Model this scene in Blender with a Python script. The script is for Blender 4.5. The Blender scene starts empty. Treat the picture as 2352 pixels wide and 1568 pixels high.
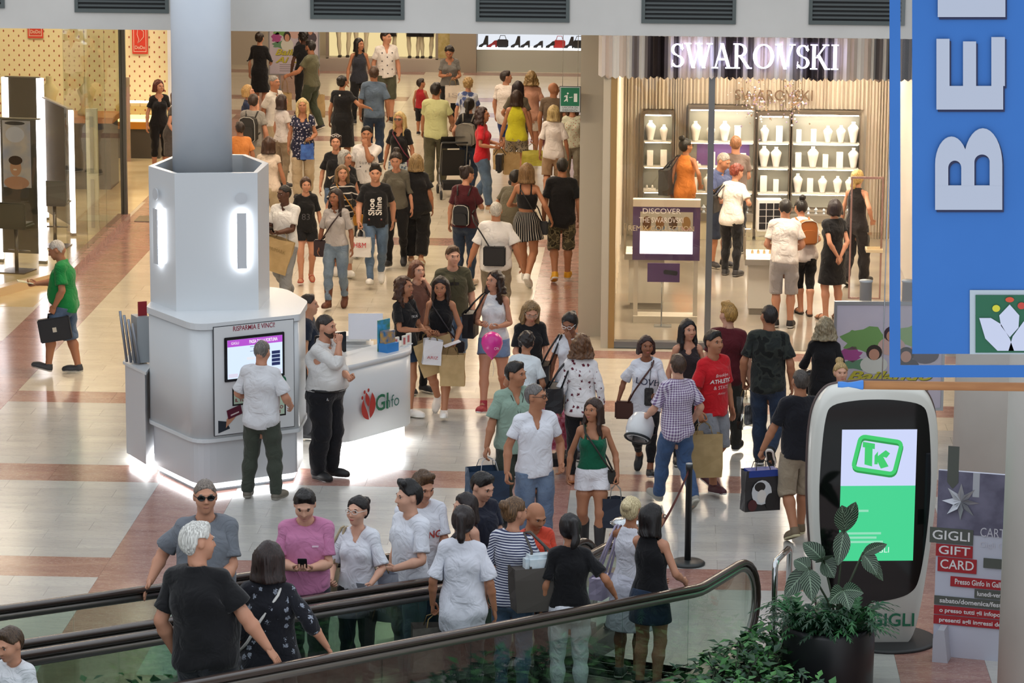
import bpy, bmesh, math, random, time
import numpy as np
from mathutils import Vector, Matrix
from mathutils.bvhtree import BVHTree
random.seed(7)
SC = bpy.context.scene
# ------------------------------------------------------------------ camera (long lens from the upper gallery)
CAM_H, CAM_F, CAM_P, CAM_Y, CAM_R = 8.5, 7400., math.radians(11.4), math.radians(2.7), math.radians(.4)
_fw = Vector((-math.sin(CAM_Y) * math.cos(CAM_P), math.cos(CAM_Y) * math.cos(CAM_P), -math.sin(CAM_P)))
_rt0 = Vector((math.cos(CAM_Y), math.sin(CAM_Y), 0)); _up0 = _rt0.cross(_fw)
_rt = _rt0 * math.cos(CAM_R) + _up0 * math.sin(CAM_R); _up = _up0 * math.cos(CAM_R) - _rt0 * math.sin(CAM_R)
cd = bpy.data.cameras.new('camera'); cd.sensor_width = 36.; cd.lens = CAM_F / 2352 * 36.; cd.clip_end = 300
co = bpy.data.objects.new('camera', cd); SC.collection.objects.link(co)
m3 = Matrix((_rt, _up, -_fw)).transposed(); co.matrix_world = Matrix.Translation((0, 0, CAM_H)) @ m3.to_4x4(); SC.camera = co
def G(px, py, z=0.):
    """point of the level z that the photograph shows at a pixel (2352 x 1568)"""
    v = _fw * CAM_F + _rt * (px - 1176) - _up * (py - 784); t = (z - CAM_H) / v.z
    return Vector((v.x * t, v.y * t, z))
def GY(px, py, Y):
    v = _fw * CAM_F + _rt * (px - 1176) - _up * (py - 784); t = Y / v.y
    return Vector((v.x * t, Y, CAM_H + v.z * t))
# ------------------------------------------------------------------ daylight through the glass roof of the atrium
W = bpy.data.worlds.new('daylight'); SC.world = W; W.use_nodes = True
bg = W.node_tree.nodes['Background']; bg.inputs[0].default_value = (.87, .93, 1., 1); bg.inputs[1].default_value = 1.15
SC.view_settings.view_transform = 'Standard'; SC.view_settings.look = 'None'; SC.view_settings.gamma = 1.; SC.view_settings.use_curve_mapping = False
SC.view_settings.exposure = 0.
SC.cycles.max_bounces = 7; SC.cycles.transparent_max_bounces = 16; SC.cycles.caustics_reflective = False; SC.cycles.caustics_refractive = False; SC.cycles.sample_clamp_indirect = 4.
LAMP_E = 30.
SHOP_E = 100.
# ------------------------------------------------------------------ helpers
def srgb(h):
    if isinstance(h, str):
        h = h.lstrip('#'); c = [int(h[i:i + 2], 16) / 255 for i in (0, 2, 4)]
    else: c = list(h)
    return tuple(v / 12.92 if v <= .04045 else ((v + .055) / 1.055) ** 2.4 for v in c) + (1.,)
MATS = {}
class NT:
    def __init__(s, m): s.t = m.node_tree; s.n = s.t.nodes; s.l = s.t.links
    def new(s, t, **kw):
        n = s.n.new('ShaderNode' + t)
        for k, v in kw.items():
            if k.startswith('i_'):
                q = k[2:]; q = int(q) if q.isdigit() else q.replace('_', ' ')
                n.inputs[q].default_value = v
            else: setattr(n, k, v)
        return n
    def link(s, a, b): s.l.new(a, b)
def base_mat(key, col=None, rough=.6, metal=0., **kw):
    m = bpy.data.materials.new(key if isinstance(key, str) else '_'.join(str(k) for k in key if not isinstance(k, (tuple, list)))[:50])
    m.use_nodes = True
    b = m.node_tree.nodes['Principled BSDF']
    if col is not None: b.inputs['Base Color'].default_value = srgb(col)
    b.inputs['Roughness'].default_value = rough; b.inputs['Metallic'].default_value = metal
    for k, v in kw.items(): b.inputs[k.replace('_', ' ')].default_value = v
    return m, NT(m), b
def mat(col, rough=.6, metal=0., **kw):
    key = ('plain', col, rough, metal, tuple(sorted(kw.items())))
    if key not in MATS: MATS[key] = base_mat('plain_' + str(col).strip('#'), col, rough, metal, **kw)[0]
    return MATS[key]
def noisy(col, col2, scale=8., rough=.5, bump=0., stretch=(1, 1, 1), name='noisy', metal=0., detail=4., coord='Object', lo=.35, hi=.65):
    key = (name, col, col2, scale, rough, bump, stretch, metal, coord, lo, hi)
    if key in MATS: return MATS[key]
    m, N, b = base_mat(name, None, rough, metal)
    tc = N.new('TexCoord'); mp = N.new('Mapping'); mp.inputs['Scale'].default_value = stretch
    N.link(tc.outputs[coord], mp.inputs[0]); nz = N.new('TexNoise', i_Scale=scale, i_Detail=detail); N.link(mp.outputs[0], nz.inputs['Vector'])
    r = N.new('ValToRGB'); r.color_ramp.elements[0].color = srgb(col); r.color_ramp.elements[1].color = srgb(col2)
    r.color_ramp.elements[0].position = lo; r.color_ramp.elements[1].position = hi
    N.link(nz.outputs['Fac'], r.inputs[0]); N.link(r.outputs[0], b.inputs['Base Color'])
    if bump:
        bp = N.new('Bump', i_Strength=bump, i_Distance=.01); N.link(nz.outputs['Fac'], bp.inputs['Height']); N.link(bp.outputs[0], b.inputs['Normal'])
    MATS[key] = m
    return m
def emis(col, strength, name='lit'):
    key = ('emis', col, strength)
    if key not in MATS:
        m, N, b = base_mat(name, '#000000', .5); b.inputs['Emission Color'].default_value = srgb(col); b.inputs['Emission Strength'].default_value = strength
        MATS[key] = m
    return MATS[key]
def glass(tint='#f4f7f5', rough=.0, key='glass', fac=.12, fr_=.9):
    k = (key, tint, rough, fac, fr_)
    if k in MATS: return MATS[k]
    m = bpy.data.materials.new(key); m.use_nodes = True; N = NT(m); N.n.clear()
    o = N.new('OutputMaterial'); tr = N.new('BsdfTransparent'); tr.inputs[0].default_value = srgb(tint)
    gl = N.new('BsdfGlossy', i_Roughness=rough); lw = N.new('LayerWeight', i_Blend=.5); pw = N.new('Math', operation='POWER'); pw.inputs[1].default_value = 5.
    mx = N.new('MixShader'); mu = N.new('Math', operation='MULTIPLY_ADD'); mu.inputs[1].default_value = fr_; mu.inputs[2].default_value = .03 + fac * .1
    N.link(lw.outputs['Facing'], pw.inputs[0]); N.link(pw.outputs[0], mu.inputs[0]); N.link(mu.outputs[0], mx.inputs[0]); N.link(tr.outputs[0], mx.inputs[1]); N.link(gl.outputs[0], mx.inputs[2]); N.link(mx.outputs[0], o.inputs[0])
    MATS[k] = m
    return m
def cloth(col, pattern='plain', col2='#ffffff', freq=60., extra=None):
    key = ('cloth', col, pattern, col2, freq, extra)
    if key in MATS: return MATS[key]
    m, N, b = base_mat('cloth_' + pattern, col, .85); b.inputs['Sheen Weight'].default_value = .15; b.inputs['Specular IOR Level'].default_value = .25
    at = N.new('Attribute', attribute_name='rest'); V = at.outputs['Vector']
    fine = N.new('TexNoise', i_Scale=26., i_Detail=3.); N.link(V, fine.inputs['Vector'])
    def mixc(fac, a, bb):
        q = N.new('MixRGB'); N.link(fac, q.inputs[0])
        for s, v in ((1, a), (2, bb)):
            if isinstance(v, tuple): q.inputs[s].default_value = v
            else: N.link(v, q.inputs[s])
        return q.outputs[0]
    def math_(op, a, bv=None):
        q = N.new('Math', operation=op)
        for s, v in ((0, a), (1, bv)):
            if v is None: continue
            if isinstance(v, (int, float)): q.inputs[s].default_value = v
            else: N.link(v, q.inputs[s])
        return q.outputs[0]
    c1, c2 = srgb(col), srgb(col2); out = None
    sep = N.new('SeparateXYZ'); N.link(V, sep.inputs[0])
    if pattern in ('stripe', 'vstripe'):
        s = math_('SINE', math_('MULTIPLY', sep.outputs['Z' if pattern == 'stripe' else 'X'], freq))
        if pattern == 'vstripe':
            an = math_('ARCTAN2', sep.outputs['X'], sep.outputs['Y']); s = math_('SINE', math_('MULTIPLY', an, freq))
        out = mixc(math_('GREATER_THAN', s, extra if extra is not None else .0), c1, c2)
    elif pattern == 'check':
        s1 = math_('GREATER_THAN', math_('SINE', math_('MULTIPLY', sep.outputs['Z'], freq)), 0.); s2 = math_('GREATER_THAN', math_('SINE', math_('MULTIPLY', math_('ARCTAN2', sep.outputs['X'], math_('ADD', math_('ABSOLUTE', sep.outputs['Y']), .02)), freq * .15)), 0.)
        f = math_('MULTIPLY', math_('ADD', s1, s2), .5); out = mixc(f, c1, c2)
    elif pattern in ('floral', 'dots'):
        vo = N.new('TexVoronoi', i_Scale=freq); vo.inputs['Randomness'].default_value = .8 if pattern == 'floral' else .3; N.link(V, vo.inputs['Vector'])
        d = vo.outputs['Distance']
        if pattern == 'floral':
            nz = N.new('TexNoise', i_Scale=90., i_Detail=2.); N.link(V, nz.inputs['Vector']); d = math_('ADD', d, math_('MULTIPLY', math_('SUBTRACT', nz.outputs['Fac'], .5), .6))
        f = math_('LESS_THAN', d, extra if extra is not None else .32)
        if pattern == 'floral':
            hs = N.new('MixRGB'); N.link(math_('GREATER_THAN', nz.outputs['Fac'], .5), hs.inputs[0]); hs.inputs[1].default_value = c2; hs.inputs[2].default_value = tuple(.6 * v for v in c2[:3]) + (1,)
            out = mixc(f, c1, hs.outputs[0])
        else: out = mixc(f, c1, c2)
    elif pattern == 'camo':
        nz = N.new('TexNoise', i_Scale=freq, i_Detail=1.); N.link(V, nz.inputs['Vector'])
        r = N.new('ValToRGB'); r.color_ramp.interpolation = 'CONSTANT'; e = r.color_ramp.elements
        e[0].color = c1; e[0].position = 0; e[1].color = c2; e[1].position = .48; q = e.new(.58); q.color = tuple(.4 * v for v in c1[:3]) + (1,)
        N.link(nz.outputs['Fac'], r.inputs[0]); out = r.outputs[0]
    elif pattern == 'denim':
        f = N.new('TexNoise', i_Scale=7., i_Detail=5.); N.link(V, f.inputs['Vector']); out = mixc(math_('MULTIPLY', f.outputs['Fac'], .9), c1, c2)
    else:
        out = mixc(math_('MULTIPLY', fine.outputs['Fac'], .5), c1, tuple(.88 * v for v in c1[:3]) + (1,))
    N.link(out, b.inputs['Base Color'])
    wr = N.new('TexNoise', i_Scale=6.5, i_Detail=2.5, i_Distortion=1.6); N.link(V, wr.inputs['Vector'])
    b2 = N.new('Bump', i_Strength=.75, i_Distance=.035); N.link(wr.outputs['Fac'], b2.inputs['Height'])
    bp = N.new('Bump', i_Strength=.25, i_Distance=.006); N.link(fine.outputs['Fac'], bp.inputs['Height']); N.link(b2.outputs[0], bp.inputs['Normal']); N.link(bp.outputs[0], b.inputs['Normal'])
    MATS[key] = m
    return m
def skinmat(col):
    key = ('skin', col)
    if key in MATS: return MATS[key]
    m, N, b = base_mat('skin', col, .5); b.inputs['Specular IOR Level'].default_value = .35
    at = N.new('Attribute', attribute_name='rest'); nz = N.new('TexNoise', i_Scale=14., i_Detail=3.); N.link(at.outputs['Vector'], nz.inputs['Vector'])
    q = N.new('MixRGB'); N.link(nz.outputs['Fac'], q.inputs[0]); c = srgb(col); q.inputs[1].default_value = c; q.inputs[2].default_value = (c[0] * .92, c[1] * .80, c[2] * .76, 1)
    N.link(q.outputs[0], b.inputs['Base Color'])
    MATS[key] = m
    return m
def hairmat(col, col2=None):
    key = ('hair', col, col2)
    if key in MATS: return MATS[key]
    m, N, b = base_mat('hair', col, .42); b.inputs['Specular IOR Level'].default_value = .4
    at = N.new('Attribute', attribute_name='rest'); mp = N.new('Mapping'); mp.inputs['Scale'].default_value = (140, 140, 9); N.link(at.outputs['Vector'], mp.inputs[0])
    nz = N.new('TexNoise', i_Scale=1., i_Detail=4.); N.link(mp.outputs[0], nz.inputs['Vector'])
    q = N.new('ValToRGB'); N.link(nz.outputs['Fac'], q.inputs[0]); c = srgb(col); c2 = srgb(col2) if col2 else tuple(min(1, v * 1.9 + .006) for v in c[:3]) + (1,)
    q.color_ramp.elements[0].color = tuple(v * .55 for v in c[:3]) + (1,); q.color_ramp.elements[1].color = c2; q.color_ramp.elements[0].position = .33; q.color_ramp.elements[1].position = .7
    N.link(q.outputs[0], b.inputs['Base Color'])
    bp = N.new('Bump', i_Strength=.5, i_Distance=.004); N.link(nz.outputs['Fac'], bp.inputs['Height']); N.link(bp.outputs[0], b.inputs['Normal'])
    MATS[key] = m
    return m

COL = bpy.context.scene.collection
def npmesh(name, V, loops, totals, mats, midx=None, smooth=True, rest=None):
    me = bpy.data.meshes.new(name)
    V = np.asarray(V, np.float32); loops = np.asarray(loops, np.int32); totals = np.asarray(totals, np.int32)
    me.vertices.add(len(V)); me.vertices.foreach_set('co', V.ravel())
    me.loops.add(len(loops)); me.loops.foreach_set('vertex_index', loops)
    me.polygons.add(len(totals)); st = np.zeros(len(totals), np.int32); st[1:] = np.cumsum(totals)[:-1]; me.polygons.foreach_set('loop_start', st)
    for m in mats: me.materials.append(m)
    if midx is not None: me.polygons.foreach_set('material_index', np.asarray(midx, np.int32))
    me.polygons.foreach_set('use_smooth', np.full(len(totals), smooth, bool))
    if rest is not None: me.attributes.new('rest', 'FLOAT_VECTOR', 'POINT').data.foreach_set('vector', np.asarray(rest, np.float32).ravel())
    me.update(calc_edges=True)
    return me
class MB:
    """collects shapes for ONE mesh object"""
    def __init__(s): s.v, s.f, s.m, s.ms, s.sm = [], [], [], [], []
    def mi(s, m):
        if m not in s.ms: s.ms.append(m)
        return s.ms.index(m)
    def add(s, V, F, m, smooth=False, M=None):
        o = len(s.v); i = s.mi(m)
        for p in V:
            p = Vector(p)
            s.v.append(M @ p if M is not None else p)
        for f in F: s.f.append([o + q for q in f]); s.m.append(i); s.sm.append(smooth)
        return s
    def box(s, lo, hi, m, M=None, bev=0.):
        x0, y0, z0 = lo; x1, y1, z1 = hi
        if bev > 0:
            bm = bmesh.new(); bmesh.ops.create_cube(bm, size=1)
            for v in bm.verts: v.co = ((lo[0] + hi[0]) / 2 + v.co.x * (hi[0] - lo[0]), (lo[1] + hi[1]) / 2 + v.co.y * (hi[1] - lo[1]), (lo[2] + hi[2]) / 2 + v.co.z * (hi[2] - lo[2]))
            bmesh.ops.bevel(bm, geom=bm.edges[:], offset=bev, segments=2, affect='EDGES')
            bm.verts.index_update(); s.add([v.co.copy() for v in bm.verts], [[v.index for v in f.verts] for f in bm.faces], m, False, M); bm.free(); return s
        V = [(x0, y0, z0), (x1, y0, z0), (x1, y1, z0), (x0, y1, z0), (x0, y0, z1), (x1, y0, z1), (x1, y1, z1), (x0, y1, z1)]
        return s.add(V, [(0, 3, 2, 1), (4, 5, 6, 7), (0, 1, 5, 4), (1, 2, 6, 5), (2, 3, 7, 6), (3, 0, 4, 7)], m, False, M)
    def prism(s, poly, z0, z1, m, M=None, smooth=False):
        n = len(poly); V = [(p[0], p[1], z0) for p in poly] + [(p[0], p[1], z1) for p in poly]
        s.add(V, [tuple(range(n))[::-1], tuple(range(n, 2 * n))], m, False, M); o = len(s.v) - 2 * n
        i = s.mi(m)
        for k in range(n): s.f.append([o + k, o + (k + 1) % n, o + n + (k + 1) % n, o + n + k]); s.m.append(i); s.sm.append(smooth)
        return s
    def lathe(s, prof, m, n=20, M=None, smooth=True):
        V, F = [], []
        for r, z in prof:
            for k in range(n): V.append((r * math.cos(2 * math.pi * k / n), r * math.sin(2 * math.pi * k / n), z))
        for a in range(len(prof) - 1):
            for k in range(n): F.append((a * n + k, a * n + (k + 1) % n, (a + 1) * n + (k + 1) % n, (a + 1) * n + k))
        if prof[0][0] > 1e-4: F.append(tuple(range(n))[::-1])
        if prof[-1][0] > 1e-4: F.append(tuple(range((len(prof) - 1) * n, len(prof) * n)))
        return s.add(V, F, m, smooth, M)
    def tube(s, pts, r, m, n=8, M=None, closed=False, flat=None):
        pts = [Vector(p) for p in pts]; V, F = [], []; N = len(pts); pv = None
        for k, p in enumerate(pts):
            d = (pts[(k + 1) % N] - pts[k - 1]) if closed else (pts[min(k + 1, N - 1)] - pts[max(k - 1, 0)])
            d = d.normalized() if d.length > 1e-9 else Vector((0, 0, 1))
            if pv is None: pv = d.orthogonal().normalized() if flat is None else Vector(flat[0])
            a = (pv - d * pv.dot(d)); a = a.normalized() if a.length > 1e-6 else d.orthogonal().normalized(); pv = a; b = d.cross(a)
            rr = r[k] if isinstance(r, (list, tuple)) else r; rb = rr if flat is None else flat[1]
            for j in range(n):
                t = 2 * math.pi * j / n; V.append(p + a * math.cos(t) * rr + b * math.sin(t) * rb)
        for k in range(N if closed else N - 1):
            for j in range(n): F.append((k * n + j, k * n + (j + 1) % n, ((k + 1) % N) * n + (j + 1) % n, ((k + 1) % N) * n + j))
        if not closed: F.append(tuple(range(n))[::-1]); F.append(tuple(range((N - 1) * n, N * n)))
        return s.add(V, F, m, True, M)
    def build(s, name, parent=None, loc=None, rz=0., **tags):
        me = bpy.data.meshes.new(name); me.from_pydata([tuple(v) for v in s.v], [], s.f)
        for m in s.ms: me.materials.append(m)
        me.polygons.foreach_set('material_index', np.array(s.m, np.int32)); me.polygons.foreach_set('use_smooth', np.array(s.sm, bool)); me.update()
        o = bpy.data.objects.new(name, me); COL.objects.link(o)
        if parent is not None: o.parent = parent
        if loc is not None: o.location = loc
        o.rotation_euler.z = rz
        tag(o, **tags)
        return o
def tag(o, label=None, cat=None, group=None, kind=None):
    for k, v in (('label', label), ('category', cat), ('group', group), ('kind', kind)):
        if v: o[k] = v
    return o
def empty(name, loc=(0, 0, 0), rz=0., parent=None, **tags):
    o = bpy.data.objects.new(name, None); COL.objects.link(o); o.location = loc; o.rotation_euler.z = rz; o.empty_display_size = .1
    if parent is not None: o.parent = parent
    return tag(o, **tags)
def T3(loc=(0, 0, 0), rz=0., rx=0., ry=0., sc=1.):
    return Matrix.Translation(loc) @ Matrix.Rotation(rz, 4, 'Z') @ Matrix.Rotation(ry, 4, 'Y') @ Matrix.Rotation(rx, 4, 'X') @ Matrix.Scale(sc, 4)
def copy_tree(o, parent=None):
    c = o.copy(); COL.objects.link(c); c.parent = parent
    for ch in o.children: copy_tree(ch, c)
    return c
def text_geo(s, size=1., align='CENTER', shear=0., bold=0., ext=0., space=1.):
    cu = bpy.data.curves.new('t', 'FONT'); cu.body = s; cu.size = size; cu.align_x = align; cu.align_y = 'CENTER'; cu.shear = shear; cu.offset = bold; cu.extrude = ext; cu.resolution_u = 3; cu.space_character = space
    ob = bpy.data.objects.new('t', cu); COL.objects.link(ob); dg = bpy.context.evaluated_depsgraph_get()
    me = bpy.data.meshes.new_from_object(ob.evaluated_get(dg))
    V = [v.co.copy() for v in me.vertices]; F = [tuple(p.vertices) for p in me.polygons]
    bpy.data.objects.remove(ob); bpy.data.curves.remove(cu); bpy.data.meshes.remove(me)
    return V, F
WALLT = Matrix.Rotation(math.pi / 2, 4, 'X')     # text plane XY -> XZ, facing -Y
def wall_text(mb, s, m, x, y, z, size, rz=0., width=None, **kw):
    V, F = text_geo(s, size, **kw)
    if width:
        w = max(v.x for v in V) - min(v.x for v in V); k = width / w
        V = [Vector((v.x * k, v.y, v.z)) for v in V]
    mb.add(V, F, m, False, Matrix.Translation((x, y, z)) @ Matrix.Rotation(rz, 4, 'Z') @ WALLT)
# ------------------------------------------------------------------ floor: white marble slabs and red marble bands
def marble(key, c1, c2, vein, rough=.16, scale=1.1, vs=.5):
    m, N, b = base_mat(key, None, rough); b.inputs['Specular IOR Level'].default_value = .6
    ge = N.new('NewGeometry'); oi = N.new('ObjectInfo')
    mp = N.new('Mapping'); mp.inputs['Scale'].default_value = (.55, 1.9, 1); N.link(ge.outputs['Position'], mp.inputs[0])
    at = N.new('Attribute', attribute_name='slab'); 
    ad = N.new('VectorMath', operation='ADD'); N.link(mp.outputs[0], ad.inputs[0]); N.link(at.outputs['Vector'], ad.inputs[1])
    n1 = N.new('TexNoise', i_Scale=scale, i_Detail=6., i_Distortion=1.2); N.link(ad.outputs[0], n1.inputs['Vector'])
    n2 = N.new('TexNoise', i_Scale=scale * 4, i_Detail=5., i_Distortion=2.5); N.link(ad.outputs[0], n2.inputs['Vector'])
    r = N.new('ValToRGB'); r.color_ramp.elements[0].color = srgb(c1); r.color_ramp.elements[1].color = srgb(c2); r.color_ramp.elements[0].position = .3; r.color_ramp.elements[1].position = .7
    N.link(n1.outputs['Fac'], r.inputs[0])
    r2 = N.new('ValToRGB'); e = r2.color_ramp.elements; e[0].position = .47; e[0].color = (0, 0, 0, 1); e[1].position = .5; e[1].color = (vs, vs, vs, 1); q = e.new(.53); q.color = (0, 0, 0, 1); N.link(n2.outputs['Fac'], r2.inputs[0])
    mx = N.new('MixRGB'); N.link(r2.outputs[0], mx.inputs[0]); N.link(r.outputs[0], mx.inputs[1]); mx.inputs[2].default_value = srgb(vein)
    hsv = N.new('HueSaturation'); N.link(mx.outputs[0], hsv.inputs['Color'])
    sp = N.new('SeparateXYZ'); N.link(at.outputs['Vector'], sp.inputs[0])
    mr = N.new('MapRange'); mr.inputs[1].default_value = 0; mr.inputs[2].default_value = 10; mr.inputs[3].default_value = .93; mr.inputs[4].default_value = 1.04; N.link(sp.outputs[0], mr.inputs[0]); N.link(mr.outputs[0], hsv.inputs['Value'])
    N.link(hsv.outputs[0], b.inputs['Base Color'])
    return m
M_WHITE = marble('white_marble', '#b0afab', '#c0beb8', '#9c9d9e', .19)
M_CREAM = marble('cream_marble', '#c4bba9', '#d2c8b6', '#b2a898', .19)
M_RED = marble('red_marble', '#8d625a', '#a57d70', '#cdb6ac', .19, 2.2, .5)
floor = MB().box((-16, 14, -.10), (12, 80, -.006), mat('#a19b92', .5)).build('floor', kind='structure')
BX = [(-8.74, -7.92), (-5.45, -4.57), (-1.83, -.96), (2.15, 2.95), (5.6, 6.4)]      # bands running down the mall
BY = [(y, y + w) for y, w in ((18.55, .75), (22.42, .75), (26.28, .75), (30.15, .73), (34.0, .77), (37.93, .62), (41.1, .5), (45.75, .7), (49.6, .7), (53.5, .7), (57.4, .7), (61.3, .7), (65.1, .7), (67.6, .7), (72.4, .6))]
def slab_mesh(x0, x1, y0, y1, m, name='slab', seed=0.):
    mb = MB(); g = .0011
    mb.box((x0 + g, y0 + g, -.02), (x1 - g, y1 - g, 0), m); o = mb.build(name, floor)
    a = o.data.attributes.new('slab', 'FLOAT_VECTOR', 'POINT'); v = [random.uniform(0, 10), random.uniform(0, 9), 0] * len(o.data.vertices); a.data.foreach_set('vector', v)
    return o
class Many:
    def __init__(s): s.v, s.sl = [], []
    def add(s, x0, x1, y0, y1):
        g = .0011; sd = (random.uniform(0, 10), random.uniform(0, 9), 0)
        for z in (-.02, 0):
            for x, y in ((x0 + g, y0 + g), (x1 - g, y0 + g), (x1 - g, y1 - g), (x0 + g, y1 - g)): s.v.append((x, y, z)); s.sl.append(sd)
    def build(s, name, m):
        n = len(s.v) // 8; q = np.array([(4, 5, 6, 7), (0, 1, 5, 4), (1, 2, 6, 5), (2, 3, 7, 6), (3, 0, 4, 7)])
        L = (q[None] + 8 * np.arange(n)[:, None, None]).reshape(-1)
        me = npmesh(name, s.v, L, np.full(n * 5, 4), [m], smooth=False); me.attributes.new('slab', 'FLOAT_VECTOR', 'POINT').data.foreach_set('vector', np.array(s.sl, np.float32).ravel())
        o = bpy.data.objects.new(name, me); COL.objects.link(o); o.parent = floor; o['kind'] = 'stuff'; return o
far_w, far_c = Many(), Many(); nsingle = 0
for i, (a, b) in enumerate(BX):
    y0 = 14.
    for ya, yb in BY + [(80, 80)]:
        if i == 1 and ya > 38.6: break
        # each band is laid in lengths of about a metre
        n = max(1, round((ya - y0) / 1.9)) if ya > y0 else 0
        for k in range(n): slab_mesh(a, b, y0 + (ya - y0) * k / n, y0 + (ya - y0) * (k + 1) / n, M_RED, 'red_marble_slab')
        y0 = ya
XS = [-16.] + [v for p in BX for v in p] + [12.]
for ya, yb in BY:
    for k in range(0, len(XS) - 1, 2):
        x0, x1 = XS[k], XS[k + 1]
        if 40 < ya < 60 and ya != 49.6 and x1 < -.5 and not (k == 0): 
            (far_c).add(x0, x1, ya, yb); continue
        if k in (0, len(XS) - 2) : slab_mesh(x0, x1, ya, yb, M_RED, 'red_marble_slab'); continue
        for j in range(2): slab_mesh(x0 + (x1 - x0) * j / 2, x0 + (x1 - x0) * (j + 1) / 2, ya, yb, M_RED, 'red_marble_slab')
far_c.add(-5.45, -4.57, 37.93, 80)
TX, TY = .86, .335
YS = [14.] + [v for p in BY for v in p] + [80.]
for k in range(0, len(XS) - 1, 2):
    for j in range(0, len(YS) - 1, 2):
        x0, x1, y0, y1 = XS[k], XS[k + 1], YS[j], YS[j + 1]
        if y1 - y0 < .05: continue
        if y0 > 53 or k in (0, len(XS) - 2) and y0 > 40:
            (far_c if y0 > 37 else far_w).add(x0, x1, y0, y1); continue
        ny = max(1, round((y1 - y0) / TY)); dy = (y1 - y0) / ny
        for r in range(ny):
            nx = max(1, round((x1 - x0) / TX)); dx = (x1 - x0) / nx; off = (r % 2) * .5 * dx; xs = [x0] + [x0 + off + dx * q for q in range(0 if off else 1, nx + 1) if x0 + off + dx * q < x1 - .02] + [x1]
            for q in range(len(xs) - 1):
                ya = y0 + r * dy; cx = (xs[q] + xs[q + 1]) / 2
                near = 27.5 < ya < 38.2 and -7.9 < cx < 2.2 and nsingle < 290 and (cx < -4.6 or cx > -4.6 and ya > 28.5)
                if near: slab_mesh(xs[q], xs[q + 1], ya, ya + dy, M_WHITE, 'marble_slab'); nsingle += 1
                else: (far_c if ya > 37 else far_w).add(xs[q], xs[q + 1], ya, ya + dy)
far_w.build('marble_slabs', M_WHITE); far_c.build('marble_slabs', M_CREAM)

# ------------------------------------------------------------------ upper gallery edge (white beam with louvre grilles), ceiling and lamps
M_PAINT = noisy('#d9d6d0', '#cfccc6', 1.2, .55, name='white_paint')
M_BLUEW = noisy('#dde4ec', '#d5dde7', 1.5, .5, name='blue_white_paint')
MB().box((-16, 36.0, 4.74), (12, 36.5, 6.6), M_PAINT).build('trim_1', kind='structure')
MB().box((-16, 36.5, 4.95), (12, 80, 5.3), mat('#cfc9be', .8)).build('ceiling', kind='structure')
def louvre(x0, x1, z0, z1):
    t = empty('air_grille', ((x0 + x1) / 2, 36.0, z0), label='dark louvred air grille set in the white gallery edge', cat='air grille', group='louvred grilles along the gallery edge')
    w = (x1 - x0) / 2; h = z1 - z0; fr = mat('#5d6462', .5, .3); dk = mat('#17191a', .7)
    f = MB(); f.box((-w, -.02, 0), (w, .0, .045), fr); f.box((-w, -.02, h - .045), (w, 0, h), fr); f.box((-w, -.02, .045), (-w + .04, 0, h - .045), fr); f.box((w - .04, -.02, .045), (w, 0, h - .045), fr); f.box((-w + .03, -.003, .03), (w - .03, -.001, h - .03), dk)
    f.build('frame', t)
    n = int((h - .1) / .048)
    for k in range(n): MB().box((-w + .04, -.018, 0), (w - .04, -.013, .026), mat('#4a4f4e', .5, .2), T3((0, 0, .06 + k * .048), rx=-.5)).build('slat', t)
for x0, x1, yb in ((172, 388, 28), (713, 929, 43), (1093, 1308, 49), (1473, 1690, 53), (1857, 2078, 56), (-205, 11, 16)):
    a = GY(x0, yb, 36.0); b = GY(x1, yb, 36.0); louvre(a.x, b.x, a.z, a.z + .62)
def ceiling_lamp(x, y, z, sx, sy, e, col='#ffead0'):
    t = empty('ceiling_lamp', (x, y, z), label='recessed rectangular ceiling light of the shopping street', cat='ceiling light', group='recessed ceiling lights')
    MB().box((-sx, -sy, -.03), (sx, sy, 0), mat('#e8e6e2', .5)).build('housing', t)
    MB().box((-sx + .04, -sy + .04, -.036), (sx - .04, sy - .04, -.031), emis(col, e)).build('diffuser', t)
for y in (39.5, 44, 48.5, 53, 57.5, 62, 66.5, 71):
    for x in (-6.6, -3.2): ceiling_lamp(x, y, 4.95, .9, .35, LAMP_E)
for y in (39.3,): ceiling_lamp(.8, y, 4.95, .9, .35, LAMP_E)
# white round column standing in the information island
cc = Vector((-5.11, 35.2, 0))
MB().lathe([(.33, 3.11), (.33, 6.6)], M_BLUEW, 48, T3(cc)).build('column_1', kind='structure')
MB().lathe([(.42, 0), (.42, 6.6)], M_PAINT, 40, T3((3.3, 31.0, 0))).build('column_2', kind='structure')
MB().lathe([(.62, 0), (.62, 6.6)], M_PAINT, 48, T3((3.52, 26.4, 0))).build('column_3', kind='structure')
# ------------------------------------------------------------------ far end of the street
FY = 73.6
farw = MB().box((-16, FY + .3, -.02), (12, FY + .6, 4.95), mat('#b9b0a2', .7)).build('wall_back', kind='structure')
MB().box((-16.3, 14, -.02), (-16, 80, 6.6), mat('#b9b0a2', .8)).build('wall_left', kind='structure')
MB().box((12, 14, -.02), (12.3, 80, 6.6), mat('#b9b0a2', .8)).build('wall_right', kind='structure')
# corridor right side: flank of the jewellery shop, seen as a pale pilaster
M_PIL = mat('#b6b0a0', .45)
pil = MB().box((-1.12, 42.55, 0), (-.78, 42.9, 4.95), M_PIL); pil.box((-.80, 41.77, 0), (-.70, 51.2, 4.95), M_PIL); pil.box((-1.12, 42.9, 0), (-.80, 51.2, 4.95), M_PIL)
pil.build('wall_shop_flank', kind='structure')
MB().box((-1.12, 51.2, 0), (12, 51.5, 4.95), mat('#b8b0a0', .7)).build('wall_shop_end', kind='structure')
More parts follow.
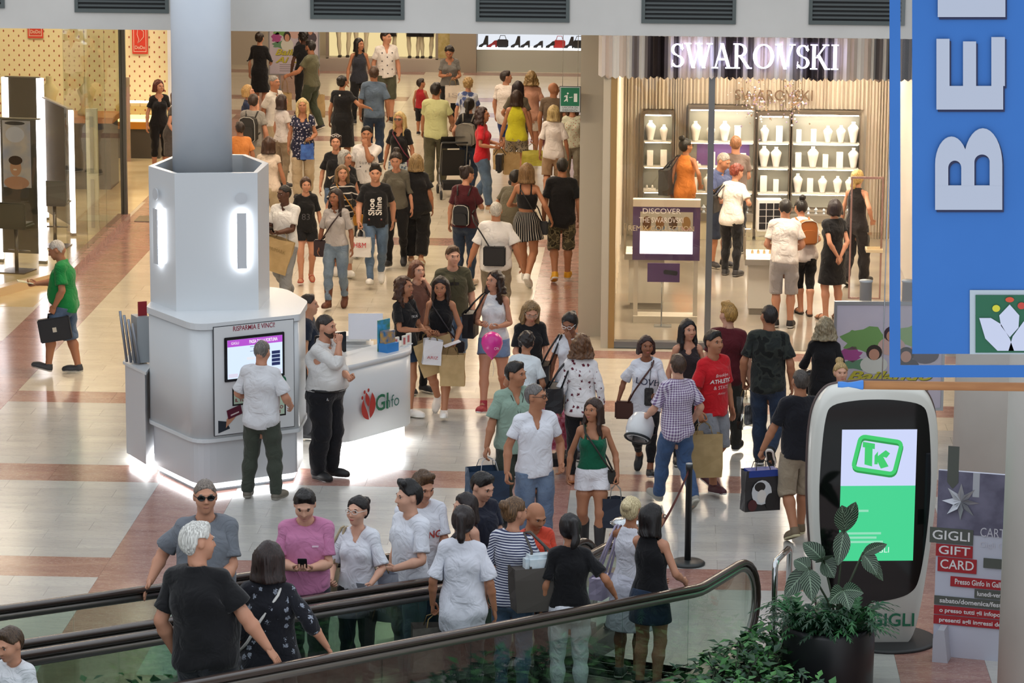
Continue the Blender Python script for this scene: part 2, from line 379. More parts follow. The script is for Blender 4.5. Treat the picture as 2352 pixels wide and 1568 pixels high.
# ------------------------------------------------------------------ people library
# Bodies, clothes and hair are implicit surfaces meshed once per kind in an A-pose
# (1.75 m tall, facing -Y), then bent into each person's pose with a small skeleton.
def smin(a, b, k):
    h = np.maximum(k - np.abs(a - b), 0) / k
    return np.minimum(a, b) - h * h * k * .25

class Field:
    def __init__(s, xs, ys, zs, fill=.3):
        s.ax = [np.asarray(v, np.float32) for v in (xs, ys, zs)]
        s.D = np.full([len(v) for v in s.ax], fill, np.float32)
    def _box(s, lo, hi, m):
        sl = []
        for i in range(3):
            a, b = np.searchsorted(s.ax[i], [lo[i] - m, hi[i] + m])
            sl.append(slice(max(a, 0), max(b, 0)))
        g = [s.ax[i][sl[i]] for i in range(3)]
        return tuple(sl), g[0][:, None, None], g[1][None, :, None], g[2][None, None, :]
    def add(s, fn, lo, hi, k=.02, m=.07, sub=False):
        sl, x, y, z = s._box(lo, hi, m)
        if 0 in s.D[sl].shape: return
        d = fn(x, y, z)
        s.D[sl] = -smin(-s.D[sl], d, k) if sub else smin(s.D[sl], d, k)
    def ell(s, c, r, k=.03, sub=False):
        c = np.array(c, np.float32); r = np.array(r, np.float32)
        def fn(x, y, z):
            px, py, pz = x - c[0], y - c[1], z - c[2]
            k0 = np.sqrt((px / r[0]) ** 2 + (py / r[1]) ** 2 + (pz / r[2]) ** 2)
            k1 = np.sqrt((px / r[0] ** 2) ** 2 + (py / r[1] ** 2) ** 2 + (pz / r[2] ** 2) ** 2) + 1e-6
            return k0 * (k0 - 1) / k1
        s.add(fn, c - r, c + r, k, sub=sub)
    def cone(s, a, b, ra, rb, k=.03, flat=1., sub=False):
        a = np.array(a, np.float32); b = np.array(b, np.float32)
        ab = b - a; L2 = float(ab @ ab) + 1e-9
        def fn(x, y, z):
            px, py, pz = x - a[0], y - a[1], z - a[2]
            t = np.clip((px * ab[0] + py * ab[1] + pz * ab[2]) / L2, 0, 1)
            return np.sqrt((px - t * ab[0]) ** 2 + ((py - t * ab[1]) / flat) ** 2 + (pz - t * ab[2]) ** 2) - (ra + (rb - ra) * t)
        R = max(ra, rb)
        s.add(fn, np.minimum(a, b) - R, np.maximum(a, b) + R, k, sub=sub)
    def tubez(s, prof, k=.03, cx=0, cy=0):
        # upright elliptical tube, prof rows (z, half width, half depth, y centre)
        p = np.array(sorted(prof), np.float32)
        def fn(x, y, z):
            zz = np.clip(z, p[0, 0], p[-1, 0])
            a = np.interp(zz, p[:, 0], p[:, 1]); b = np.interp(zz, p[:, 0], p[:, 2]); yc = np.interp(zz, p[:, 0], p[:, 3])
            q = (np.sqrt(((x - cx) / a) ** 2 + ((y - cy - yc) / b) ** 2) - 1) * np.minimum(a, b)
            return np.maximum(q, np.maximum(p[0, 0] - z, z - p[-1, 0]))
        s.add(fn, (cx - p[:, 1].max(), cy - p[:, 2].max() - .05, p[0, 0]), (cx + p[:, 1].max(), cy + p[:, 2].max() + .05, p[-1, 0]), k)
    def cut(s, fn):                      # keep where fn < 0
        x, y, z = s.ax[0][:, None, None], s.ax[1][None, :, None], s.ax[2][None, None, :]
        s.D = np.maximum(s.D, fn(x, y, z).astype(np.float32))
    def warp(s, fn):
        x, y, z = s.ax[0][:, None, None], s.ax[1][None, :, None], s.ax[2][None, None, :]
        s.D = s.D + fn(x, y, z).astype(np.float32)
    def mesh(s):
        D = s.D; S = D < 0; sh = tuple(n - 1 for n in D.shape)
        cnt = np.zeros(sh, np.int32); acc = np.zeros(sh + (3,), np.float32); E = []
        for ax in range(3):
            s0 = [slice(None)] * 3; s1 = [slice(None)] * 3; s0[ax] = slice(0, -1); s1[ax] = slice(1, None)
            A = D[tuple(s0)]; B = D[tuple(s1)]; M = S[tuple(s0)] != S[tuple(s1)]
            idx = np.argwhere(M)
            t = A[M] / (A[M] - B[M]); p = idx.astype(np.float32); p[:, ax] += t
            o1, o2 = [k for k in range(3) if k != ax]
            for d1 in (0, -1):
                for d2 in (0, -1):
                    c = idx.copy(); c[:, o1] += d1; c[:, o2] += d2
                    ok = ((c >= 0) & (c < np.array(sh))).all(1); c = c[ok]
                    ix = tuple(c.T); cnt[ix] += 1; acc[ix] += p[ok]
            E.append((ax, idx, S[tuple(s0)][M], o1, o2))
        act = np.argwhere(cnt > 0); ix = tuple(act.T)
        vid = np.full(sh, -1, np.int64); vid[ix] = np.arange(len(act))
        P = acc[ix] / cnt[ix][:, None]
        V = np.stack([np.interp(P[:, i], np.arange(len(s.ax[i])), s.ax[i]) for i in range(3)], 1)
        F = []
        for ax, idx, ins, o1, o2 in E:
            q = []
            for d1, d2 in ((-1, -1), (0, -1), (0, 0), (-1, 0)):
                c = idx.copy(); c[:, o1] += d1; c[:, o2] += d2
                ok = ((c >= 0) & (c < np.array(sh))).all(1)
                v = np.full(len(c), -1); v[ok] = vid[tuple(c[ok].T)]; q.append(v)
            q = np.stack(q, 1); good = (q >= 0).all(1)
            q = q[good]; ins = ins[good]
            flip = ins if ax != 1 else ~ins
            q[~flip] = q[~flip][:, ::-1]
            F.append(q)
        return V, np.concatenate(F)

AR = math.sqrt(.5)
def sk(sex):
    sx = .158 if sex == 'm' else .138
    J = {}
    for i, n in ((1, 'L'), (-1, 'R')):
        s = np.array([i * sx, .01, 1.415]); e = s + .285 * np.array([i * AR, 0, -AR]); w = e + .25 * np.array([i * AR, -.04, -AR])
        J['sh' + n], J['el' + n], J['wr' + n] = s, e, w
        J['hip' + n] = np.array([i * .088, .005, .91]); J['kn' + n] = np.array([i * .092, -.01, .50]); J['an' + n] = np.array([i * .092, .02, .085])
    return J
SK = {s: sk(s) for s in 'mf'}
def sstep(a, b, x):
    t = np.clip((x - a) / (b - a), 0, 1); return t * t * (3 - 2 * t)
BONES = ['pelvis', 'spine', 'chest', 'neck', 'head', 'uaL', 'uaR', 'faL', 'faR', 'thL', 'thR', 'shL', 'shR', 'ftL', 'ftR']
def weights(p, sex, kind='body'):
    J = SK[sex]; x, y, z = p.T; n = len(p); W = np.zeros((n, 15))
    ax = abs(x); ap = J['shL'][0] + .012
    s = (ax - ap) * .924 + (z - 1.34) * .383
    arm = sstep(-.035, .055, s) * (z > .7) * sstep(.095, .135, ax)
    if kind == 'hair': arm = arm * 0
    if kind == 'skirt': arm = arm * sstep(1.15, 1.25, z)
    t = (ax - J['shL'][0]) * AR - (z - 1.415) * AR
    fore = sstep(.285 - .045, .285 + .045, t)
    leg = sstep(.985, .83, z + .0 * ax); leg[z > 1.02] = 0
    kn = sstep(.555, .445, z); ft = sstep(.115, .06, z)
    sw = np.where(z < .80, .005, .025); side = sstep(-1., 1., x / sw)
    if kind == 'skirt':
        side = sstep(-.14, .14, x); leg = leg * .85; ft = ft * 0; kn = kn * .6
    zz = z - .6 * y
    hd = sstep(1.535, 1.60, zz); nk = sstep(1.43, 1.52, zz)
    if kind == 'hair': hd = sstep(1.38, 1.50, zz); nk = hd
    ch = sstep(1.12, 1.27, z); sp = sstep(.98, 1.10, z)
    tor = 1 - arm
    W[:, 4] = tor * hd; r = tor * (1 - hd); W[:, 3] = r * nk; r = r * (1 - nk)
    W[:, 2] = r * ch; r = r * (1 - ch); W[:, 1] = r * sp; r = r * (1 - sp)
    W[:, 0] = r * (1 - leg); r = r * leg
    for i, q in ((0, side), (1, 1 - side)):
        W[:, 9 + i] = r * q * (1 - kn); W[:, 11 + i] = r * q * kn * (1 - ft); W[:, 13 + i] = r * q * kn * ft
        a = arm * ((x > 0) if i == 0 else (x <= 0))
        W[:, 5 + i] = a * (1 - fore); W[:, 7 + i] = a * fore
    return W / np.maximum(W.sum(1, keepdims=True), 1e-6)

def torso(F, sex, o=0., k=.04, legs=True):
    J = SK[sex]
    if sex == 'm':
        F.ell((0, .005, .95), (.165 + o, .11 + o, .13 + o), k); F.ell((0, .0, 1.09), (.147 + o, .105 + o, .16), k)
        F.ell((0, .0, 1.27), (.165 + o, .113 + o, .17), k); F.ell((0, .035, 1.35), (.155 + o, .085 + o, .11 + o), k)
        for i in (1, -1): F.ell((i * .075, -.06, 1.32), (.085 + o, .05 + o, .065 + o), k)
    else:
        F.ell((0, .005, .95), (.168 + o, .115 + o, .13 + o), k); F.ell((0, .0, 1.10), (.122 + o, .09 + o, .17), k)
        F.ell((0, .0, 1.28), (.138 + o, .098 + o, .16), k); F.ell((0, .03, 1.35), (.13 + o, .075 + o, .10 + o), k)
        for i in (1, -1): F.ell((i * .068, -.07, 1.285), (.06 + o, .055 + o, .06 + o), k * .8)
    for i in (1, -1):
        F.cone((i * .03, .02, 1.458), J['sh' + ('L' if i > 0 else 'R')], .05 + o, .049 + o if sex == 'm' else .042 + o, k)
        F.ell((i * .072, .062, .90), (.09 + o, .075 + o, .09 + o), k)
def legs_(F, rs, o=0., k=.03, zmin=None):
    # rs = radii at hip, mid thigh, knee, calf, ankle
    J = SK['m']
    for n in 'LR':
        h, kn, an = J['hip' + n], J['kn' + n], J['an' + n]
        m = h * .5 + kn * .5; c = kn * .68 + an * .32 + np.array([0, .014, 0])
        F.cone(h, m, rs[0] + o, rs[1] + o, k); F.cone(m, kn, rs[1] + o, rs[2] + o, k)
        F.cone(kn, c, rs[2] + o, rs[3] + o, k); F.cone(c, an, rs[3] + o, rs[4] + o, k)
def feet(F, o=0., k=.02, bulk=0.):
    for n in 'LR':
        a = SK['m']['an' + n]; i = 1 if n == 'L' else -1
        F.cone(a + [0, 0, .02], a + [0, .012, -.045], .036 + o, .036 + o, k)
        F.cone(a + [0, .018, -.047], a + [i * .006, -.13, -.054], .034 + o, .036 + o + bulk, k)
        F.cone(a + [i * .004, -.10, -.056], a + [i * .008, -.172, -.060], .038 + o, .026 + o + bulk, k)
def gridax(lo, hi, st): return np.arange(lo, hi + st, st)
def body_field(sex):
    zs = np.concatenate([gridax(-.02, 1.455, .0125), gridax(1.468, 1.79, .0065)])
    F = Field(gridax(-.66, .66, .0085), gridax(-.22, .19, .008), zs)
    J = SK[sex]; f = sex == 'f'
    torso(F, sex)
    legs_(F, (.088, .078, .056, .056, .036) if f else (.088, .079, .058, .058, .038))
    feet(F); F.cut(lambda x, y, z: -z + 0 * x + 0 * y)
    for n in 'LR':
        s, e, w = J['sh' + n], J['el' + n], J['wr' + n]
        a = (.040, .033, .034, .022) if f else (.049, .040, .042, .028)
        F.cone(s, e, a[0], a[1], .03); F.cone(e, e * .7 + w * .3, a[1], a[2], .02); F.cone(e * .7 + w * .3, w, a[2], a[3], .02)
    nr = .047 if f else .057
    F.cone((0, .022, 1.42), (0, .004, 1.56), nr + .004, nr, .035)
    j = .9 if f else 1.
    F.ell((0, .014, 1.657), (.0745, .094, .095), .02); F.ell((0, -.025, 1.60), (.054 * j, .066, .064), .03)
    F.cone((0, -.066, 1.553), (0, -.05, 1.57), .02, .03, .03)
    for i in (1, -1):
        F.ell((i * .036, -.052, 1.618), (.03, .03, .03), .03); F.ell((i * .031, -.101, 1.651), (.017, .017, .012), .012, sub=True)
        F.cone((i * .012, -.083, 1.672), (i * .042, -.07, 1.672), .011, .009, .012); F.ell((i * .076, .012, 1.637), (.011, .021, .031), .008)
        F.ell((i * .012, -.094, 1.617), (.009, .010, .007), .008)
    F.cone((0, -.084, 1.662), (0, -.106, 1.622), .008, .0115, .012)
    F.ell((0, -.083, 1.590), (.021, .012, .006), .008); F.ell((0, -.081, 1.577), (.018, .012, .007), .008)
    return F

TPL = {}
NOISE = np.random.RandomState(5)
def folds(F, amp, fz=(9, 31), seed=0):
    r = np.random.RandomState(seed)
    def fn(x, y, z):
        d = 0
        for q in range(7):
            kx, ky, kz = r.uniform(-22, 22), r.uniform(-22, 22), r.choice([-1, 1]) * r.uniform(*fz)
            d = d + np.sin(kx * x + ky * y + kz * z + r.uniform(0, 6.3))
        return amp * d / 2.6
    F.warp(fn)
class Tpl: pass
def finish(F, sex, kind, tris, key):
    V, Q = F.mesh()
    me = bpy.data.meshes.new(kind)
    me.vertices.add(len(V)); me.vertices.foreach_set('co', V.astype(np.float32).ravel())
    me.loops.add(Q.size); me.loops.foreach_set('vertex_index', Q.ravel().astype(np.int32))
    me.polygons.add(len(Q)); me.polygons.foreach_set('loop_start', np.arange(0, Q.size, 4, dtype=np.int32))
    me.update(calc_edges=True); me.validate()
    r = tris / (2 * len(Q))
    if r < .95:
        ob = bpy.data.objects.new('tmp', me); COL.objects.link(ob)
        md = ob.modifiers.new('d', 'DECIMATE'); md.ratio = r
        dg = bpy.context.evaluated_depsgraph_get()
        m2 = bpy.data.meshes.new_from_object(ob.evaluated_get(dg))
        bpy.data.objects.remove(ob); bpy.data.meshes.remove(me); me = m2
    T = Tpl(); T.mesh = me; n = len(me.vertices)
    co = np.zeros(n * 3, np.float32); me.vertices.foreach_get('co', co); T.co = co.reshape(-1, 3).astype(float)
    at = me.attributes.new('rest', 'FLOAT_VECTOR', 'POINT'); at.data.foreach_set('vector', co)
    me.polygons.foreach_set('use_smooth', np.ones(len(me.polygons), bool))
    wk = 'skirt' if kind in ('skirt', 'dress') else 'hair' if kind == 'hair' else 'body'
    T.W = weights(T.co, sex, wk); T.kind = kind; T.key = key
    T.bvh = None
    return T
def tbvh(T):
    if T.bvh is None:
        T.mesh.calc_loop_triangles()
        T.bvh = BVHTree.FromPolygons([tuple(v) for v in T.co], [tuple(t.vertices) for t in T.mesh.loop_triangles])
    return T.bvh
def tarm(x, z, sex): return (abs(x) - SK[sex]['shL'][0]) * AR - (z - 1.415) * AR
def sarm(x, z, sex): return (abs(x) - SK[sex]['shL'][0] - .012) * .924 + (z - 1.34) * .383
TOPGRID = lambda: Field(gridax(-.5, .5, .0115), gridax(-.24, .22, .011), gridax(.42, 1.56, .0125))
def top_tpl(sex, sl=.17, hem=.89, fit=.5, neck='crew', crop=False, seed=0):
    """shirt: sl sleeve length along the arm (0 = sleeveless), hem height, fit 0 tight .. 1 baggy"""
    F = TOPGRID(); f = sex == 'f'; J = SK[sex]
    torso(F, sex, .010 + .006 * fit, .04)
    w = (.144 if f else .170) + .026 * fit; b = (.110 if f else .124) + .022 * fit
    hw = (.168 if f else .164) + .026 * fit
    F.tubez([(1.36, w * .93, b * .9, .01), (1.25, w, b, 0), (1.10, w * (.84 + .16 * fit), b * (.9 + .1 * fit), 0), (.95, hw, b * 1.02, .008), (.60, hw * 1.02, b * 1.04, .008)], .03)
    if sl > 0:
        r0 = (.045 if f else .053) + .013 + .008 * fit
        for n in 'LR':
            i = 1 if n == 'L' else -1
            s, e, wr = J['sh' + n] + [-i * .004, 0, -.005], J['el' + n], J['wr' + n]
            r1 = r0 * (.86 + .3 * fit) if sl < .3 else r0 * .82
            F.cone(s, e, r0, r1, .035)
            if sl > .3: F.cone(e, wr, r1, r1 * .72, .03)
    folds(F, .003 + .006 * fit, seed=seed)
    if sl > 0: F.cut(lambda x, y, z: np.where(sarm(x, z, sex) > 0, tarm(x, z, sex) - sl, -1) + 0 * y)
    else: F.cut(lambda x, y, z: (sarm(x, z, sex) + (.012 if sl == 0 else .035)) * (z > 1.2) - (z <= 1.2) + 0 * y)
    hz = hem
    F.cut(lambda x, y, z: hz + .01 * np.sin(x * 9 + seed) - z + 0 * y)
    if neck == 'straps':
        F.cut(lambda x, y, z: np.where(abs(abs(x) - .085) < .011, -1, z - 1.335 - .0 * x) + 0 * y)
    elif neck == 'high': F.ell((0, -.005, 1.53), (.066, .066, .055), .01, sub=True)
    elif neck == 'crew': F.ell((0, -.015, 1.515), (.083, .085, .065), .01, sub=True)
    elif neck == 'scoop': F.ell((0, -.03, 1.51), (.10, .10, .10), .01, sub=True); F.ell((0, -.12, 1.43), (.075, .09, .075), .01, sub=True)
    elif neck in ('v', 'polo', 'shirt'):
        F.ell((0, -.015, 1.515), (.078, .08, .06), .01, sub=True); F.cone((0, -.05, 1.48), (0, -.118, 1.335 if neck == 'v' else 1.375), .056, .010, .01, sub=True)
        if neck != 'v':
            def ring(x, y, z):
                yy = y - .008; zc = 1.478 + .22 * yy
                q = np.sqrt(x ** 2 + (yy * .92) ** 2) - .075
                d = np.sqrt(q ** 2 + ((z - zc) * .5) ** 2) - .010
                return np.maximum(d, -(y + .062) + .2 * abs(x) * -1)
            F.add(ring, (-.1, -.1, 1.42), (.1, .1, 1.54), .004)
    return F
def bottom_tpl(rs, zend, waist=1.0, o=.012, seed=0, amp=.004, sex='m'):
    F = Field(gridax(-.26, .26, .0105), gridax(-.2, .2, .0105), gridax(.0, 1.1, .012))
    torso(F, sex, o, .04); legs_(F, rs, 0., .03)
    folds(F, amp, (12, 40), seed)
    F.cut(lambda x, y, z: np.where(z < .745, .0075 - abs(x), -1.) + 0 * y)
    F.cut(lambda x, y, z: np.maximum(zend - z, z - waist) + 0 * x + 0 * y)
    return F
BOT = {  # radii hip, thigh, knee, calf, ankle
    'slim': (.102, .090, .066, .064, .048), 'jeans': (.106, .098, .078, .076, .066), 'loose': (.110, .100, .088, .085, .080), 'wide': (.114, .108, .09, .09, .09),
    'shorts': (.108, .104, .1, .1, .1), 'bermuda': (.110, .104, .092, .09, .09), 'tight': (.098, .087, .063, .062, .044)}
def skirt_tpl(prof, waist, top=None, sex='f', seed=0, pleat=0.):
    F = TOPGRID() if top is None else top_tpl(sex, hem=.6, seed=seed, **top)
    if top is None: torso(F, sex, .012, .04)
    if top is not None: F.cut(lambda x, y, z: .98 - z + 0 * x + 0 * y)
    if top is not None: torso(F, sex, .012, .04)
    F.tubez([(z, a, b, .008) for z, a, b in prof], .04)
    if top is not None and top.get('sl', .17) <= 0: F.cut(lambda x, y, z: (sarm(x, z, sex) + .012) * (z > 1.2) - (z <= 1.2) + 0 * y)
    if top is not None: F.ell((0, -.02, 1.515), (.085, .09, .07), .01, sub=True)
    if pleat: F.warp(lambda x, y, z: pleat * np.sin(np.arctan2(y, x) * 22) * np.clip((1.0 - z) * 3, 0, 1))
    zlo = min(q[0] for q in prof)
    F.cut(lambda x, y, z: np.maximum(zlo + .004 - z, z - waist) + 0 * x + 0 * y)
    return F
def hair_tpl(style, seed=0):
    lo = {'long': 1.05, 'verylong': .95, 'mid': 1.3}.get(style, 1.3)
    fine = style in ('short', 'crop', 'bun', 'bald', 'tall')
    st = .0075 if fine else .0095
    F = Field(gridax(-.2, .2, st), gridax(-.2, .26, st), gridax(lo, 1.86, st))
    t = {'crop': .006, 'short': .013, 'tall': .014, 'curlyshort': .024, 'bald': .005}.get(style, .017)
    F.ell((0, .017, 1.660), (.0745 + t, .094 + t, .096 + t), .02)
    if style == 'tall': F.cone((-.03, -.045, 1.765), (.03, -.045, 1.765), .030, .030, .03); F.cone((0, 0, 1.76), (0, .04, 1.755), .035, .03, .03)
    if style in ('short', 'curlyshort'): F.cone((-.025, -.03, 1.742), (.025, -.035, 1.742), .024, .024, .03)
    bottom = 1.575
    if style in ('bob', 'mid', 'long', 'verylong', 'curly', 'curlylong', 'half'):
        zb = {'bob': 1.54, 'mid': 1.44, 'long': 1.27, 'verylong': 1.14, 'curly': 1.47, 'curlylong': 1.27, 'half': 1.36}[style]
        wd = {'curly': .03, 'curlylong': .03}.get(style, .006)
        for i in (1, -1):
            F.cone((i * .06, .03, 1.66), (i * (.068 + wd), .045, max(1.50, zb + .02)), .045, .042 + wd * .5, .03)
            F.cone((i * .074, .0, 1.67), (i * (.078 + wd), -.012, max(1.50, zb)), .026, .026, .02)
            if zb < 1.5: F.cone((i * (.068 + wd), .045, 1.50), (i * (.085 + wd), .085, zb + .03), .043 + wd * .5, .035, .03)
            if style in ('long', 'verylong', 'curlylong'): F.cone((i * (.078 + wd), -.012, 1.50), (i * .09, -.045 if i > 0 else -.02, zb + .06), .026, .022, .02, flat=1.2)
        F.cone((0, .075, 1.66), (0, .075, max(1.50, zb + .02)), .055, .06, .03)
        if zb < 1.5: F.cone((0, .075, 1.50), (0, .115, zb + .03), .058, .052, .04)
        bottom = zb
    if style == 'bun' or style == 'lowbun':
        F.ell((0, .085, 1.775) if style == 'bun' else (0, .115, 1.70), (.05, .045, .045), .012)
    if style in ('pony', 'braid'):
        F.ell((0, .112, 1.70), (.03, .03, .03), .02); F.cone((0, .128, 1.69), (0, .150, 1.55), .033, .032, .03)
        F.cone((0, .150, 1.55), (0, .135, 1.40 if style == 'pony' else 1.34), .032 if style == 'pony' else .022, .016, .03)
        bottom = 1.35
    r = np.random.RandomState(seed + 3)
    if style.startswith('curly'):
        ph = r.uniform(0, 6, 12); kk = r.uniform(-150, 150, (12, 3))
        F.warp(lambda x, y, z: .0036 * sum(np.sin(kk[i, 0] * x + kk[i, 1] * y + kk[i, 2] * z + ph[i]) for i in range(12)) / 1.6)
    else:
        F.warp(lambda x, y, z: .0022 * np.sin(np.arctan2(x, y + .02) * 34 + 5 * np.sin(z * 9)) + .0018 * np.sin(np.arctan2(x, y + .02) * 61 + z * 7) + .002 * np.sin(x * 60 + y * 47 + 3) * (z > 1.7))
    hl = {'bob': (1.715, -.078), 'long': (1.72, -.07), 'verylong': (1.72, -.07)}.get(style, (1.722, -.07))
    xs_ = [1.50, 1.60, 1.645, 1.675, hl[0], hl[0] + .02, 1.80]
    if bottom < 1.56: ys_ = [-.06, -.03, -.022, -.036, -.085, -.2, -.2]
    else: ys_ = [.05, .028, .004, -.034, -.075, -.2, -.2]
    if style != 'bald':     # thin out towards the hairline
        def thin(x, y, z):
            e = (np.sqrt((x / .066) ** 2 + ((y + .098) / .085) ** 2 + ((z - 1.632) / .088) ** 2) - 1) * .08
            return (t - .003) * np.clip(1 - e / .04, 0, 1) * (z > 1.60)
        F.warp(thin)
    F.ell((0, -.098, 1.632), (.066, .085, .088), .006, sub=True)
    if style == 'bald': xs_, ys_ = [1.5, 1.6, 1.66, 1.70, 1.705, 1.8], [.05, .03, .012, .02, .3, .3]
    yf = lambda z: np.interp(z, xs_, ys_)
    longer = bottom < 1.56
    def face(x, y, z):
        q = yf(z) - y
        if longer:   # the face stays free between the side locks
            q = np.where((z < 1.66) & (abs(x) > .058), -1, q); q = np.where(z < 1.50, np.maximum(-1., (.07 - abs(x)) * (y < -.0)), q)
        return q + 0 * x
    F.cut(face)
    F.cut(lambda x, y, z: np.maximum(bottom + .012 * np.sin(x * 70) + .5 * abs(x) * (0 if not longer else .25) - z, -1) + 0 * y)
    if style in ('short', 'crop', 'tall', 'bald', 'curlyshort'):
        F.cut(lambda x, y, z: np.where((y < .045) , 1.63 - z, -1) + 0 * x)
    F.cut(lambda x, y, z: np.where(abs(x) > .062, np.where((y > -.018) & (y < .038) & (z < 1.668) & (z > 1.55) & (not longer), 1., -1.), -1.))
    return F
def beard_tpl():
    F = Field(gridax(-.1, .1, .007), gridax(-.13, .05, .007), gridax(1.52, 1.66, .007))
    F.ell((0, -.023, 1.598), (.064, .074, .066), .02); F.cone((0, -.066, 1.553), (0, -.05, 1.57), .028, .035, .03)
    F.cut(lambda x, y, z: np.maximum(np.maximum(z - 1.602 - .6 * np.maximum(abs(x) - .03, 0) * 1.4, 1.53 - z), y + .0) + 0 * x)
    F.ell((0, -.10, 1.585), (.022, .03, .011), .005, sub=True)
    return F
def shoe_tpl(kind):
    F = Field(gridax(.02, .2, .008), gridax(-.24, .12, .009), gridax(-.02, .48, .0085))
    a = SK['m']['anL']; top = {'shoe': .105, 'high': .16, 'boot': .36, 'flat': .075}[kind]
    o = .009
    F.cone(a + [0, .004, .33], a + [0, .008, -.01], .076 if kind == 'boot' else .048, .046, .03)
    F.cone(a + [0, .018, -.047], a + [.006, -.13, -.050], .041 + o, .040 + o, .02); F.cone(a + [.004, -.10, -.050], a + [.008, -.176, -.056], .043 + o, .033 + o, .02)
    F.cut(lambda x, y, z: np.maximum(.0 - z, z - top - .35 * np.maximum(0, y * 0)) + 0 * x + 0 * y)
    if kind == 'flat': F.cone((.092, .03, .10), (.097, -.075, .085), .034, .036, .01, sub=True)
    return F
def sole_tpl():
    F = Field(gridax(.02, .2, .009), gridax(-.24, .13, .009), gridax(-.02, .06, .006))
    a = SK['m']['anL']
    F.cone(a + [0, .022, -.06], a + [.006, -.13, -.06], .047, .048, .02); F.cone(a + [.004, -.10, -.06], a + [.008, -.178, -.06], .050, .040, .02)
    F.cut(lambda x, y, z: np.maximum(.001 - z, z - .026) + 0 * x + 0 * y)
    return F
def tpl(kind, sex='m', **kw):
    key = (kind, sex, tuple(sorted((k, str(v)) for k, v in kw.items())))
    if key in TPL: return TPL[key]
    if kind == 'body': T = finish(body_field(sex), sex, kind, 9000, key)
    elif kind == 'top': T = finish(top_tpl(sex, **kw), sex, kind, 4200 if kw.get('hi') else 3400, key)
    elif kind == 'bottom': T = finish(bottom_tpl(BOT[kw['cut']], kw['z'], kw.get('waist', 1.0), .012, kw.get('seed', 0), kw.get('amp', .004), sex), sex, kind, 3000, key)
    elif kind in ('skirt', 'dress'): T = finish(skirt_tpl(sex=sex, **kw), sex, kind, 3600, key)
    elif kind == 'hair': T = finish(hair_tpl(kw['style'], kw.get('seed', 0)), sex, kind, 3000, key)
    elif kind == 'beard': T = finish(beard_tpl(), sex, 'hair', 600, key)
    elif kind == 'shoe': T = finish(shoe_tpl(kw['style']), sex, kind, 700, key)
    elif kind == 'sole': T = finish(sole_tpl(), sex, kind, 300, key)
    TPL[key] = T
    return T

# ---- posing
def rbetween(a, b):
    a = a / np.linalg.norm(a); b = b / np.linalg.norm(b); v = np.cross(a, b); c = float(a @ b)
    if c < -.9999:
        p = np.array([1., 0, 0]) if abs(a[0]) < .8 else np.array([0, 1., 0]); v = np.cross(a, p); v /= np.linalg.norm(v)
        return 2 * np.outer(v, v) - np.eye(3)
    K = np.array([[0, -v[2], v[1]], [v[2], 0, -v[0]], [-v[1], v[0], 0]])
    return np.eye(3) + K + K @ K / (1 + c)
def raxis(ax, deg):
    a = np.asarray(ax, float); a = a / np.linalg.norm(a); t = math.radians(deg); c, s = math.cos(t), math.sin(t)
    K = np.array([[0, -a[2], a[1]], [a[2], 0, -a[0]], [-a[1], a[0], 0]])
    return np.eye(3) + s * K + (1 - c) * K @ K
def ik2(A, T, l1, l2, pole):
    d = T - A; L = np.linalg.norm(d); u = d / L
    L = min(max(L, abs(l1 - l2) + .01), (l1 + l2) * .999); T = A + u * L
    x = (l1 * l1 - l2 * l2 + L * L) / (2 * L); h = math.sqrt(max(l1 * l1 - x * x, 0))
    p = pole - u * float(pole @ u); p = p / (np.linalg.norm(p) + 1e-9)
    return A + u * x + p * h, T
ARMS = {  # wrist position: outward, forward, up (1.75 m figure); then palm twist, curl
    'down': (.255, .03, .90, 0, .35), 'back': (.25, -.16, .92, 0, .3), 'fwd': (.25, .22, .94, 0, .35), 'bag': (.29, .05, .90, 0, .95),
    'bagout': (.36, .10, .92, 0, .95), 'waist': (.16, .24, 1.08, 40, .7), 'phone': (.06, .30, 1.16, 70, .6), 'low': (.12, .28, 1.02, 60, .6), 'face': (.02, .20, 1.50, 20, .7),
    'chest': (.05, .22, 1.22, 40, .6), 'strap': (.14, .17, 1.30, 30, .95), 'reach': (.20, .48, 1.10, 0, .25), 'hip': (.27, -.02, 1.02, 60, .4),
    'behind': (.02, -.17, .95, 90, .5), 'cross': (-.10, .20, 1.12, 40, .5), 'embrace': (.52, .16, 1.20, 0, .3), 'shoulder': (.16, .12, 1.30, 30, .9), 'elbow': (.20, .25, 1.12, 40, .6)}
LEGS = {  # per leg: outward, forward, ankle height, foot pitch(+ toe up), foot yaw out ; L then R
    'stand': ((.10, .02, .085, 0, 8), (.10, -.02, .085, 0, 8)), 'wide': ((.17, .0, .085, 0, 10), (.17, 0, .085, 0, 10)),
    'walkL': ((.08, .27, .10, 12, 4), (.08, -.27, .17, -38, 4)), 'walkR': ((.08, -.27, .17, -38, 4), (.08, .27, .10, 12, 4)),
    'stepL': ((.09, .15, .09, 6, 4), (.09, -.15, .13, -22, 4)), 'stepR': ((.09, -.15, .13, -22, 4), (.09, .15, .09, 6, 4)),
    'kickL': ((.08, -.30, .26, -60, 4), (.08, .10, .085, 0, 4)), 'kickR': ((.08, .10, .085, 0, 4), (.08, -.30, .26, -60, 4)),
    'cross': ((.02, .10, .085, 0, 4), (.06, -.10, .085, 0, 10)), 'relax': ((.12, .06, .085, 0, 18), (.07, -.03, .085, 0, 4)),
    'crouch': ((.16, .18, .085, 0, 8), (.14, -.12, .16, -40, 6)), 'sit': ((.12, .42, .085, 0, 6), (.12, .40, .085, 0, 6))}
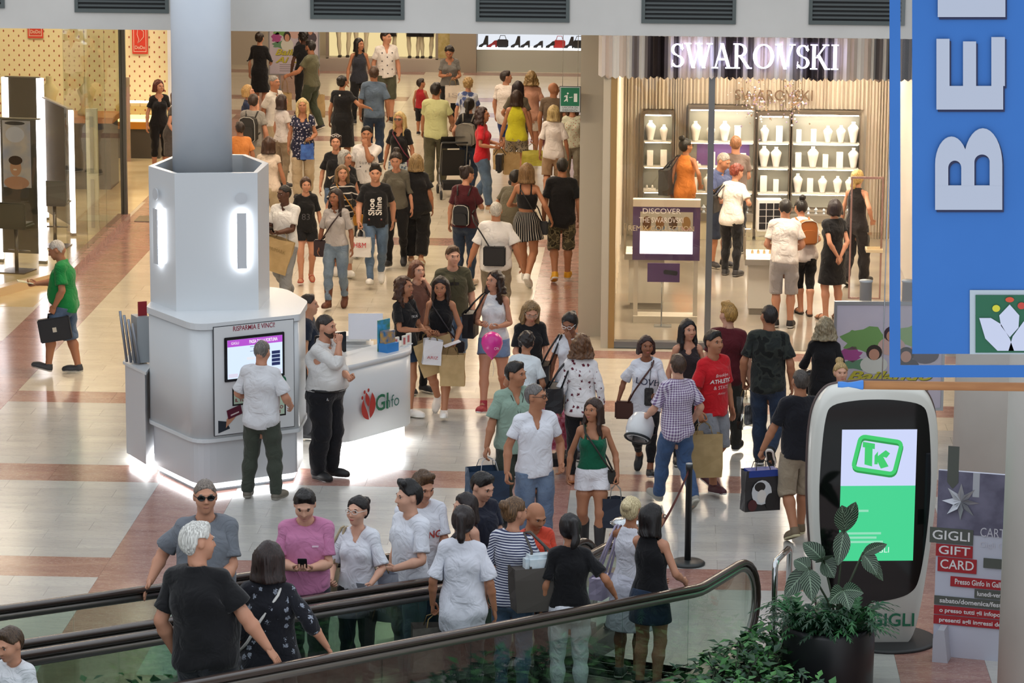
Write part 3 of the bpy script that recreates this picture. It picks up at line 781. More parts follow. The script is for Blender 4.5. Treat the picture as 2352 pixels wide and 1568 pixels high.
def pose(sex, P):
    J = SK[sex]; I = np.eye(3)
    X, Y, Z = np.array([1., 0, 0]), np.array([0, 1., 0]), np.array([0, 0, 1.])
    legs = LEGS[P.get('legs', 'stand')] if isinstance(P.get('legs', 'stand'), str) else P['legs']
    L1, L2 = .4102, .4163; drop = P.get('drop', 0.)
    tgt = {}
    for n, g, i in (('L', legs[0], 1), ('R', legs[1], -1)): tgt[n] = np.array([i * g[0], -g[1] + .02, g[2]])
    for n in 'LR':
        h = J['hip' + n]; dxy = np.linalg.norm((tgt[n] - h)[:2]); lim = math.sqrt(max(((L1 + L2) * .995) ** 2 - dxy ** 2, .01))
        drop = max(drop, h[2] - tgt[n][2] - lim)
    lean, side, bend, tw = P.get('lean', 0), P.get('side', 0), P.get('bend', 0), P.get('twist', 0)
    M = {}
    root = np.array([0, 0, .93]); pr = root + np.array([P.get('shift', 0), 0, -drop])
    Rp = raxis(X, lean * .4) @ raxis(Y, side * .5)
    def at(R, rest_o, new_o): return (R, new_o - R @ rest_o)
    def ap(m, p): return m[0] @ p + m[1]
    M['pelvis'] = at(Rp, root, pr)
    Rs = Rp @ raxis(X, lean * .6 + bend * .5) @ raxis(Y, side * .5) @ raxis(Z, tw * .5); so = np.array([0, 0, 1.04]); M['spine'] = at(Rs, so, ap(M['pelvis'], so))
    Rc = Rs @ raxis(X, bend * .5) @ raxis(Z, tw * .5); co = np.array([0, 0, 1.20]); M['chest'] = at(Rc, co, ap(M['spine'], co))
    hy, hp, hr = P.get('head', (0, 0, 0))
    un = raxis(X, -(lean + bend) * .75)
    no = np.array([0, .015, 1.46]); Rn = Rc @ un @ raxis(Z, hy * .4) @ raxis(X, hp * .4); M['neck'] = at(Rn, no, ap(M['chest'], no))
    ho = np.array([0, .005, 1.56]); Rh = Rn @ raxis(Z, hy * .6) @ raxis(X, hp * .6) @ raxis(Y, hr); M['head'] = at(Rh, ho, ap(M['neck'], ho))
    hands = {}
    for n, i in (('L', 1), ('R', -1)):
        a = P.get('arm' + n, 'down'); a = ARMS[a] if isinstance(a, str) else a
        a = tuple(a) + (0, .4)[len(a) - 3:] if len(a) < 5 else a
        S = ap(M['chest'], J['sh' + n]); T = np.array([i * a[0], -a[1], a[2]]) + np.array([0, 0, -drop * .8])
        pole = np.array([i * .55, .6, -.6]) if 'pole' + n not in P else np.array([i * P['pole' + n][0], -P['pole' + n][1], P['pole' + n][2]])
        l1 = np.linalg.norm(J['el' + n] - J['sh' + n]); l2 = np.linalg.norm(J['wr' + n] - J['el' + n])
        E_, T = ik2(S, T, l1, l2, pole)
        u0 = J['el' + n] - J['sh' + n]; f0 = J['wr' + n] - J['el' + n]
        R1 = rbetween(Rc @ u0, E_ - S) @ Rc; R2 = rbetween(R1 @ f0, T - E_) @ R1
        M['ua' + n] = at(R1, J['sh' + n], S); M['fa' + n] = at(R2, J['el' + n], E_)
        av = R2 @ f0; av /= np.linalg.norm(av); tv = R2 @ np.array([0, -1., 0]); tv -= av * (tv @ av); tv /= np.linalg.norm(tv)
        tv = raxis(av, -i * a[3]) @ tv; pv = np.cross(av, tv) * i
        bd = P.get('wrist' + n, 0)
        if bd:
            Rb = raxis(tv, -i * bd * 1.); av = Rb @ av; pv = np.cross(av, tv) * i
        hands[n] = (T, av, tv, pv, a[4], i)
        g = legs[0] if n == 'L' else legs[1]
        h = ap(M['pelvis'], J['hip' + n]); kp = np.array([i * .15, -1., .1])
        K, An = ik2(h, tgt[n] + np.array([P.get('shift', 0) * 0, 0, 0]), L1, L2, kp)
        R1 = rbetween(J['kn' + n] - J['hip' + n], K - h); R2 = rbetween(R1 @ (J['an' + n] - J['kn' + n]), An - K) @ R1
        M['th' + n] = at(R1, J['hip' + n], h); M['sh' + n] = at(R2, J['kn' + n], K)
        M['ft' + n] = at(raxis(Z, i * g[4]) @ raxis(X, -g[3]), J['an' + n], An)
    R = np.stack([M[b][0] for b in BONES]); t = np.stack([M[b][1] for b in BONES])
    return R, t, hands, M
def skin(co, W, R, t):
    return np.einsum('nb,bij,nj->ni', W, R, co, optimize=True) + W @ t
def morph(p, sex, g=0., belly=0., hs=1., bust=0.):
    p = p.copy(); x, y, z = p.T.copy()
    J = SK[sex]
    arm = sstep(-.03, .05, sarm(x, z, sex)) * (z > .75) * sstep(.095, .135, abs(x))
    hd = sstep(1.47, 1.56, z - .6 * y)
    tor = (1 - arm) * (1 - hd) * (z > .86)
    m = 1 + g * tor * np.where(z > 1.38, np.clip((1.5 - z) / .12, 0, 1), 1)
    p[:, 0] *= m; p[:, 1] *= 1 + (m - 1) * 1.2
    if belly: p[:, 1] -= belly * np.exp(-((z - 1.06) / .14) ** 2) * np.clip(-y / .1 + .2, 0, 1) * (1 - arm)
    for i, n in ((1, 'L'), (-1, 'R')):
        s, e, w = J['sh' + n], J['el' + n], J['wr' + n]; d = (w - s) / np.linalg.norm(w - s)
        q = p - s; tt = q @ d; rad = q - tt[:, None] * d; k = arm * ((x > 0) if i > 0 else (x <= 0)) * .8 * g * np.clip((.52 - tt) / .1, 0, 1)
        p += rad * k[:, None]
        lm = (z < .86) * sstep(.1, .2, z) * ((x > 0) if i > 0 else (x <= 0)) * g * .8
        p[:, 0] += (x - i * .09) * lm; p[:, 1] += y * lm
    if hs != 1:
        c = np.array([0, .01, 1.50]); p += (p - c) * (hd * (hs - 1))[:, None]
    return p

def hand_mesh(curl, i):
    V, Fc = [], []
    def tube(path, ra, rb, nrm, segs=6, cap=True):
        b0 = len(V)
        for k, p in enumerate(path):
            d = path[min(k + 1, len(path) - 1)] - path[max(k - 1, 0)]; d = d / np.linalg.norm(d)
            s = np.cross(d, nrm); s /= np.linalg.norm(s); q = np.cross(s, d)
            for j in range(segs):
                th = 2 * math.pi * j / segs
                V.append(p + s * math.cos(th) * ra[k] + q * math.sin(th) * rb[k])
        for k in range(len(path) - 1):
            for j in range(segs):
                a = b0 + k * segs + j; b = b0 + k * segs + (j + 1) % segs
                Fc.append((a, b, b + segs, a + segs))
        Fc.append(tuple(range(b0 + segs * len(path) - segs, b0 + segs * len(path))))
    Z = np.array([0, 0, 1.]); A = lambda *v: np.array(v, float)
    tube([A(-.02, 0, 0), A(.0, 0, 0), A(.03, .002, .002), A(.06, .002, .003), A(.088, 0, .002), A(.098, 0, .0)], [.021, .024, .036, .041, .040, .034], [.018, .017, .016, .016, .013, .008], Z, 8)
    for k, (off, L) in enumerate(((.029, .073), (.0095, .081), (-.010, .075), (-.028, .060))):
        p = A(.088, off, 0); ang = .05 + .1 * curl; path = [p - A(.02, 0, 0), p]; seg = (.45, .30, .25)
        for s in range(3):
            ang += curl * (1.0, 1.25, .7)[s]
            p = p + L * seg[s] * A(math.cos(ang), math.sin(off * 4), math.sin(ang)); path.append(p)
        tube(path, [.0095, .0098, .0088, .0078, .0055], [.0095, .0095, .0085, .0075, .005], Z if curl < .5 else A(0, 1., 0), 6)
    c = curl
    tube([A(.012, .022, .004), A(.035, .043, .012 + .01 * c), A(.062, .054 - .012 * c, .018 + .02 * c), A(.085, .056 - .028 * c, .02 + .028 * c)], [.014, .0135, .0105, .007], [.014, .013, .010, .006], Z, 6)
    V = np.array(V)
    return V, Fc
HM = {}
def hand_cached(curl, i):
    k = (round(curl, 1), i)
    if k not in HM: HM[k] = hand_mesh(k[0], i)
    return HM[k]
def ico(c, r, n=6, m=4):
    V = [(c[0], c[1], c[2] + r[2])]; Fc = []
    for a in range(1, m):
        for b in range(n):
            th = math.pi * a / m; ph = 2 * math.pi * b / n
            V.append((c[0] + r[0] * math.sin(th) * math.cos(ph), c[1] + r[1] * math.sin(th) * math.sin(ph), c[2] + r[2] * math.cos(th)))
    V.append((c[0], c[1], c[2] - r[2])); e = len(V) - 1
    for b in range(n):
        Fc.append((0, 1 + b, 1 + (b + 1) % n)); Fc.append((e, 1 + (m - 2) * n + (b + 1) % n, 1 + (m - 2) * n + b))
        for a in range(m - 2): Fc.append((1 + a * n + b, 1 + (a + 1) * n + b, 1 + (a + 1) * n + (b + 1) % n, 1 + a * n + (b + 1) % n))
    return V, Fc
FACE = {}
def face_bits(sex):
    if sex in FACE: return FACE[sex]
    T = tpl('body', sex); bv = tbvh(T); out = []
    def fy(x, z):
        h = bv.ray_cast(Vector((x, -1, z)), Vector((0, 1, 0)))
        return h[0].y if h[0] is not None else -.09
    for i in (1, -1):
        y = fy(i * .031, 1.651)
        out.append((ico((i * .031, y + .002, 1.651), (.012, .0055, .0054)), 1)); out.append((ico((i * .031, y - .0025, 1.651), (.0065, .0035, .006)), 2))
        out.append((ico((i * .031, y - .001, 1.658), (.0155, .005, .0026)), 2))
        yb = fy(i * .032, 1.674); out.append((ico((i * .032, yb + .001, 1.674 + (.002 if sex == 'f' else 0)), (.019, .005, .0034 if sex == 'f' else .005)), 3))
    y = fy(0, 1.584); out.append((ico((0, y + .001, 1.5835), (.021, .005, .008 if sex == 'f' else .0065)), 4))
    FACE[sex] = out
    return out
INSIDE = {}
def shrink(sex, garments):
    """rest body with the skin under clothes drawn in a little"""
    key = (sex,) + tuple(g.key for g in garments)
    if key not in INSIDE:
        B = tpl('body', sex); co = B.co.copy()
        nrm = np.zeros(len(co) * 3, np.float32); B.mesh.vertices.foreach_get('normal', nrm); nrm = nrm.reshape(-1, 3)
        for g in garments:
            bv = tbvh(g); lo = g.co.min(0); hi = g.co.max(0)
            cand = np.where(((B.co > lo) & (B.co < hi)).all(1))[0]
            for i in cand:
                l, n, _, d = bv.find_nearest(Vector(B.co[i]), .12)
                if l is not None and (Vector(B.co[i]) - l).dot(n) < .003: co[i] = B.co[i] - nrm[i] * .018
        INSIDE[key] = co
    return INSIDE[key]
class Person: pass
SOLE = '#dcdad2'
GARMENT_NAMES = {}
def person(x, y, h, yaw, sex, skin_, hair, top=None, bottom=None, dress=None, shoes=('shoe', '#222226'), P=None, label='', z=0., g=0., belly=0., hs=1., group=None,
           beard=None, glasses=None, decals=(), socks=None, names=None, headname='person', ground=True):
    P = P or {}; q = Person(); names = names or {}
    sc = h / 1.75; P = dict(P); yw = math.radians(yaw)
    for n, i in (('L', 1), ('R', -1)):       # a hand that rests on something: its place in the room
        a = P.get('arm' + n)
        if isinstance(a, tuple) and isinstance(a[0], Vector):
            d = a[0] - Vector((x, y, z)); lx = (math.cos(yw) * d.x + math.sin(yw) * d.y) / sc; ly = (-math.sin(yw) * d.x + math.cos(yw) * d.y) / sc
            P['arm' + n] = (i * lx, -ly, d.z / sc) + tuple(a[1:])
    R, t, hands, M = pose(sex, P)
    hs2 = hs * 1.06
    garm = []
    if dress: garm.append((names.get('dress', 'dress'), tpl('dress', sex, **dress[0]), dress[1]))
    if top: garm.append((names.get('top', 'shirt'), tpl('top', sex, **top[0]), top[1]))
    if bottom and top and 'waist' not in bottom[0]: bottom = (dict(bottom[0], waist=round(min(1.0, top[0].get('hem', .89) + .045), 3)), bottom[1])
    if bottom:
        k = 'skirt' if 'prof' in bottom[0] else 'bottom'
        garm.append((names.get('bottom', 'skirt' if k == 'skirt' else 'trousers' if bottom[0]['z'] < .3 else 'shorts'), tpl(k, sex, **bottom[0]), bottom[1]))
    B = tpl('body', sex)
    rest = morph(shrink(sex, [a[1] for a in garm]), sex, g, belly, hs2)
    V = [skin(rest, B.W, R, t)]; RST = [B.co]
    if not hasattr(B, 'loops'):
        B.loops = np.zeros(len(B.mesh.loops), np.int32); B.mesh.loops.foreach_get('vertex_index', B.loops)
        B.tot = np.zeros(len(B.mesh.polygons), np.int32); B.mesh.polygons.foreach_get('loop_total', B.tot)
    loops = [B.loops]; tots = [B.tot]; mid = [np.zeros(len(B.tot), int)]; off = len(B.co)
    hR, hT = M['head']; hc = np.array([0, .01, 1.50])
    def addv(v, F, mi, rs=None):
        nonlocal off
        V.append(np.asarray(v)); RST.append(np.asarray(v) if rs is None else np.asarray(rs))
        loops.append(np.array([off + a for f in F for a in f])); tots.append(np.array([len(f) for f in F])); mid.append(np.full(len(F), mi)); off += len(v)
    for (fv, ff), mi in face_bits(sex):
        v = hc + (np.array(fv) - hc) * hs2; addv((hR @ v.T).T + hT, ff, mi)
    hsz = .93 if sex == 'f' else 1.04
    for n, (Tp, av, tv, pv, curl, i) in hands.items():
        hv, hf = hand_cached(curl, i)
        v = Tp - av * .012 + hsz * (hv[:, :1] * av + hv[:, 1:2] * tv + hv[:, 2:] * pv)
        addv(v, [f[::-1] for f in hf] if i > 0 else hf, 0, np.full((len(hv), 3), 1.2) + hv)
        q.__dict__['grip' + n] = Tp + hsz * (av * .09 + pv * .03); q.__dict__['hand' + n] = (Tp, av, tv, pv)
    V = np.concatenate(V)
    zmin = V[:, 2].min() if ground else 0.
    dz = -zmin + (.012 if shoes and shoes[0] != 'bare' else 0)
    def fin(v): v = np.array(v, float); v[..., 2] += dz; return v * sc
    q.fin = fin; q.M = M; q.sc = sc; q.loc = (x, y, z); q.yaw = math.radians(yaw)
    root = empty(headname, (x, y, z), q.yaw, label=label, cat='person', group=group); q.root = root
    eyc = '#2a1a12'; hcol = hair[1] if hair else '#6a5040'
    lip = {'f': '#b06058', 'm': '#a06a58'}[sex]
    ms = [skinmat(skin_), mat('#e6e0da', .4), mat(eyc, .3), hairmat(hcol if hair and hair[0] != 'bald' else '#4a3a30'), mat(lip, .5)]
    def put(name, me, parent=root):
        o = bpy.data.objects.new(name, me); COL.objects.link(o); o.parent = parent; return o
    q.body = put('body', npmesh('body', fin(V), np.concatenate(loops), np.concatenate(tots), ms, np.concatenate(mid), True, np.concatenate(RST)))
    def drape(T, m, name, mirror=False, warp=None):
        co = morph(T.co, sex, g, belly, hs2)
        me = T.mesh.copy(); me.name = name; W = T.W
        if warp is not None: co = warp(co)
        me.vertices.foreach_set('co', fin(skin(co, W, R, t)).astype(np.float32).ravel()); me.materials.clear(); me.materials.append(m); me.update()
        return put(name, me)
    q.garm = {}
    for nm, T, m in garm: q.garm[nm] = (drape(T, m if not isinstance(m, str) else cloth(m), nm), T)
    if hair and hair[0] is not None:
        st = hair[0]; T = tpl('hair', 'm', style=st, seed=hair[3] if len(hair) > 3 else 0); q.hair = drape(T, hairmat(hair[1], hair[2] if len(hair) > 2 else None), 'hair')
    if beard: drape(tpl('beard'), hairmat(beard), 'beard')
    def footpart(T, n, m, name):
        b = BONES.index('ft' + n); co = T.co.copy()
        me = T.mesh.copy(); me.name = name
        if n == 'R': co[:, 0] *= -1
        wt = sstep(.20, .10, T.co[:, 2])[:, None] if T.co[:, 2].max() > .2 else 1.
        bs = BONES.index('sh' + n)
        v = ((R[b] @ co.T).T + t[b]) * wt + ((R[bs] @ co.T).T + t[bs]) * (1 - wt)
        me.vertices.foreach_set('co', fin(v).astype(np.float32).ravel())
        if n == 'R': me.flip_normals()
        me.materials.clear(); me.materials.append(m); me.update()
        return put(name, me)
    if shoes and shoes[0] != 'bare':
        for n in 'LR':
            if shoes[0] == 'sandal':
                s = footpart(tpl('sole'), n, mat(shoes[1], .7), 'sandal')
                mb = MB(); b = BONES.index('ft' + n); a = SK['m']['an' + n]
                pts = []
                for k in range(9):
                    th = math.pi * k / 8; p = a + np.array([.046 * math.cos(th), -.10, -.062 + .052 * math.sin(th)]); pts.append(fin(R[b] @ p + t[b]))
                mb.tube([tuple(p) for p in pts], .008 * sc, mat(shoes[1], .6), 5).build('strap', s)
            else:
                s = footpart(tpl('shoe', style=shoes[0]), n, mat(shoes[1], .55), 'shoe' if shoes[0] != 'boot' else 'boot')
                sl = footpart(tpl('sole'), n, mat(shoes[2] if len(shoes) > 2 else SOLE, .6), 'sole'); sl.parent = s
    # ---- decals printed on a shirt (letters, stars ...): flat print lying on the cloth
    for dcl in decals:
        nm, dv, df, m = dcl[:4]; back = len(dcl) > 4 and dcl[4]
        go, T = q.garm[nm]; bv = tbvh(T); out = []
        for p in dv:
            o_ = Vector((p[0] * (-1 if back else 1), 1. if back else -1., p[1])); hit = bv.ray_cast(o_, Vector((0, -1 if back else 1, 0)))
            yy = hit[0].y if hit[0] is not None else (.13 if back else -.13)
            out.append((o_.x, yy + (.008 if back else -.008), p[1]))
        co = np.array(out); W = weights(co, sex, 'skirt' if T.kind in ('skirt', 'dress') else 'body')
        v = fin(skin(morph(co, sex, g, belly), W, R, t))
        me = bpy.data.meshes.new('print'); me.from_pydata([tuple(p) for p in v], [], [tuple(f) for f in df]); me.materials.append(m); me.update(); put('print', me, go)
    if glasses:
        mb = MB(); gm = mat(glasses[1], .25); up = glasses[2] if len(glasses) > 2 else 0.
        zc = 1.652 + (.095 if up else 0); yc = -.102 + (.04 if up else 0)
        def hp(p):
            p = hc + (np.array(p) - hc) * hs2 * 1.01; return tuple(fin(hR @ p + hT))
        for i in (1, -1):
            ring = [hp((i * .034 + .025 * math.cos(a), yc + .012 * abs(math.cos(a)) * (1 if i * math.cos(a) > 0 else .2), zc + .018 * math.sin(a))) for a in [k * math.pi / 6 for k in range(12)]]
            mb.tube(ring, .0032 * sc, gm, 5, closed=True)
            if glasses[0] == 'sun': mb.add(ring, [tuple(range(12))], gm)
            mb.tube([hp((i * .058, yc + .012, zc)), hp((i * .079, -.03, zc + .002)), hp((i * .082, .02, zc - (0 if not up else .03)))], .003 * sc, gm, 5)
        mb.tube([hp((-.01, yc - .002, zc + .006)), hp((.01, yc - .002, zc + .006))], .003 * sc, gm, 5)
        mb.build('glasses', root)
    if socks:
        for n in 'LR':
            an, kn = M['sh' + n][0] @ SK['m']['an' + n] + M['sh' + n][1], M['sh' + n][0] @ SK['m']['kn' + n] + M['sh' + n][1]
            d = kn - an; MB().tube([tuple(fin(an + d * s)) for s in (-.05, .1, .2, socks[1])], [.043 * sc, .043 * sc, .045 * sc, .05 * sc], mat(socks[0], .9), 10).build('sock', root)
    c_, s_ = math.cos(q.yaw), math.sin(q.yaw)
    def wp(p):   # person-local posed point (1.75 m units) -> world
        p = fin(p); return Vector((x + c_ * p[0] - s_ * p[1], y + s_ * p[0] + c_ * p[1], z + p[2]))
    q.wp = wp
    q.bone = lambda b, p: wp(M[b][0] @ np.array(p, float) + M[b][1])
    q.grip = lambda n: wp(q.__dict__['grip' + n])
    return q
def ptext(s, size, z, x=0., rot=0., **kw):
    V, F = text_geo(s, size, **kw); c, sn = math.cos(math.radians(rot)), math.sin(math.radians(rot))
    # finer strips so that the print follows the cloth
    return [(x + v.x * c - v.y * sn, z + v.x * sn + v.y * c) for v in V], F
# ------------------------------------------------------------------ information island
WH = mat('#d3d7da', .28); WH2 = mat('#c9ccd0', .35); LED = emis('#ffffff', 14.); RED = mat('#8e1f3a', .5); GREEN = mat('#1d6b4c', .5); DK = mat('#15161a', .3); STEEL = mat('#b9bcbe', .25, .9)
def rounded(poly, r, n=5):
    out = []; k = len(poly)
    for i in range(k):
        p = Vector(poly[i][:2]); a = (Vector(poly[i - 1][:2]) - p); b = (Vector(poly[(i + 1) % k][:2]) - p)
        rr = r[i] if isinstance(r, (list, tuple)) else r
        if rr <= 0: out.append(tuple(p)); continue
        A = p + a.normalized() * rr; B = p + b.normalized() * rr
        for j in range(n + 1):
            t = j / n; out.append(tuple(A * (1 - t) ** 2 + p * 2 * t * (1 - t) + B * t * t))
    return out
def inset(poly, d):
    c = sum((Vector(p[:2]) for p in poly), Vector((0, 0))) / len(poly)
    return [tuple(Vector(p[:2]) + (c - Vector(p[:2])).normalized() * d) for p in poly]
KP = rounded([(-5.62, 34.45), (-4.95, 33.47), (-3.93, 34.16), (-3.93, 34.9), (-4.3, 35.75), (-5.62, 35.75)], [.05, .22, .04, .1, .3, .1])
island = empty('information_island', (-4.8, 34.7, 0), label='white information tower with touch screen around the column', cat='information kiosk')
def lc(o): return Matrix.Translation(-Vector(o.location))
I = lc(island)
b = MB(); b.prism(inset(KP, .035), .10, .60, WH2, I); b.build('plinth', island)
b = MB(); b.prism(KP, .58, 1.80, WH, I, True); b.build('cabinet', island)
MB().prism([tuple(Vector(p) + (Vector(p) - Vector((-4.8, 34.7))).normalized() * .012) for p in KP], .56, .60, WH, I).build('ledge', island)
b = MB(); b.prism([tuple(Vector(p) + (Vector(p) - Vector((-4.8, 34.7))).normalized() * .02) for p in KP], 1.80, 1.87, WH, I); b.build('top', island)
MB().prism(inset(KP, .09), .0, .10, mat('#70757a', .5), I).build('kick', island)
lb = MB()
pl = inset(KP, .075)
for a_, c_ in zip(pl, pl[1:] + pl[:1]):
    lb.add([(a_[0], a_[1], .035), (c_[0], c_[1], .035), (c_[0], c_[1], .085), (a_[0], a_[1], .085)], [(0, 1, 2, 3)], LED, False, I)
lb.build('led_strip', island)
# tower round the column
TP = [(-5.64, 34.75), (-5.27, 34.2), (-4.39, 34.36), (-4.36, 35.1), (-4.7, 35.75), (-5.45, 35.75)]
tw = MB(); n = len(TP); ip = [tuple(Vector(p) + (Vector((-5.02, 35.0)) - Vector(p)).normalized() * .07) for p in TP]
for (a, bq), (ia, ib) in zip(zip(TP, TP[1:] + TP[:1]), zip(ip, ip[1:] + ip[:1])):
    tw.add([(*a, 1.87), (*bq, 1.87), (*bq, 3.38), (*a, 3.38), (*ib, 3.38), (*ia, 3.38), (*ib, 3.1), (*ia, 3.1)], [(0, 1, 2, 3), (3, 2, 4, 5), (5, 4, 6, 7)], WH, False, I)
tw.add([(*p, 3.1) for p in ip], [tuple(range(n))], mat('#3a342e', .8), False, I)
tw.build('tower', island)
for k, (pa, pb, fr) in enumerate((((-5.27, 34.2), (-4.39, 34.36), .80), ((-5.64, 34.75), (-5.27, 34.2), .42))):
    A, B = Vector(pa), Vector(pb); d = (B - A).normalized(); nr = Vector((d.y, -d.x)); P = A + (B - A) * fr; rz = math.atan2(d.y, d.x)
    s = MB(); Mx = I @ Matrix.Translation((P.x + nr.x * .05, P.y + nr.y * .05, 0)) @ Matrix.Rotation(rz, 4, 'Z')
    s.box((-.052, -.012, 2.34), (.052, 0, 2.95), WH2, Mx)
    s.lathe([(.066, -.006), (.066, .006)], WH2, 24, Mx @ Matrix.Translation((0, 0, 3.11)) @ Matrix.Rotation(math.pi / 2, 4, 'X'), False)
    for zz in (2.5, 2.8): s.box((-.01, 0, zz), (.01, .05, zz + .02), WH2, Mx)
    s.build('letter_i', island)
    g = MB(); g.box((-.046, .012, 2.345), (.046, .02, 2.945), emis('#f4f8ff', 24.), Mx); g.build('led_backlight', island)
# touch screen panel on the right-hand front face
A, B = Vector((-4.79, 33.575)), Vector((-3.985, 34.12)); d = (B - A).normalized(); rz = math.atan2(d.y, d.x); nr = Vector((d.y, -d.x)); C0 = (A + B) / 2 + nr * .006; Wd = (B - A).length
FM = I @ Matrix.Translation((C0.x, C0.y, 0)) @ Matrix.Rotation(rz, 4, 'Z')
PAN = mat('#d6d9db', .3)
b = MB(); b.box((-Wd / 2, -.012, .63), (Wd / 2, 0, 1.83), mat('#3a3d42', .4), FM); b.box((-Wd / 2 + .008, -.016, .638), (Wd / 2 - .008, -.006, 1.822), PAN, FM)
pn = b.build('front_panel', island)
b = MB(); wall_text(b, 'RISPARMIA E VINCI!', RED, 0, -.018, 1.785, .075, bold=.0008, width=.50); 
for v in range(len(b.v)): b.v[v] = FM @ b.v[v]
b.build('lettering', pn)
SW, SZ0, SZ1 = .36, 1.215, 1.70
b = MB(); b.box((-SW, -.035, SZ0), (SW, -.012, SZ1), DK, FM, .006); sc_ = b.build('touch_screen', island)
b = MB(); E1 = emis('#cfe0f8', 1.15); E2 = emis('#b04fc8', 1.1); b.box((-SW + .03, -.038, SZ0 + .03), (SW - .03, -.036, SZ1 - .03), E1, FM); b.box((-SW + .03, -.0395, SZ1 - .105), (SW - .03, -.038, SZ1 - .03), E2, FM)
for x0, x1, z0, z1, m in ((-.06, .16, .36, .366, '#8a94b0'), (-.06, .10, .31, .316, '#8a94b0'), (-.10, -.0, .22, .25, '#f4f6ff'), (.02, .14, .235, .241, '#8a94b0'), (-.32, -.21, .045, .085, '#e8e4f8'), (.22, .32, .045, .085, '#e8e4f8')): b.box((x0, -.040, SZ0 + z0), (x1, -.0385, SZ0 + z1), emis(m, .9), FM)
for r in range(4): b.box((.20, -.040, SZ0 + .13 + r * .042), (.30, -.0385, SZ0 + .165 + r * .042), emis('#243064', .8), FM)
wt = MB(); wall_text(wt, 'PASSA DALLA FORTUNA', emis('#ffffff', 1.), .10, -.041, SZ1 - .068, .052, bold=.001, width=.34); wall_text(wt, 'GIGLI', emis('#ffffff', 1.), -.24, -.041, SZ1 - .068, .04)
for v in wt.v: b.v.append(FM @ v)
o_ = len(b.v) - len(wt.v); mi = b.mi(emis('#ffffff', 1.))
for f in wt.f: b.f.append([o_ + q for q in f]); b.m.append(mi); b.sm.append(False)
b.build('display', sc_)
b = MB(); PG = mat('#b9cfb9', .5)
def card(pts, m, y=-.019): b.add([(p[0], y, p[1]) for p in pts], [tuple(range(len(pts)))], m, False, FM)
def ell_pts(cx, cz, rx, rz_, n=18): return [(cx + rx * math.cos(2 * math.pi * k / n), cz + rz_ * math.sin(2 * math.pi * k / n)) for k in range(n)]
for x0, x1, z0, z1 in ((-.25, .1, .96, 1.13), (-.06, .36, .79, 1.0)): card([(x0 - .018, z0 - .018), (x1 + .018, z0 - .018), (x1 + .018, z1 + .018), (x0 - .018, z1 + .018)], DK, -.0175)
for x0, x1, z0, z1 in ((-.25, .1, .96, 1.13), (-.06, .36, .79, 1.0)): card([(x0, z0), (x1, z0), (x1, z1), (x0, z1)], PG)
card(ell_pts(.33, 1.16, .055, .055), GREEN, -.020); card(ell_pts(.33, 1.165, .025, .022), mat('#b8452e', .5), -.021); card(ell_pts(.385, 1.115, .014, .014), DK, -.021)
card([(-.44, .66), (-.30, .70), (-.34, .78), (-.44, .80)], mat('#1c2430', .7)); card([(-.35, .71), (-.25, .80), (-.19, .87), (-.26, .90), (-.34, .80)], mat('#c08a6c', .6), -.0195); card([(-.32, .80), (-.15, .85), (-.17, .95), (-.34, .90)], mat('#5a1730', .4), -.021)
card([(-.29, .835), (-.19, .865), (-.192, .88), (-.292, .85)], mat('#d8c8c8', .4), -.0215)
b.build('printed_artwork', pn)
for s_, x_, z_ in (('IL TUO', -.16, 1.0), ('OLO', .29, .87), ('VI', .29, .82)):
    b = MB(); wall_text(b, s_, RED, x_, -.0225, z_, .05, bold=.001)
    for v in range(len(b.v)): b.v[v] = FM @ b.v[v]
    b.build('printed_word', pn)
MB().lathe([(.012, -.01), (.012, .01)], STEEL, 12, FM @ Matrix.Translation((.12, -.03, .50)) @ Matrix.Rotation(math.pi / 2, 4, 'X')).build('lock', island)
# low counter left of the tower, with a brochure rack
lcn = empty('side_counter', (-5.75, 35.1, 0), label='low white counter holding a brochure rack beside the tower', cat='counter')
Q = [(-5.97, 34.95), (-5.66, 34.40), (-5.66, 35.7), (-5.97, 35.7)]; J2 = lc(lcn)
MB().prism(Q, .10, 1.12, WH2, J2).build('body', lcn); MB().prism([(-5.99, 34.93), (-5.64, 34.36), (-5.64, 35.72), (-5.99, 35.72)], 1.12, 1.15, WH, J2).build('top', lcn); MB().prism(inset(Q, .05), 0, .10, emis('#ffffff', 9.), J2).build('lit_plinth', lcn)
rk = empty('brochure_rack', (-5.80, 34.85, 1.167), .5, label='slanted wire brochure rack with grey leaflets and a red sign', cat='brochure rack')
for k in range(4): MB().tube([(-.03 - .03 * k, -.1 + .05 * k, .0), (-.10 - .03 * k, -.1 + .05 * k, .46 + .04 * k)], .016, mat('#8d9097', .35, .6)).build('rail', rk)
MB().box((-.04, -.08, 0), (.10, .12, .52), mat('#9aa0a4', .4)).build('leaflet_box', rk)
MB().box((.0, -.02, .52), (.10, 0, .68), mat('#8e1824', .5)).build('sign', rk)
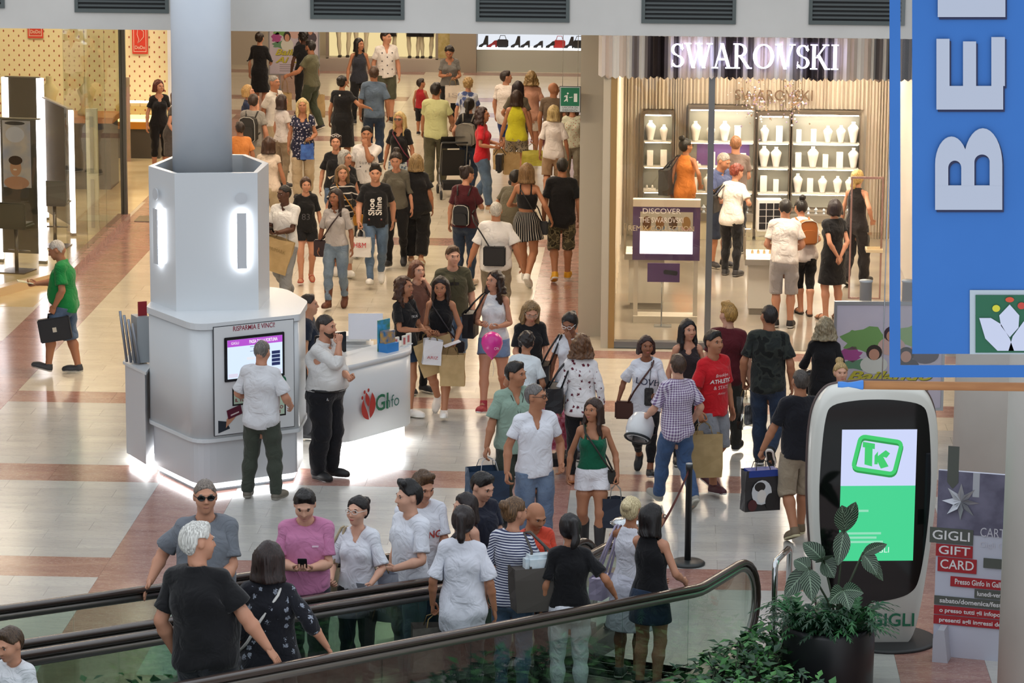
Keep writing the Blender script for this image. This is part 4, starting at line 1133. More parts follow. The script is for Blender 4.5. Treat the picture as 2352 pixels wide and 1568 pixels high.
# curved reception desk with logo
dsk = empty('reception_desk', (-3.2, 35.7, 0), label='curved white reception desk with red and green lily logo', cat='reception desk')
J3 = lc(dsk)
outer = rounded([(-3.86, 35.15), (-3.56, 34.93), (-2.86, 35.98), (-2.9, 36.5), (-3.15, 36.5), (-3.35, 36.1), (-3.72, 35.6)], [.1, .28, .16, .1, .1, .2, .08])
MB().prism(outer, .24, 1.06, WH, J3, True).build('front', dsk); MB().prism([tuple(Vector(p) + (Vector(p) - Vector((-3.25, 35.7))).normalized() * .02) for p in outer], 1.06, 1.12, WH, J3, True).build('desk_top', dsk)
MB().prism(inset(outer, .10), .0, .24, emis('#ffffff', 9.), J3).build('lit_plinth', dsk)
A, B = Vector((-3.44, 35.08)), Vector((-2.92, 35.86)); d = (B - A).normalized(); rz = math.atan2(d.y, d.x); nr = Vector((d.y, -d.x)); C0 = (A + B) / 2 + nr * .016
LM = J3 @ Matrix.Translation((C0.x, C0.y, .62)) @ Matrix.Rotation(rz, 4, 'Z')
b = MB()
def petal(cx, cz, ln, wd, ang, m, curve=0., y=0.):
    pts = []
    for s in (1, -1):
        for k in range(9):
            t = k / 8 if s > 0 else 1 - k / 8
            w_ = wd * math.sin(math.pi * min(1, t * 1.02)) ** .8 * s; u = t * ln; cv = curve * t * t
            ca, sa = math.cos(ang + cv), math.sin(ang + cv); pts.append((cx + u * ca - w_ * sa, y, cz + u * sa + w_ * ca))
    b.add(pts, [tuple(range(len(pts)))], m, False, LM)
LR = mat('#b0342e', .45)
petal(-.17, -.16, .30, .055, 1.2, LR, .25); petal(-.19, -.17, .27, .045, 2.35, LR, -.4, -.001); petal(-.20, -.02, .18, .035, 1.75, LR, .1, -.002)
for x, z in ((-.27, .16), (-.20, .17), (-.31, .10)): b.add([(x + .018 * math.cos(k), -.002, z + .022 * math.sin(k)) for k in [j * math.pi / 7 for j in range(14)]], [tuple(range(14))], LR, False, LM)
b.build('lily_logo', dsk)
for s_, m_, x_, z_, k_ in (('GI', GREEN, .05, -.02, .26), ('nfo', mat('#3f6f66', .5), .235, -.035, .2)):
    b = MB(); wall_text(b, s_, m_, x_, 0, z_, k_, bold=.004 if s_ == 'GI' else 0.)
    for v in range(len(b.v)): b.v[v] = LM @ b.v[v]
    b.build('lettering', dsk)
# things on the desk
t = empty('desk_monitor', (-3.75, 35.75, 1.0), .75, label='flat computer monitor behind the reception desk', cat='monitor')
MB().box((-.22, -.01, .08), (.22, .015, .34), DK, None, .006).build('housing', t); MB().box((-.205, .016, .095), (.205, .018, .325), emis('#a8d8a8', .7)).build('screen', t); MB().box((-.09, -.06, 0), (.09, .08, .012), DK).box((-.02, -.012, .012), (.02, .0, .1), DK).build('stand', t)
MB().box((-.20, 0, 0), (.20, .014, .30), mat('#e2e2ec', .3), T3(rx=-.12)).build('notice_holder', None, (-3.42, 36.5, 1.13), .1, label='upright clear notice holder with blank sheet on the desk', cat='notice holder')
t = empty('leaflet_dispenser', (-3.12, 35.9, 1.12), .95, label='bright blue leaflet dispenser standing on the reception desk', cat='leaflet dispenser')
MB().box((-.10, -.09, 0), (.10, .05, .10), mat('#2f80c8', .5)).build('tray', t); MB().box((-.10, .04, 0), (.10, .06, .36), noisy('#3a9ad8', '#3f7d3c', 9, .5, name='leaflet_print')).build('back_card', t); MB().box((-.085, -.05, .03), (.085, .03, .24), noisy('#c89a3a', '#2f6d9c', 14, .4, name='leaflet_cover')).build('leaflets', t)
for k, (dx, dy) in enumerate(((.16, .16), (.30, .26), (.36, .40))):
    t = empty('gift_card_stand', (-3.12 + dx * .6, 35.9 + dy, 1.12), .9, label='small clear stand of cards on the reception desk', cat='card stand', group='card stands on the reception desk')
    MB().box((-.04, -.03, 0), (.04, .03, .012), mat('#d8dce0', .2)).build('foot', t); MB().box((-.035, -.012, .012), (.035, .012, .13), mat('#e6e4dc', .4)).build('cards', t); MB().box((-.035, -.0135, .03), (.0, -.0122, .11), mat('#c06a6a', .4)).build('printed_strip', t)
t = empty('back_counter', (-3.72, 36.95, 0), .1, label='white glossy back counter with rounded display behind the desk', cat='counter')
MB().box((-.30, -.2, 0), (.35, .25, 1.0), WH, None, .03).build('body', t); MB().box((-.26, -.16, 1.0), (.30, .2, 1.1), WH, None, .04).build('display_top', t)
# ------------------------------------------------------------------ moving walkways
AZ = math.radians(66); UX = Vector((-math.cos(AZ), -math.sin(AZ), 0)); NX = Vector((-math.sin(AZ), math.cos(AZ), 0)); TI = math.tan(math.radians(9.7)); RP0 = Vector((.386, 26.859, 0))
def RPt(t, w, z=0.): return RP0 + UX * t + NX * w + Vector((0, 0, max(0, t) * TI + z))
RUB = mat('#3a2f2a', .22); TRK = mat('#8d8a86', .3, .85); SKT = mat('#6d6c6c', .35, .8); GLS = glass('#e6f0ea', .01, 'balustrade_glass', .5)
TEND = 12.2
def walkway(w0, w1, label):
    t = empty('moving_walkway', RPt(0, (w0 + w1) / 2), label=label, cat='moving walkway')
    L = lc(t)
    def lp(v): return L @ v
    # belt of ridged pallets
    bm_ = MB(); BEL = mat('#4b4c4e', .4, .6)
    for k in range(int((TEND + .6) / .2)):
        a, e = -.6 + k * .2, -.6 + k * .2 + .192
        q = [lp(RPt(a, w0 + .1, .0)), lp(RPt(a, w1 - .1, 0)), lp(RPt(e, w1 - .1, 0)), lp(RPt(e, w0 + .1, 0))]
        bm_.add(q + [v - Vector((0, 0, .03)) for v in q], [(0, 1, 2, 3)[::-1], (0, 4, 5, 1)[::-1], (3, 2, 6, 7)[::-1], (0, 3, 7, 4), (1, 5, 6, 2)], BEL)
    o = bm_.build('belt', t); o['kind'] = 'stuff'
    for w, sg in ((w0, -1), (w1, 1)):
        path = [RPt(-.85 + .40 * math.cos(a) * -1 if 0 else -.85 - .40 * math.sin(a), w, .55 - .40 * math.cos(a)) for a in [k * math.pi / 12 for k in range(13)]]
        path += [RPt(-.4, w, .95), RPt(-.12, w, .95), RPt(.0, w, .955), RPt(.15, w, .95)] + [RPt(1.0 * k, w, .95) for k in range(1, int(TEND) + 1)]
        pts = [lp(p) for p in path]
        MB().tube(pts, .045, RUB, 10, flat=((NX.x, NX.y, 0), .028)).build('handrail', t)
        tr = [lp(p) for p in path]
        inn = []
        for k, p in enumerate(path):
            if k < 13: a = k * math.pi / 12; inn.append(lp(RPt(-.85 - .345 * math.sin(a), w, .55 - .345 * math.cos(a))))
            else: inn.append(lp(p - Vector((0, 0, .058))))
        MB().tube(inn, .022, TRK, 8, flat=((NX.x, NX.y, 0), .03)).build('handrail_track', t)
        # glass panels with fine joints
        edges = [-.85, .28] + [.28 + 1.35 * k for k in range(1, 9)]
        first = True
        for a, e in zip(edges[:-1], edges[1:]):
            g = MB()
            if first:
                arc = [RPt(-.85 - .32 * math.sin(q), w, .55 - .32 * math.cos(q)) for q in [k * math.pi / 10 for k in range(11)]]
                poly = [lp(v) for v in arc] + [lp(RPt(x, w, .87)) for x in (-.3, 0., e - .006)] + [lp(RPt(x, w, .16)) for x in (e - .006, 0., -.4)]
                first = False
            else: poly = [lp(RPt(a + .006, w, .16)), lp(RPt(a + .006, w, .88)), lp(RPt(e - .006, w, .88)), lp(RPt(e - .006, w, .16))]
            of = Vector((NX.x, NX.y, 0)) * .006; n_ = len(poly)
            g.add([v - of for v in poly] + [v + of for v in poly], [tuple(range(n_)), tuple(range(n_, 2 * n_))[::-1]] + [(k, k + n_, (k + 1) % n_ + n_, (k + 1) % n_) for k in range(n_)], GLS); g.build('glass_panel', t)
        dk_ = MB(); pr = [(-1.0, .0), (-.3, .0), (0, 0), (TEND, 0)]
        for (a, _), (e, _) in zip(pr[:-1], pr[1:]):
            wi, wo = w - sg * .10, w + sg * .11
            q = [RPt(a, wi, .17), RPt(a, wo, .17), RPt(e, wo, .17), RPt(e, wi, .17)]; lo_ = [RPt(a, wi, -.05), RPt(a, wo, -.28 if a > -.2 else -.0), RPt(e, wo, -.28 if e > .5 else -.0), RPt(e, wi, -.05)]
            V = [lp(v) for v in q + lo_]; dk_.add(V, [(0, 1, 2, 3), (0, 3, 7, 4), (1, 5, 6, 2), (0, 4, 5, 1), (3, 2, 6, 7)], SKT)
        dk_.build('side_deck', t)
    return t
walkway(0., 1.30, 'nearer moving walkway with dark handrails and glass sides by the shrubs')
walkway(1.58, 2.60, 'farther moving walkway with dark handrails beside the open floor')
# ------------------------------------------------------------------ the shoppers
S1, S2, S3, S4, S5 = '#d3a78f', '#c49277', '#ad7b5d', '#8b5d44', '#54382b'
BLK, CHAR, WHT, OFFW, NAVY, OLV, KHK, GRY, MRN = '#17171a', '#2a2a2d', '#e6e6e8', '#d8cfc4', '#1d2334', '#5b5a47', '#a09078', '#8a8d92', '#4a1820'
HB, HD, HM_, HL, HG, HW, HR = '#140f0d', '#241812', '#3d2a1e', '#a08050', '#77736e', '#c9c7c2', '#4a1d15'
def tee(c, sl=.17, hem=.89, fit=.5, neck='crew', seed=0): return (dict(sl=sl, hem=hem, fit=fit, neck=neck, seed=seed), c)
def bot(c, cut='jeans', z=.06, **k): return (dict(cut=cut, z=z, **k), c)
JEAN = cloth('#2e4058', 'denim', '#6d86a3'); JEANL = cloth('#6f8aa5', 'denim', '#a8bccd'); JEAND = cloth('#1a2436', 'denim', '#33455e'); JSH = cloth('#5c7896', 'denim', '#9db4c8')
SNK = ('shoe', '#e4e2de', '#eeeeea'); DKS = ('shoe', '#26262a', '#6a6866'); BLS = ('shoe', '#1c1c1f', '#e4e2dc'); SAN = ('sandal', '#4a3628')
Q = {}
def pp(i, *a, **k): Q[i] = person(*a, **k); return Q[i]
# -- by the jewellery counter on the left
pp(1, -9.03, 56.92, 1.63, 25, 'f', S2, ('bob', HR), tee(BLK, fit=.5, neck='scoop'), bot(BLK, 'slim', .3), P=dict(head=(20, 0, 0)), label='woman in black with auburn bob beside the dotted shop wall')
pp(2, -8.62, 55.75, 1.60, 70, 'f', S2, ('long', '#4a2a1c'), dress=(dict(prof=[(1.05, .135, .11), (.95, .18, .14), (.5, .2, .16)], waist=1.5, top=dict(sl=.12, fit=.3, neck='crew')), '#55504b'), P=dict(lean=14, armL='low', armR='fwd', legs='stepL'), label='woman in grey dress leaning forward beside the white column')
pp(3, -7.51, 39.58, 1.70, -90, 'm', S3, ('crop', '#b9b2aa', '#d8d4cc'), tee('#15803f', sl=.21, hem=.87, fit=.75, neck='polo'), bot(JEAN, 'bermuda', .44), shoes=('shoe', '#3a3c40', '#b9b6ae'), g=.12, belly=.07,
   P=dict(legs=((.06, .24, .12, 16, 2), (.08, -.12, .085, 0, 2)), armL=(.22, .10, .92, 0, .95), armR=(.14, .40, 1.16, 60, .6), head=(0, 24, 0), lean=5), label='white-haired man in green polo walking with a briefcase')
# -- far crowd
pp(4, -8.23, 64.97, 1.66, 165, 'f', S2, ('lowbun', HD), dress=(dict(prof=[(1.05, .13, .10), (.92, .18, .14), (.5, .22, .17)], waist=1.5, top=dict(sl=.3, fit=.3, neck='crew')), BLK), P=dict(armR='waist'), label='woman in black dress with pinned hair facing the poster')
pp(5, -7.34, 64.94, 1.70, 195, 'f', S5, ('curlyshort', HB), tee(BLK, fit=.5), bot(BLK, 'slim'), P=dict(), label='dark-haired woman in black standing by the festival poster')
pp(6, -6.92, 62.52, 1.76, -115, 'm', S3, ('short', HB), tee('#5d5c46', fit=.6), bot('#3d4434', 'jeans'), beard='#15100d', P=dict(armL=(.30, .34, 1.10, 0, .5), armR='bag', legs='stepL', head=(-15, 8, 0)), label='bearded man in olive shirt carrying brown paper bags')
pp(7, -6.1, 63.85, 1.68, 15, 'f', S3, ('long', HB), tee('#2b2e38', sl=0, fit=.5, hem=.85), bot(BLK, 'slim'), P=dict(head=(35, 0, 0)), label='long-haired woman in dark sleeveless top before the mannequin window')
STAR = []
for sx, sz in ((-.10, 1.36), (.10, 1.36), (0, 1.28), (-.10, 1.20), (.10, 1.20), (0, 1.12), (-.09, 1.04), (.10, 1.04), (.01, .96)):
    STAR.append(('shirt', [(sx + (.021 if k % 2 == 0 else .009) * math.sin(k * math.pi / 5), sz + (.021 if k % 2 == 0 else .009) * math.cos(k * math.pi / 5)) for k in range(10)], [tuple(range(10))], mat('#1c1c22', .8)))
pp(8, -5.59, 64.17, 1.80, 15, 'm', S2, ('short', HD), tee('#ddd8d4', sl=.2, fit=.55, neck='v', hem=.87), bot('#4b4c3c', 'bermuda', .45), P=dict(head=(45, 0, 0)), decals=STAR, label='man in white shirt printed with dark stars')
pp(9, -5.82, 57.68, 1.66, 172, 'f', S3, ('lowbun', HB), dress=(dict(prof=[(1.05, .15, .12), (.93, .19, .15), (.42, .22, .18)], waist=1.5, top=dict(sl=.16, fit=.6, neck='crew')), BLK), g=.12, P=dict(armR=(.48, .14, 1.16, 0, .3), head=(-15, 0, 0)), label='woman in black dress reaching an arm round the man beside her', decals=[('dress', [(-.03, 1.40), (.0, 1.40), (.0, 1.43), (-.03, 1.43)], [(0, 1, 2, 3)], mat('#d8d4cc', .7), True)])
pp(10, -5.3, 58.3, 1.76, 182, 'm', S3, ('short', HM_), tee(cloth('#4b5a6e', 'denim', '#66788c'), sl=.24, fit=.7, neck='shirt', hem=.86), bot(JEAND), P=dict(), label='man in blue denim shirt with a friend\'s arm round him')
pp(11, -4.24, 63.03, 1.66, 8, 'f', S3, ('curlyshort', HB), tee('#6c6a66', fit=.5, neck='scoop'), bot(BLK, 'slim'), g=.08, P=dict(armL=(.10, .24, 1.10, 50, .6), armR=(.06, .22, 1.16, 50, .6), head=(-10, 30, 0)), label='dark-haired woman in grey top looking into her hands')
pp(12, -6.95, 56.87, 1.74, 60, 'm', S3, ('crop', HG), tee('#d5d0c8', sl=.22, fit=.7, neck='shirt', hem=.84), bot('#a8977a', 'loose'), P=dict(armR='behind'), label='grey-haired man in loose white shirt and tan trousers')
pp(13, -7.38, 56.6, 1.60, 75, 'f', S2, ('bob', HL), tee('#2a3550', fit=.5), bot(KHK, 'slim'), P=dict(armR='face', head=(10, 0, 0)), label='short-haired blonde woman touching her chin')
pp(14, -7.0, 54.3, 1.72, 165, 'm', S2, ('short', '#2e2018'), tee('#8f8b84', fit=.6), bot('#a59a88', 'bermuda', .5), P=dict(armL=(.24, .30, 1.02, 30, .7), armR='down', head=(15, 5, 0)), label='young man in grey shirt with a dark backpack')
pp(15, -6.62, 55.3, 1.60, 130, 'f', S2, ('mid', '#2c1c16'), tee('#cfc9c6', fit=.5), bot('#8c7c66', 'slim'), P=dict(armR='waist'), label='brown-haired woman in white top next to the backpacker')
pp(16, -6.13, 54.06, 1.68, 4, 'f', S3, ('long', '#c2a469', '#e4d09a'), tee(cloth('#20223a', 'floral', '#c9c6d2', 22., .30), sl=.13, fit=.7, neck='scoop', hem=.68), bot('#b3a083', 'loose'), g=.10, P=dict(legs='stepR', armL=(.14, .24, 1.08, 40, .8)), label='blonde woman in long navy floral tunic and beige trousers')
pp(17, -4.75, 62.33, 1.04, 160, 'm', S3, ('short', HD), tee('#9e2028', sl=0, fit=.6), bot(BLK, 'bermuda', .45), hs=1.28, P=dict(head=(-40, 0, 0), armR='fwd'), label='small boy in red sleeveless shirt and black shorts')
pp(18, -3.97, 55.51, 1.80, 178, 'm', S3, ('short', HB), tee('#bfc08c', sl=.19, fit=.55, hem=.86), bot('#55523f', 'loose'), g=.08, P=dict(legs='stepR', armL='fwd', armR=(.26, .26, 1.0, 0, .8), head=(-15, 0, 0)), label='man in pale yellow shirt pushing the black pushchair')
pp(19, -3.56, 57.98, 1.62, 178, 'f', S2, ('curlyshort', '#8a6f44'), tee(cloth('#b9bec8', 'floral', '#4d5f94', 7., .42), sl=.2, fit=.7), bot('#7a7d84', 'slim'), P=dict(armR='low'), label='woman with short fair hair in pale blue patterned blouse')
pp(20, -3.34, 54.75, 1.64, 168, 'f', S2, ('pony', HB), tee(BLK, fit=.4), bot(JEAND, 'slim'), P=dict(armL=(.30, .10, .98, 0, .6), legs='stepL'), label='woman in black with dark ponytail and grey drawstring backpack')
pp(21, -2.91, 58.7, 1.66, 150, 'm', S2, ('short', HD), tee('#dcd3cc', sl=.2, fit=.8, hem=.76), bot('#27417c', 'bermuda', .48), P=dict(head=(-40, 0, 0), legs='stepL', armR='fwd'), label='boy in long white shirt and bright blue shorts')
pp(22, -2.45, 58.71, 1.66, 182, 'f', S2, ('curly', '#6b5334', '#a88a58'), tee('#b98a74', sl=.22, fit=.7, hem=.80), bot('#d8d0c8', 'shorts', .62), P=dict(legs='stepR'), label='woman with curly hair in salmon pink shirt')
pp(23, -2.62, 57.2, 1.66, 172, 'f', S3, ('long', '#1d1418'), tee('#5c5548', sl=.2, fit=.6, hem=.8), bot('#3f2c28', 'slim'), P=dict(armL=(.28, .2, 1.06, 0, .5)), label='dark-haired woman in brown top among the far crowd')
pp(24, -2.57, 55.59, 1.68, 180, 'f', S3, ('long', '#2c1c14'), tee('#c6c02c', sl=0, fit=.5, neck='scoop', hem=.88), bot(cloth('#8f8473', 'floral', '#35383c', 30.), 'shorts', .66), g=.08, P=dict(armL='bag', armR='bag', legs='stepL'), label='long-haired woman in bright yellow sleeveless top')
pp(25, -1.96, 56.42, 1.74, 165, 'm', S3, None, tee('#6b5a4a', fit=.7), bot('#5a2230', 'bermuda', .45), P=dict(head=(-30, 0, 0)), shoes=BLS, label='bald man in brown shirt behind the exit sign')
pp(26, -1.86, 53.85, 1.66, 172, 'f', S3, ('half', HL, '#d9c48c'), tee('#ddd6d2', sl=.25, fit=.8, hem=.84), bot('#a1866a', 'shorts', .52), shoes=('shoe', '#3a3436', '#c9c6c0'), P=dict(legs='kickL', head=(-25, 0, 0)), label='fair-haired woman in white shirt with numbered sleeve and tan shorts')
pp(27, -1.58, 54.9, 1.62, 5, 'f', S2, ('mid', HM_), tee(cloth('#cbcdb8', 'floral', '#b86a5a', 26., .24), fit=.6), bot('#8a8474', 'slim'), P=dict(), label='woman in pale flowered blouse walking towards the exit sign')
pp(28, -3.01, 53.04, 1.70, 82, 'f', S3, ('curly', '#2a1614'), tee('#c2232f', sl=.2, fit=.5, hem=.86), bot(JEAN, 'jeans', .10), shoes=('flat', '#b89a78'), P=dict(legs='stepR', armL='elbow', armR='elbow', head=(0, 0, 0)), label='curly-haired woman in red shirt and blue jeans')
pp(29, -6.98, 52.4, 1.50, 200, 'm', S3, ('short', HD), tee('#d98a4a', sl=.2, fit=.7), bot(CHAR, 'jeans'), P=dict(), label='person in orange sports shirt half hidden by the column')
# -- middle crowd
pp(30, -6.16, 49.64, 1.63, 176, 'f', S3, ('mid', '#3a2418'), tee('#d8c6b4', sl=.08, fit=.35, hem=.90), bot('#b8a88c', 'shorts', .58), g=.06, P=dict(armR=(.28, .02, .90, 0, .4), legs='stepR'), label='brown-haired woman in cream top and beige shorts')
SWO = [(-.13, 1.10), (-.10, 1.06), (.0, 1.10), (.16, 1.23), (.0, 1.135), (-.09, 1.10)]
pp(31, -5.11, 49.63, 1.68, 2, 'f', S2, ('pony', '#2a1a14'), tee(BLK, sl=.22, fit=.8, hem=.86), bot(JEAN, 'slim'), P=dict(legs='stepR'), decals=[('shirt', SWO, [(0, 1, 2, 3, 4, 5)], mat('#d9c8b4', .7))], glasses=('frame', '#eceaea', 1), label='young woman in black shirt with curved tick mark and white sunglasses on her head')
pp(32, -4.66, 50.0, 1.76, 0, 'm', S3, ('short', HB), tee('#dedad8', sl=.19, fit=.6), bot(CHAR, 'jeans'), P=dict(armL=(.0, .20, 1.50, 30, .8), legs='stepL'), decals=[('shirt',) + ptext('S U P E R', .055, 1.22) + (mat('#2a2a30', .8),), ('shirt', [(-.10, 1.15), (.10, 1.15), (.10, 1.175), (-.10, 1.175)], [(0, 1, 2, 3)], mat('#44444c', .8)), ('shirt',) + ptext('R', .05, 1.09) + (mat('#3a3a40', .8),)], label='young man in white lettered shirt with a hand over his nose')
pp(33, -4.35, 52.45, 1.68, -15, 'f', S3, ('long', '#b8975a', '#dcc48a'), tee(BLK, sl=.2, fit=.5, neck='scoop'), bot(cloth('#a9b0b4', 'floral', '#55687c', 18., .4), 'loose'), glasses=('sun', '#57534e'), P=dict(legs='stepR'), label='blonde woman in black top with sunglasses and patterned trousers')
pp(34, -4.83, 48.32, 1.63, 40, 'f', S2, ('bob', '#8d8a84', '#b9b6b0'), tee(BLK, fit=.6, neck='scoop'), bot(CHAR, 'loose'), glasses=('frame', '#8a6a50'), g=.08, P=dict(head=(20, 0, 0)), label='grey-haired woman with glasses in black scoop-neck top')
pp(35, -4.0, 47.65, 1.70, -5, 'f', S2, ('bun', HD), tee('#5f5b50', sl=.3, fit=.6), bot(BLK, 'slim'), shoes=DKS, P=dict(legs='stepR', armR='waist', head=(0, 14, 0)), label='woman with topknot in olive grey top and black trousers')
SHOE = [('shirt',) + ptext('Shoe', .125, 1.17, -.05, 90, bold=.003) + (mat('#e4e0da', .8),), ('shirt',) + ptext('Shine', .125, 1.185, .055, 90, bold=.003) + (mat('#e4e0da', .8),), ('shirt', [(-.10, .99), (.10, .99), (.10, .997), (-.10, .997)], [(0, 1, 2, 3)], mat('#e4e0da', .8)), ('shirt', [(-.10, .975), (.10, .975), (.10, .982), (-.10, .982)], [(0, 1, 2, 3)], mat('#b04038', .8))]
pp(36, -4.17, 46.08, 1.74, 3, 'm', S2, ('tall', HB), tee(BLK, sl=.2, fit=.55, hem=.86), bot(JEAN, 'slim'), shoes=SNK, P=dict(legs=((.07, -.25, .15, -34, 2), (.07, .25, .10, 14, 2)), armR=(.24, .18, .94, 0, .95), armL='back', head=(0, 6, 0)), decals=SHOE, label='teenage boy in black shirt with big white sideways lettering')
pp(38, -4.72, 46.75, 1.62, 15, 'f', S2, ('mid', '#5c4630', '#8a6c48'), tee(cloth('#1a1a1e', 'stripe', '#c9c4bc', 62., .86), sl=.2, fit=.5), bot('#cfc6ba', 'slim', .2), shoes=SNK, P=dict(legs='stepL', armL='elbow'), label='woman in black shirt with thin white stripes')
pp(39, -5.2, 46.2, 1.52, 8, 'f', S2, ('pony', '#3a2418'), tee('#141416', sl=.22, fit=.6, hem=.85), bot(BLK, 'shorts', .70), shoes=('sandal', '#b0503c'), P=dict(legs='stepR', head=(8, 5, 0)), decals=[('shirt',) + ptext('83', .15, 1.12) + (mat('#4a4a4e', .8),)], label='girl in black football shirt and red sandals')
pp(40, -4.56, 44.25, 1.65, -8, 'f', S4, ('long', '#1e1210'), tee('#a9a3a0', sl=.24, fit=.4, neck='shirt', hem=.93), bot(cloth('#3f526a', 'denim', '#8a9cac'), 'slim', .11), shoes=('boot', '#5a2f1c', '#4a2818'), P=dict(legs='stepR', head=(-18, 0, 0)), label='woman in grey blouse and faded jeans with crossbody bag')
pp(41, -5.29, 44.39, 1.70, -18, 'm', S5, ('crop', '#0c0a09'), tee('#d9d8d6', sl=.21, fit=.6, neck='polo', hem=.84), bot('#85878a', 'loose'), shoes=('shoe', '#2a2528', '#2a2528'), P=dict(legs='walkL', armR=(.10, .28, 1.12, 60, .7), armL=(.02, .30, 1.12, 60, .5), head=(-25, 5, 0)), label='man in white polo and grey trousers holding a phone')
pp(42, -3.71, 47.77, 1.66, 180, 'f', S3, ('half', '#6a5238', '#b89a6a'), tee(BLK, sl=.2, fit=1., hem=.78), bot(BLK, 'wide', .13), g=.22, shoes=('flat', '#c09a7a'), P=dict(legs='stepL'), label='large woman in black tunic and wide black trousers')
pp(43, -2.87, 46.2, 1.72, 168, 'f', S2, ('lowbun', '#201412'), tee(MRN, sl=.21, fit=.55, hem=.88), bot(JEAND, 'slim', .1), shoes=('flat', '#c9b8a8'), g=.06, P=dict(armR=(.10, .24, 1.28, 40, .6), head=(-35, 18, 0)), label='woman in dark maroon shirt and jeans with small black backpack')
pp(44, -1.98, 46.27, 1.78, 170, 'f', S3, ('long', '#6a4e34', '#94744e'), tee(BLK, sl=0, fit=.1, neck='straps', hem=1.13), bottom=(dict(prof=[(1.08, .125, .10), (.98, .17, .13), (.68, .25, .20)], waist=1.08, pleat=.006), cloth('#16161a', 'vstripe', '#b4b0a8', 34., .75)), shoes=SNK, P=dict(legs='walkL', armR=(.36, -.02, .98, 0, .4), armL='elbow'), label='young woman in black crop top and striped flared skirt')
pp(45, -2.42, 49.3, 1.70, 150, 'm', S3, ('short', HB), tee('#5c5646', fit=.6), bot(JEAN, 'jeans'), P=dict(legs='crouch', drop=.50, lean=30, armL='low', armR='low'), label='man in olive shirt crouching on the floor')
pp(46, -2.25, 42.88, 1.72, 178, 'm', S3, ('crop', '#b3ada2', '#d6d2c8'), tee('#dcdad8', sl=.24, fit=.9, neck='shirt', hem=.84), bot('#7b705e', 'loose'), shoes=('shoe', '#3a322c'), g=.14, belly=.04, P=dict(legs='stepL', armL=(.36, .0, .92, 0, .4), armR=(.34, .0, .92, 0, .4)), label='elderly man in white shirt with black shoulder bag on his back')
pp(47, -1.48, 46.57, 1.80, 182, 'm', S3, ('crop', '#1a1512'), tee(BLK, sl=.22, fit=.8, hem=.80), bot(cloth('#4a4636', 'camo', '#7d7458', 14.), 'bermuda', .44), shoes=('shoe', '#d8a018', '#e0ded8'), socks=('#141416', .42), P=dict(legs='stepR'), label='man in black shirt, camouflage shorts and yellow trainers')
# -- inside the crystal shop
pp(49, .34, 49.9, 1.66, 160, 'f', S3, ('bun', HB), tee('#c97a3a', sl=0, fit=.6, hem=.76, neck='high'), bot(BLK, 'slim'), glasses=('frame', '#2a1a14'), P=dict(armR='hip', head=(-35, 0, 0)), label='woman in orange sleeveless top browsing the shop shelves')
pp(50, 1.1, 49.3, 1.80, 176, 'm', S2, ('crop', '#7a5236'), tee('#6f6058', fit=.6), bot(CHAR, 'jeans'), P=dict(armR='chest'), label='tall man in brown-grey shirt facing the shop shelves')
pp(51, .85, 48.02, 1.73, 40, 'm', S3, ('crop', '#8a8278'), tee('#4b5578', sl=.22, fit=.6, neck='polo'), bot('#2c3446', 'bermuda', .45), P=dict(armL='low', armR='low', head=(15, 28, 0)), label='grey-haired man in blue polo looking down in the shop')
pp(52, 1.02, 47.3, 1.64, 158, 'f', S2, ('curlyshort', '#5a1f14', '#8a3a26'), tee('#e2dad0', sl=.2, fit=.7, hem=.82), bot(BLK, 'slim'), shoes=DKS, g=.05, P=dict(lean=12, armR='elbow', armL='elbow', head=(-25, 20, 0)), label='red-haired woman in white top with black shoulder bag')
pp(53, 1.66, 43.38, 1.74, 178, 'm', S2, ('short', HB), tee('#d8cfc8', sl=.2, fit=.6, hem=.90), bot('#9b9696', 'bermuda', .46), shoes=('shoe', '#1c1a1c', '#dcdad4'), P=dict(lean=22, armL='low', armR='low', head=(0, 15, 0)), label='man in white shirt and grey shorts leaning on the glass case')
pp(54, 1.98, 44.3, 1.62, 195, 'f', S2, ('bun', HB), tee('#ddd2cc', sl=.22, fit=.6, hem=.84), bot(BLK, 'tight', .40), shoes=('sandal', '#3a2c26'), P=dict(lean=28, armL='low', armR='low', legs='cross', head=(10, 10, 0)), label='woman in white top and black leggings with tan backpack')
pp(55, 2.35, 43.97, 1.66, -150, 'f', S2, ('bob', '#1a0f12'), dress=(dict(prof=[(1.05, .13, .10), (.95, .18, .14), (.54, .21, .17)], waist=1.5, top=dict(sl=.13, fit=.4, neck='crew')), BLK), shoes=('sandal', '#6a4a34'), P=dict(armL='behind', armR='behind'), label='woman with black bob in short black dress, hands behind her')
pp(56, 2.82, 46.6, 1.68, 150, 'f', S2, ('pony', '#b08c4c', '#d8bc7c'), tee('#232022', sl=0, fit=.3, neck='high'), bot('#242124', 'loose'), P=dict(armR='hip', legs='stepR'), label='blonde shop assistant in black sleeveless uniform')
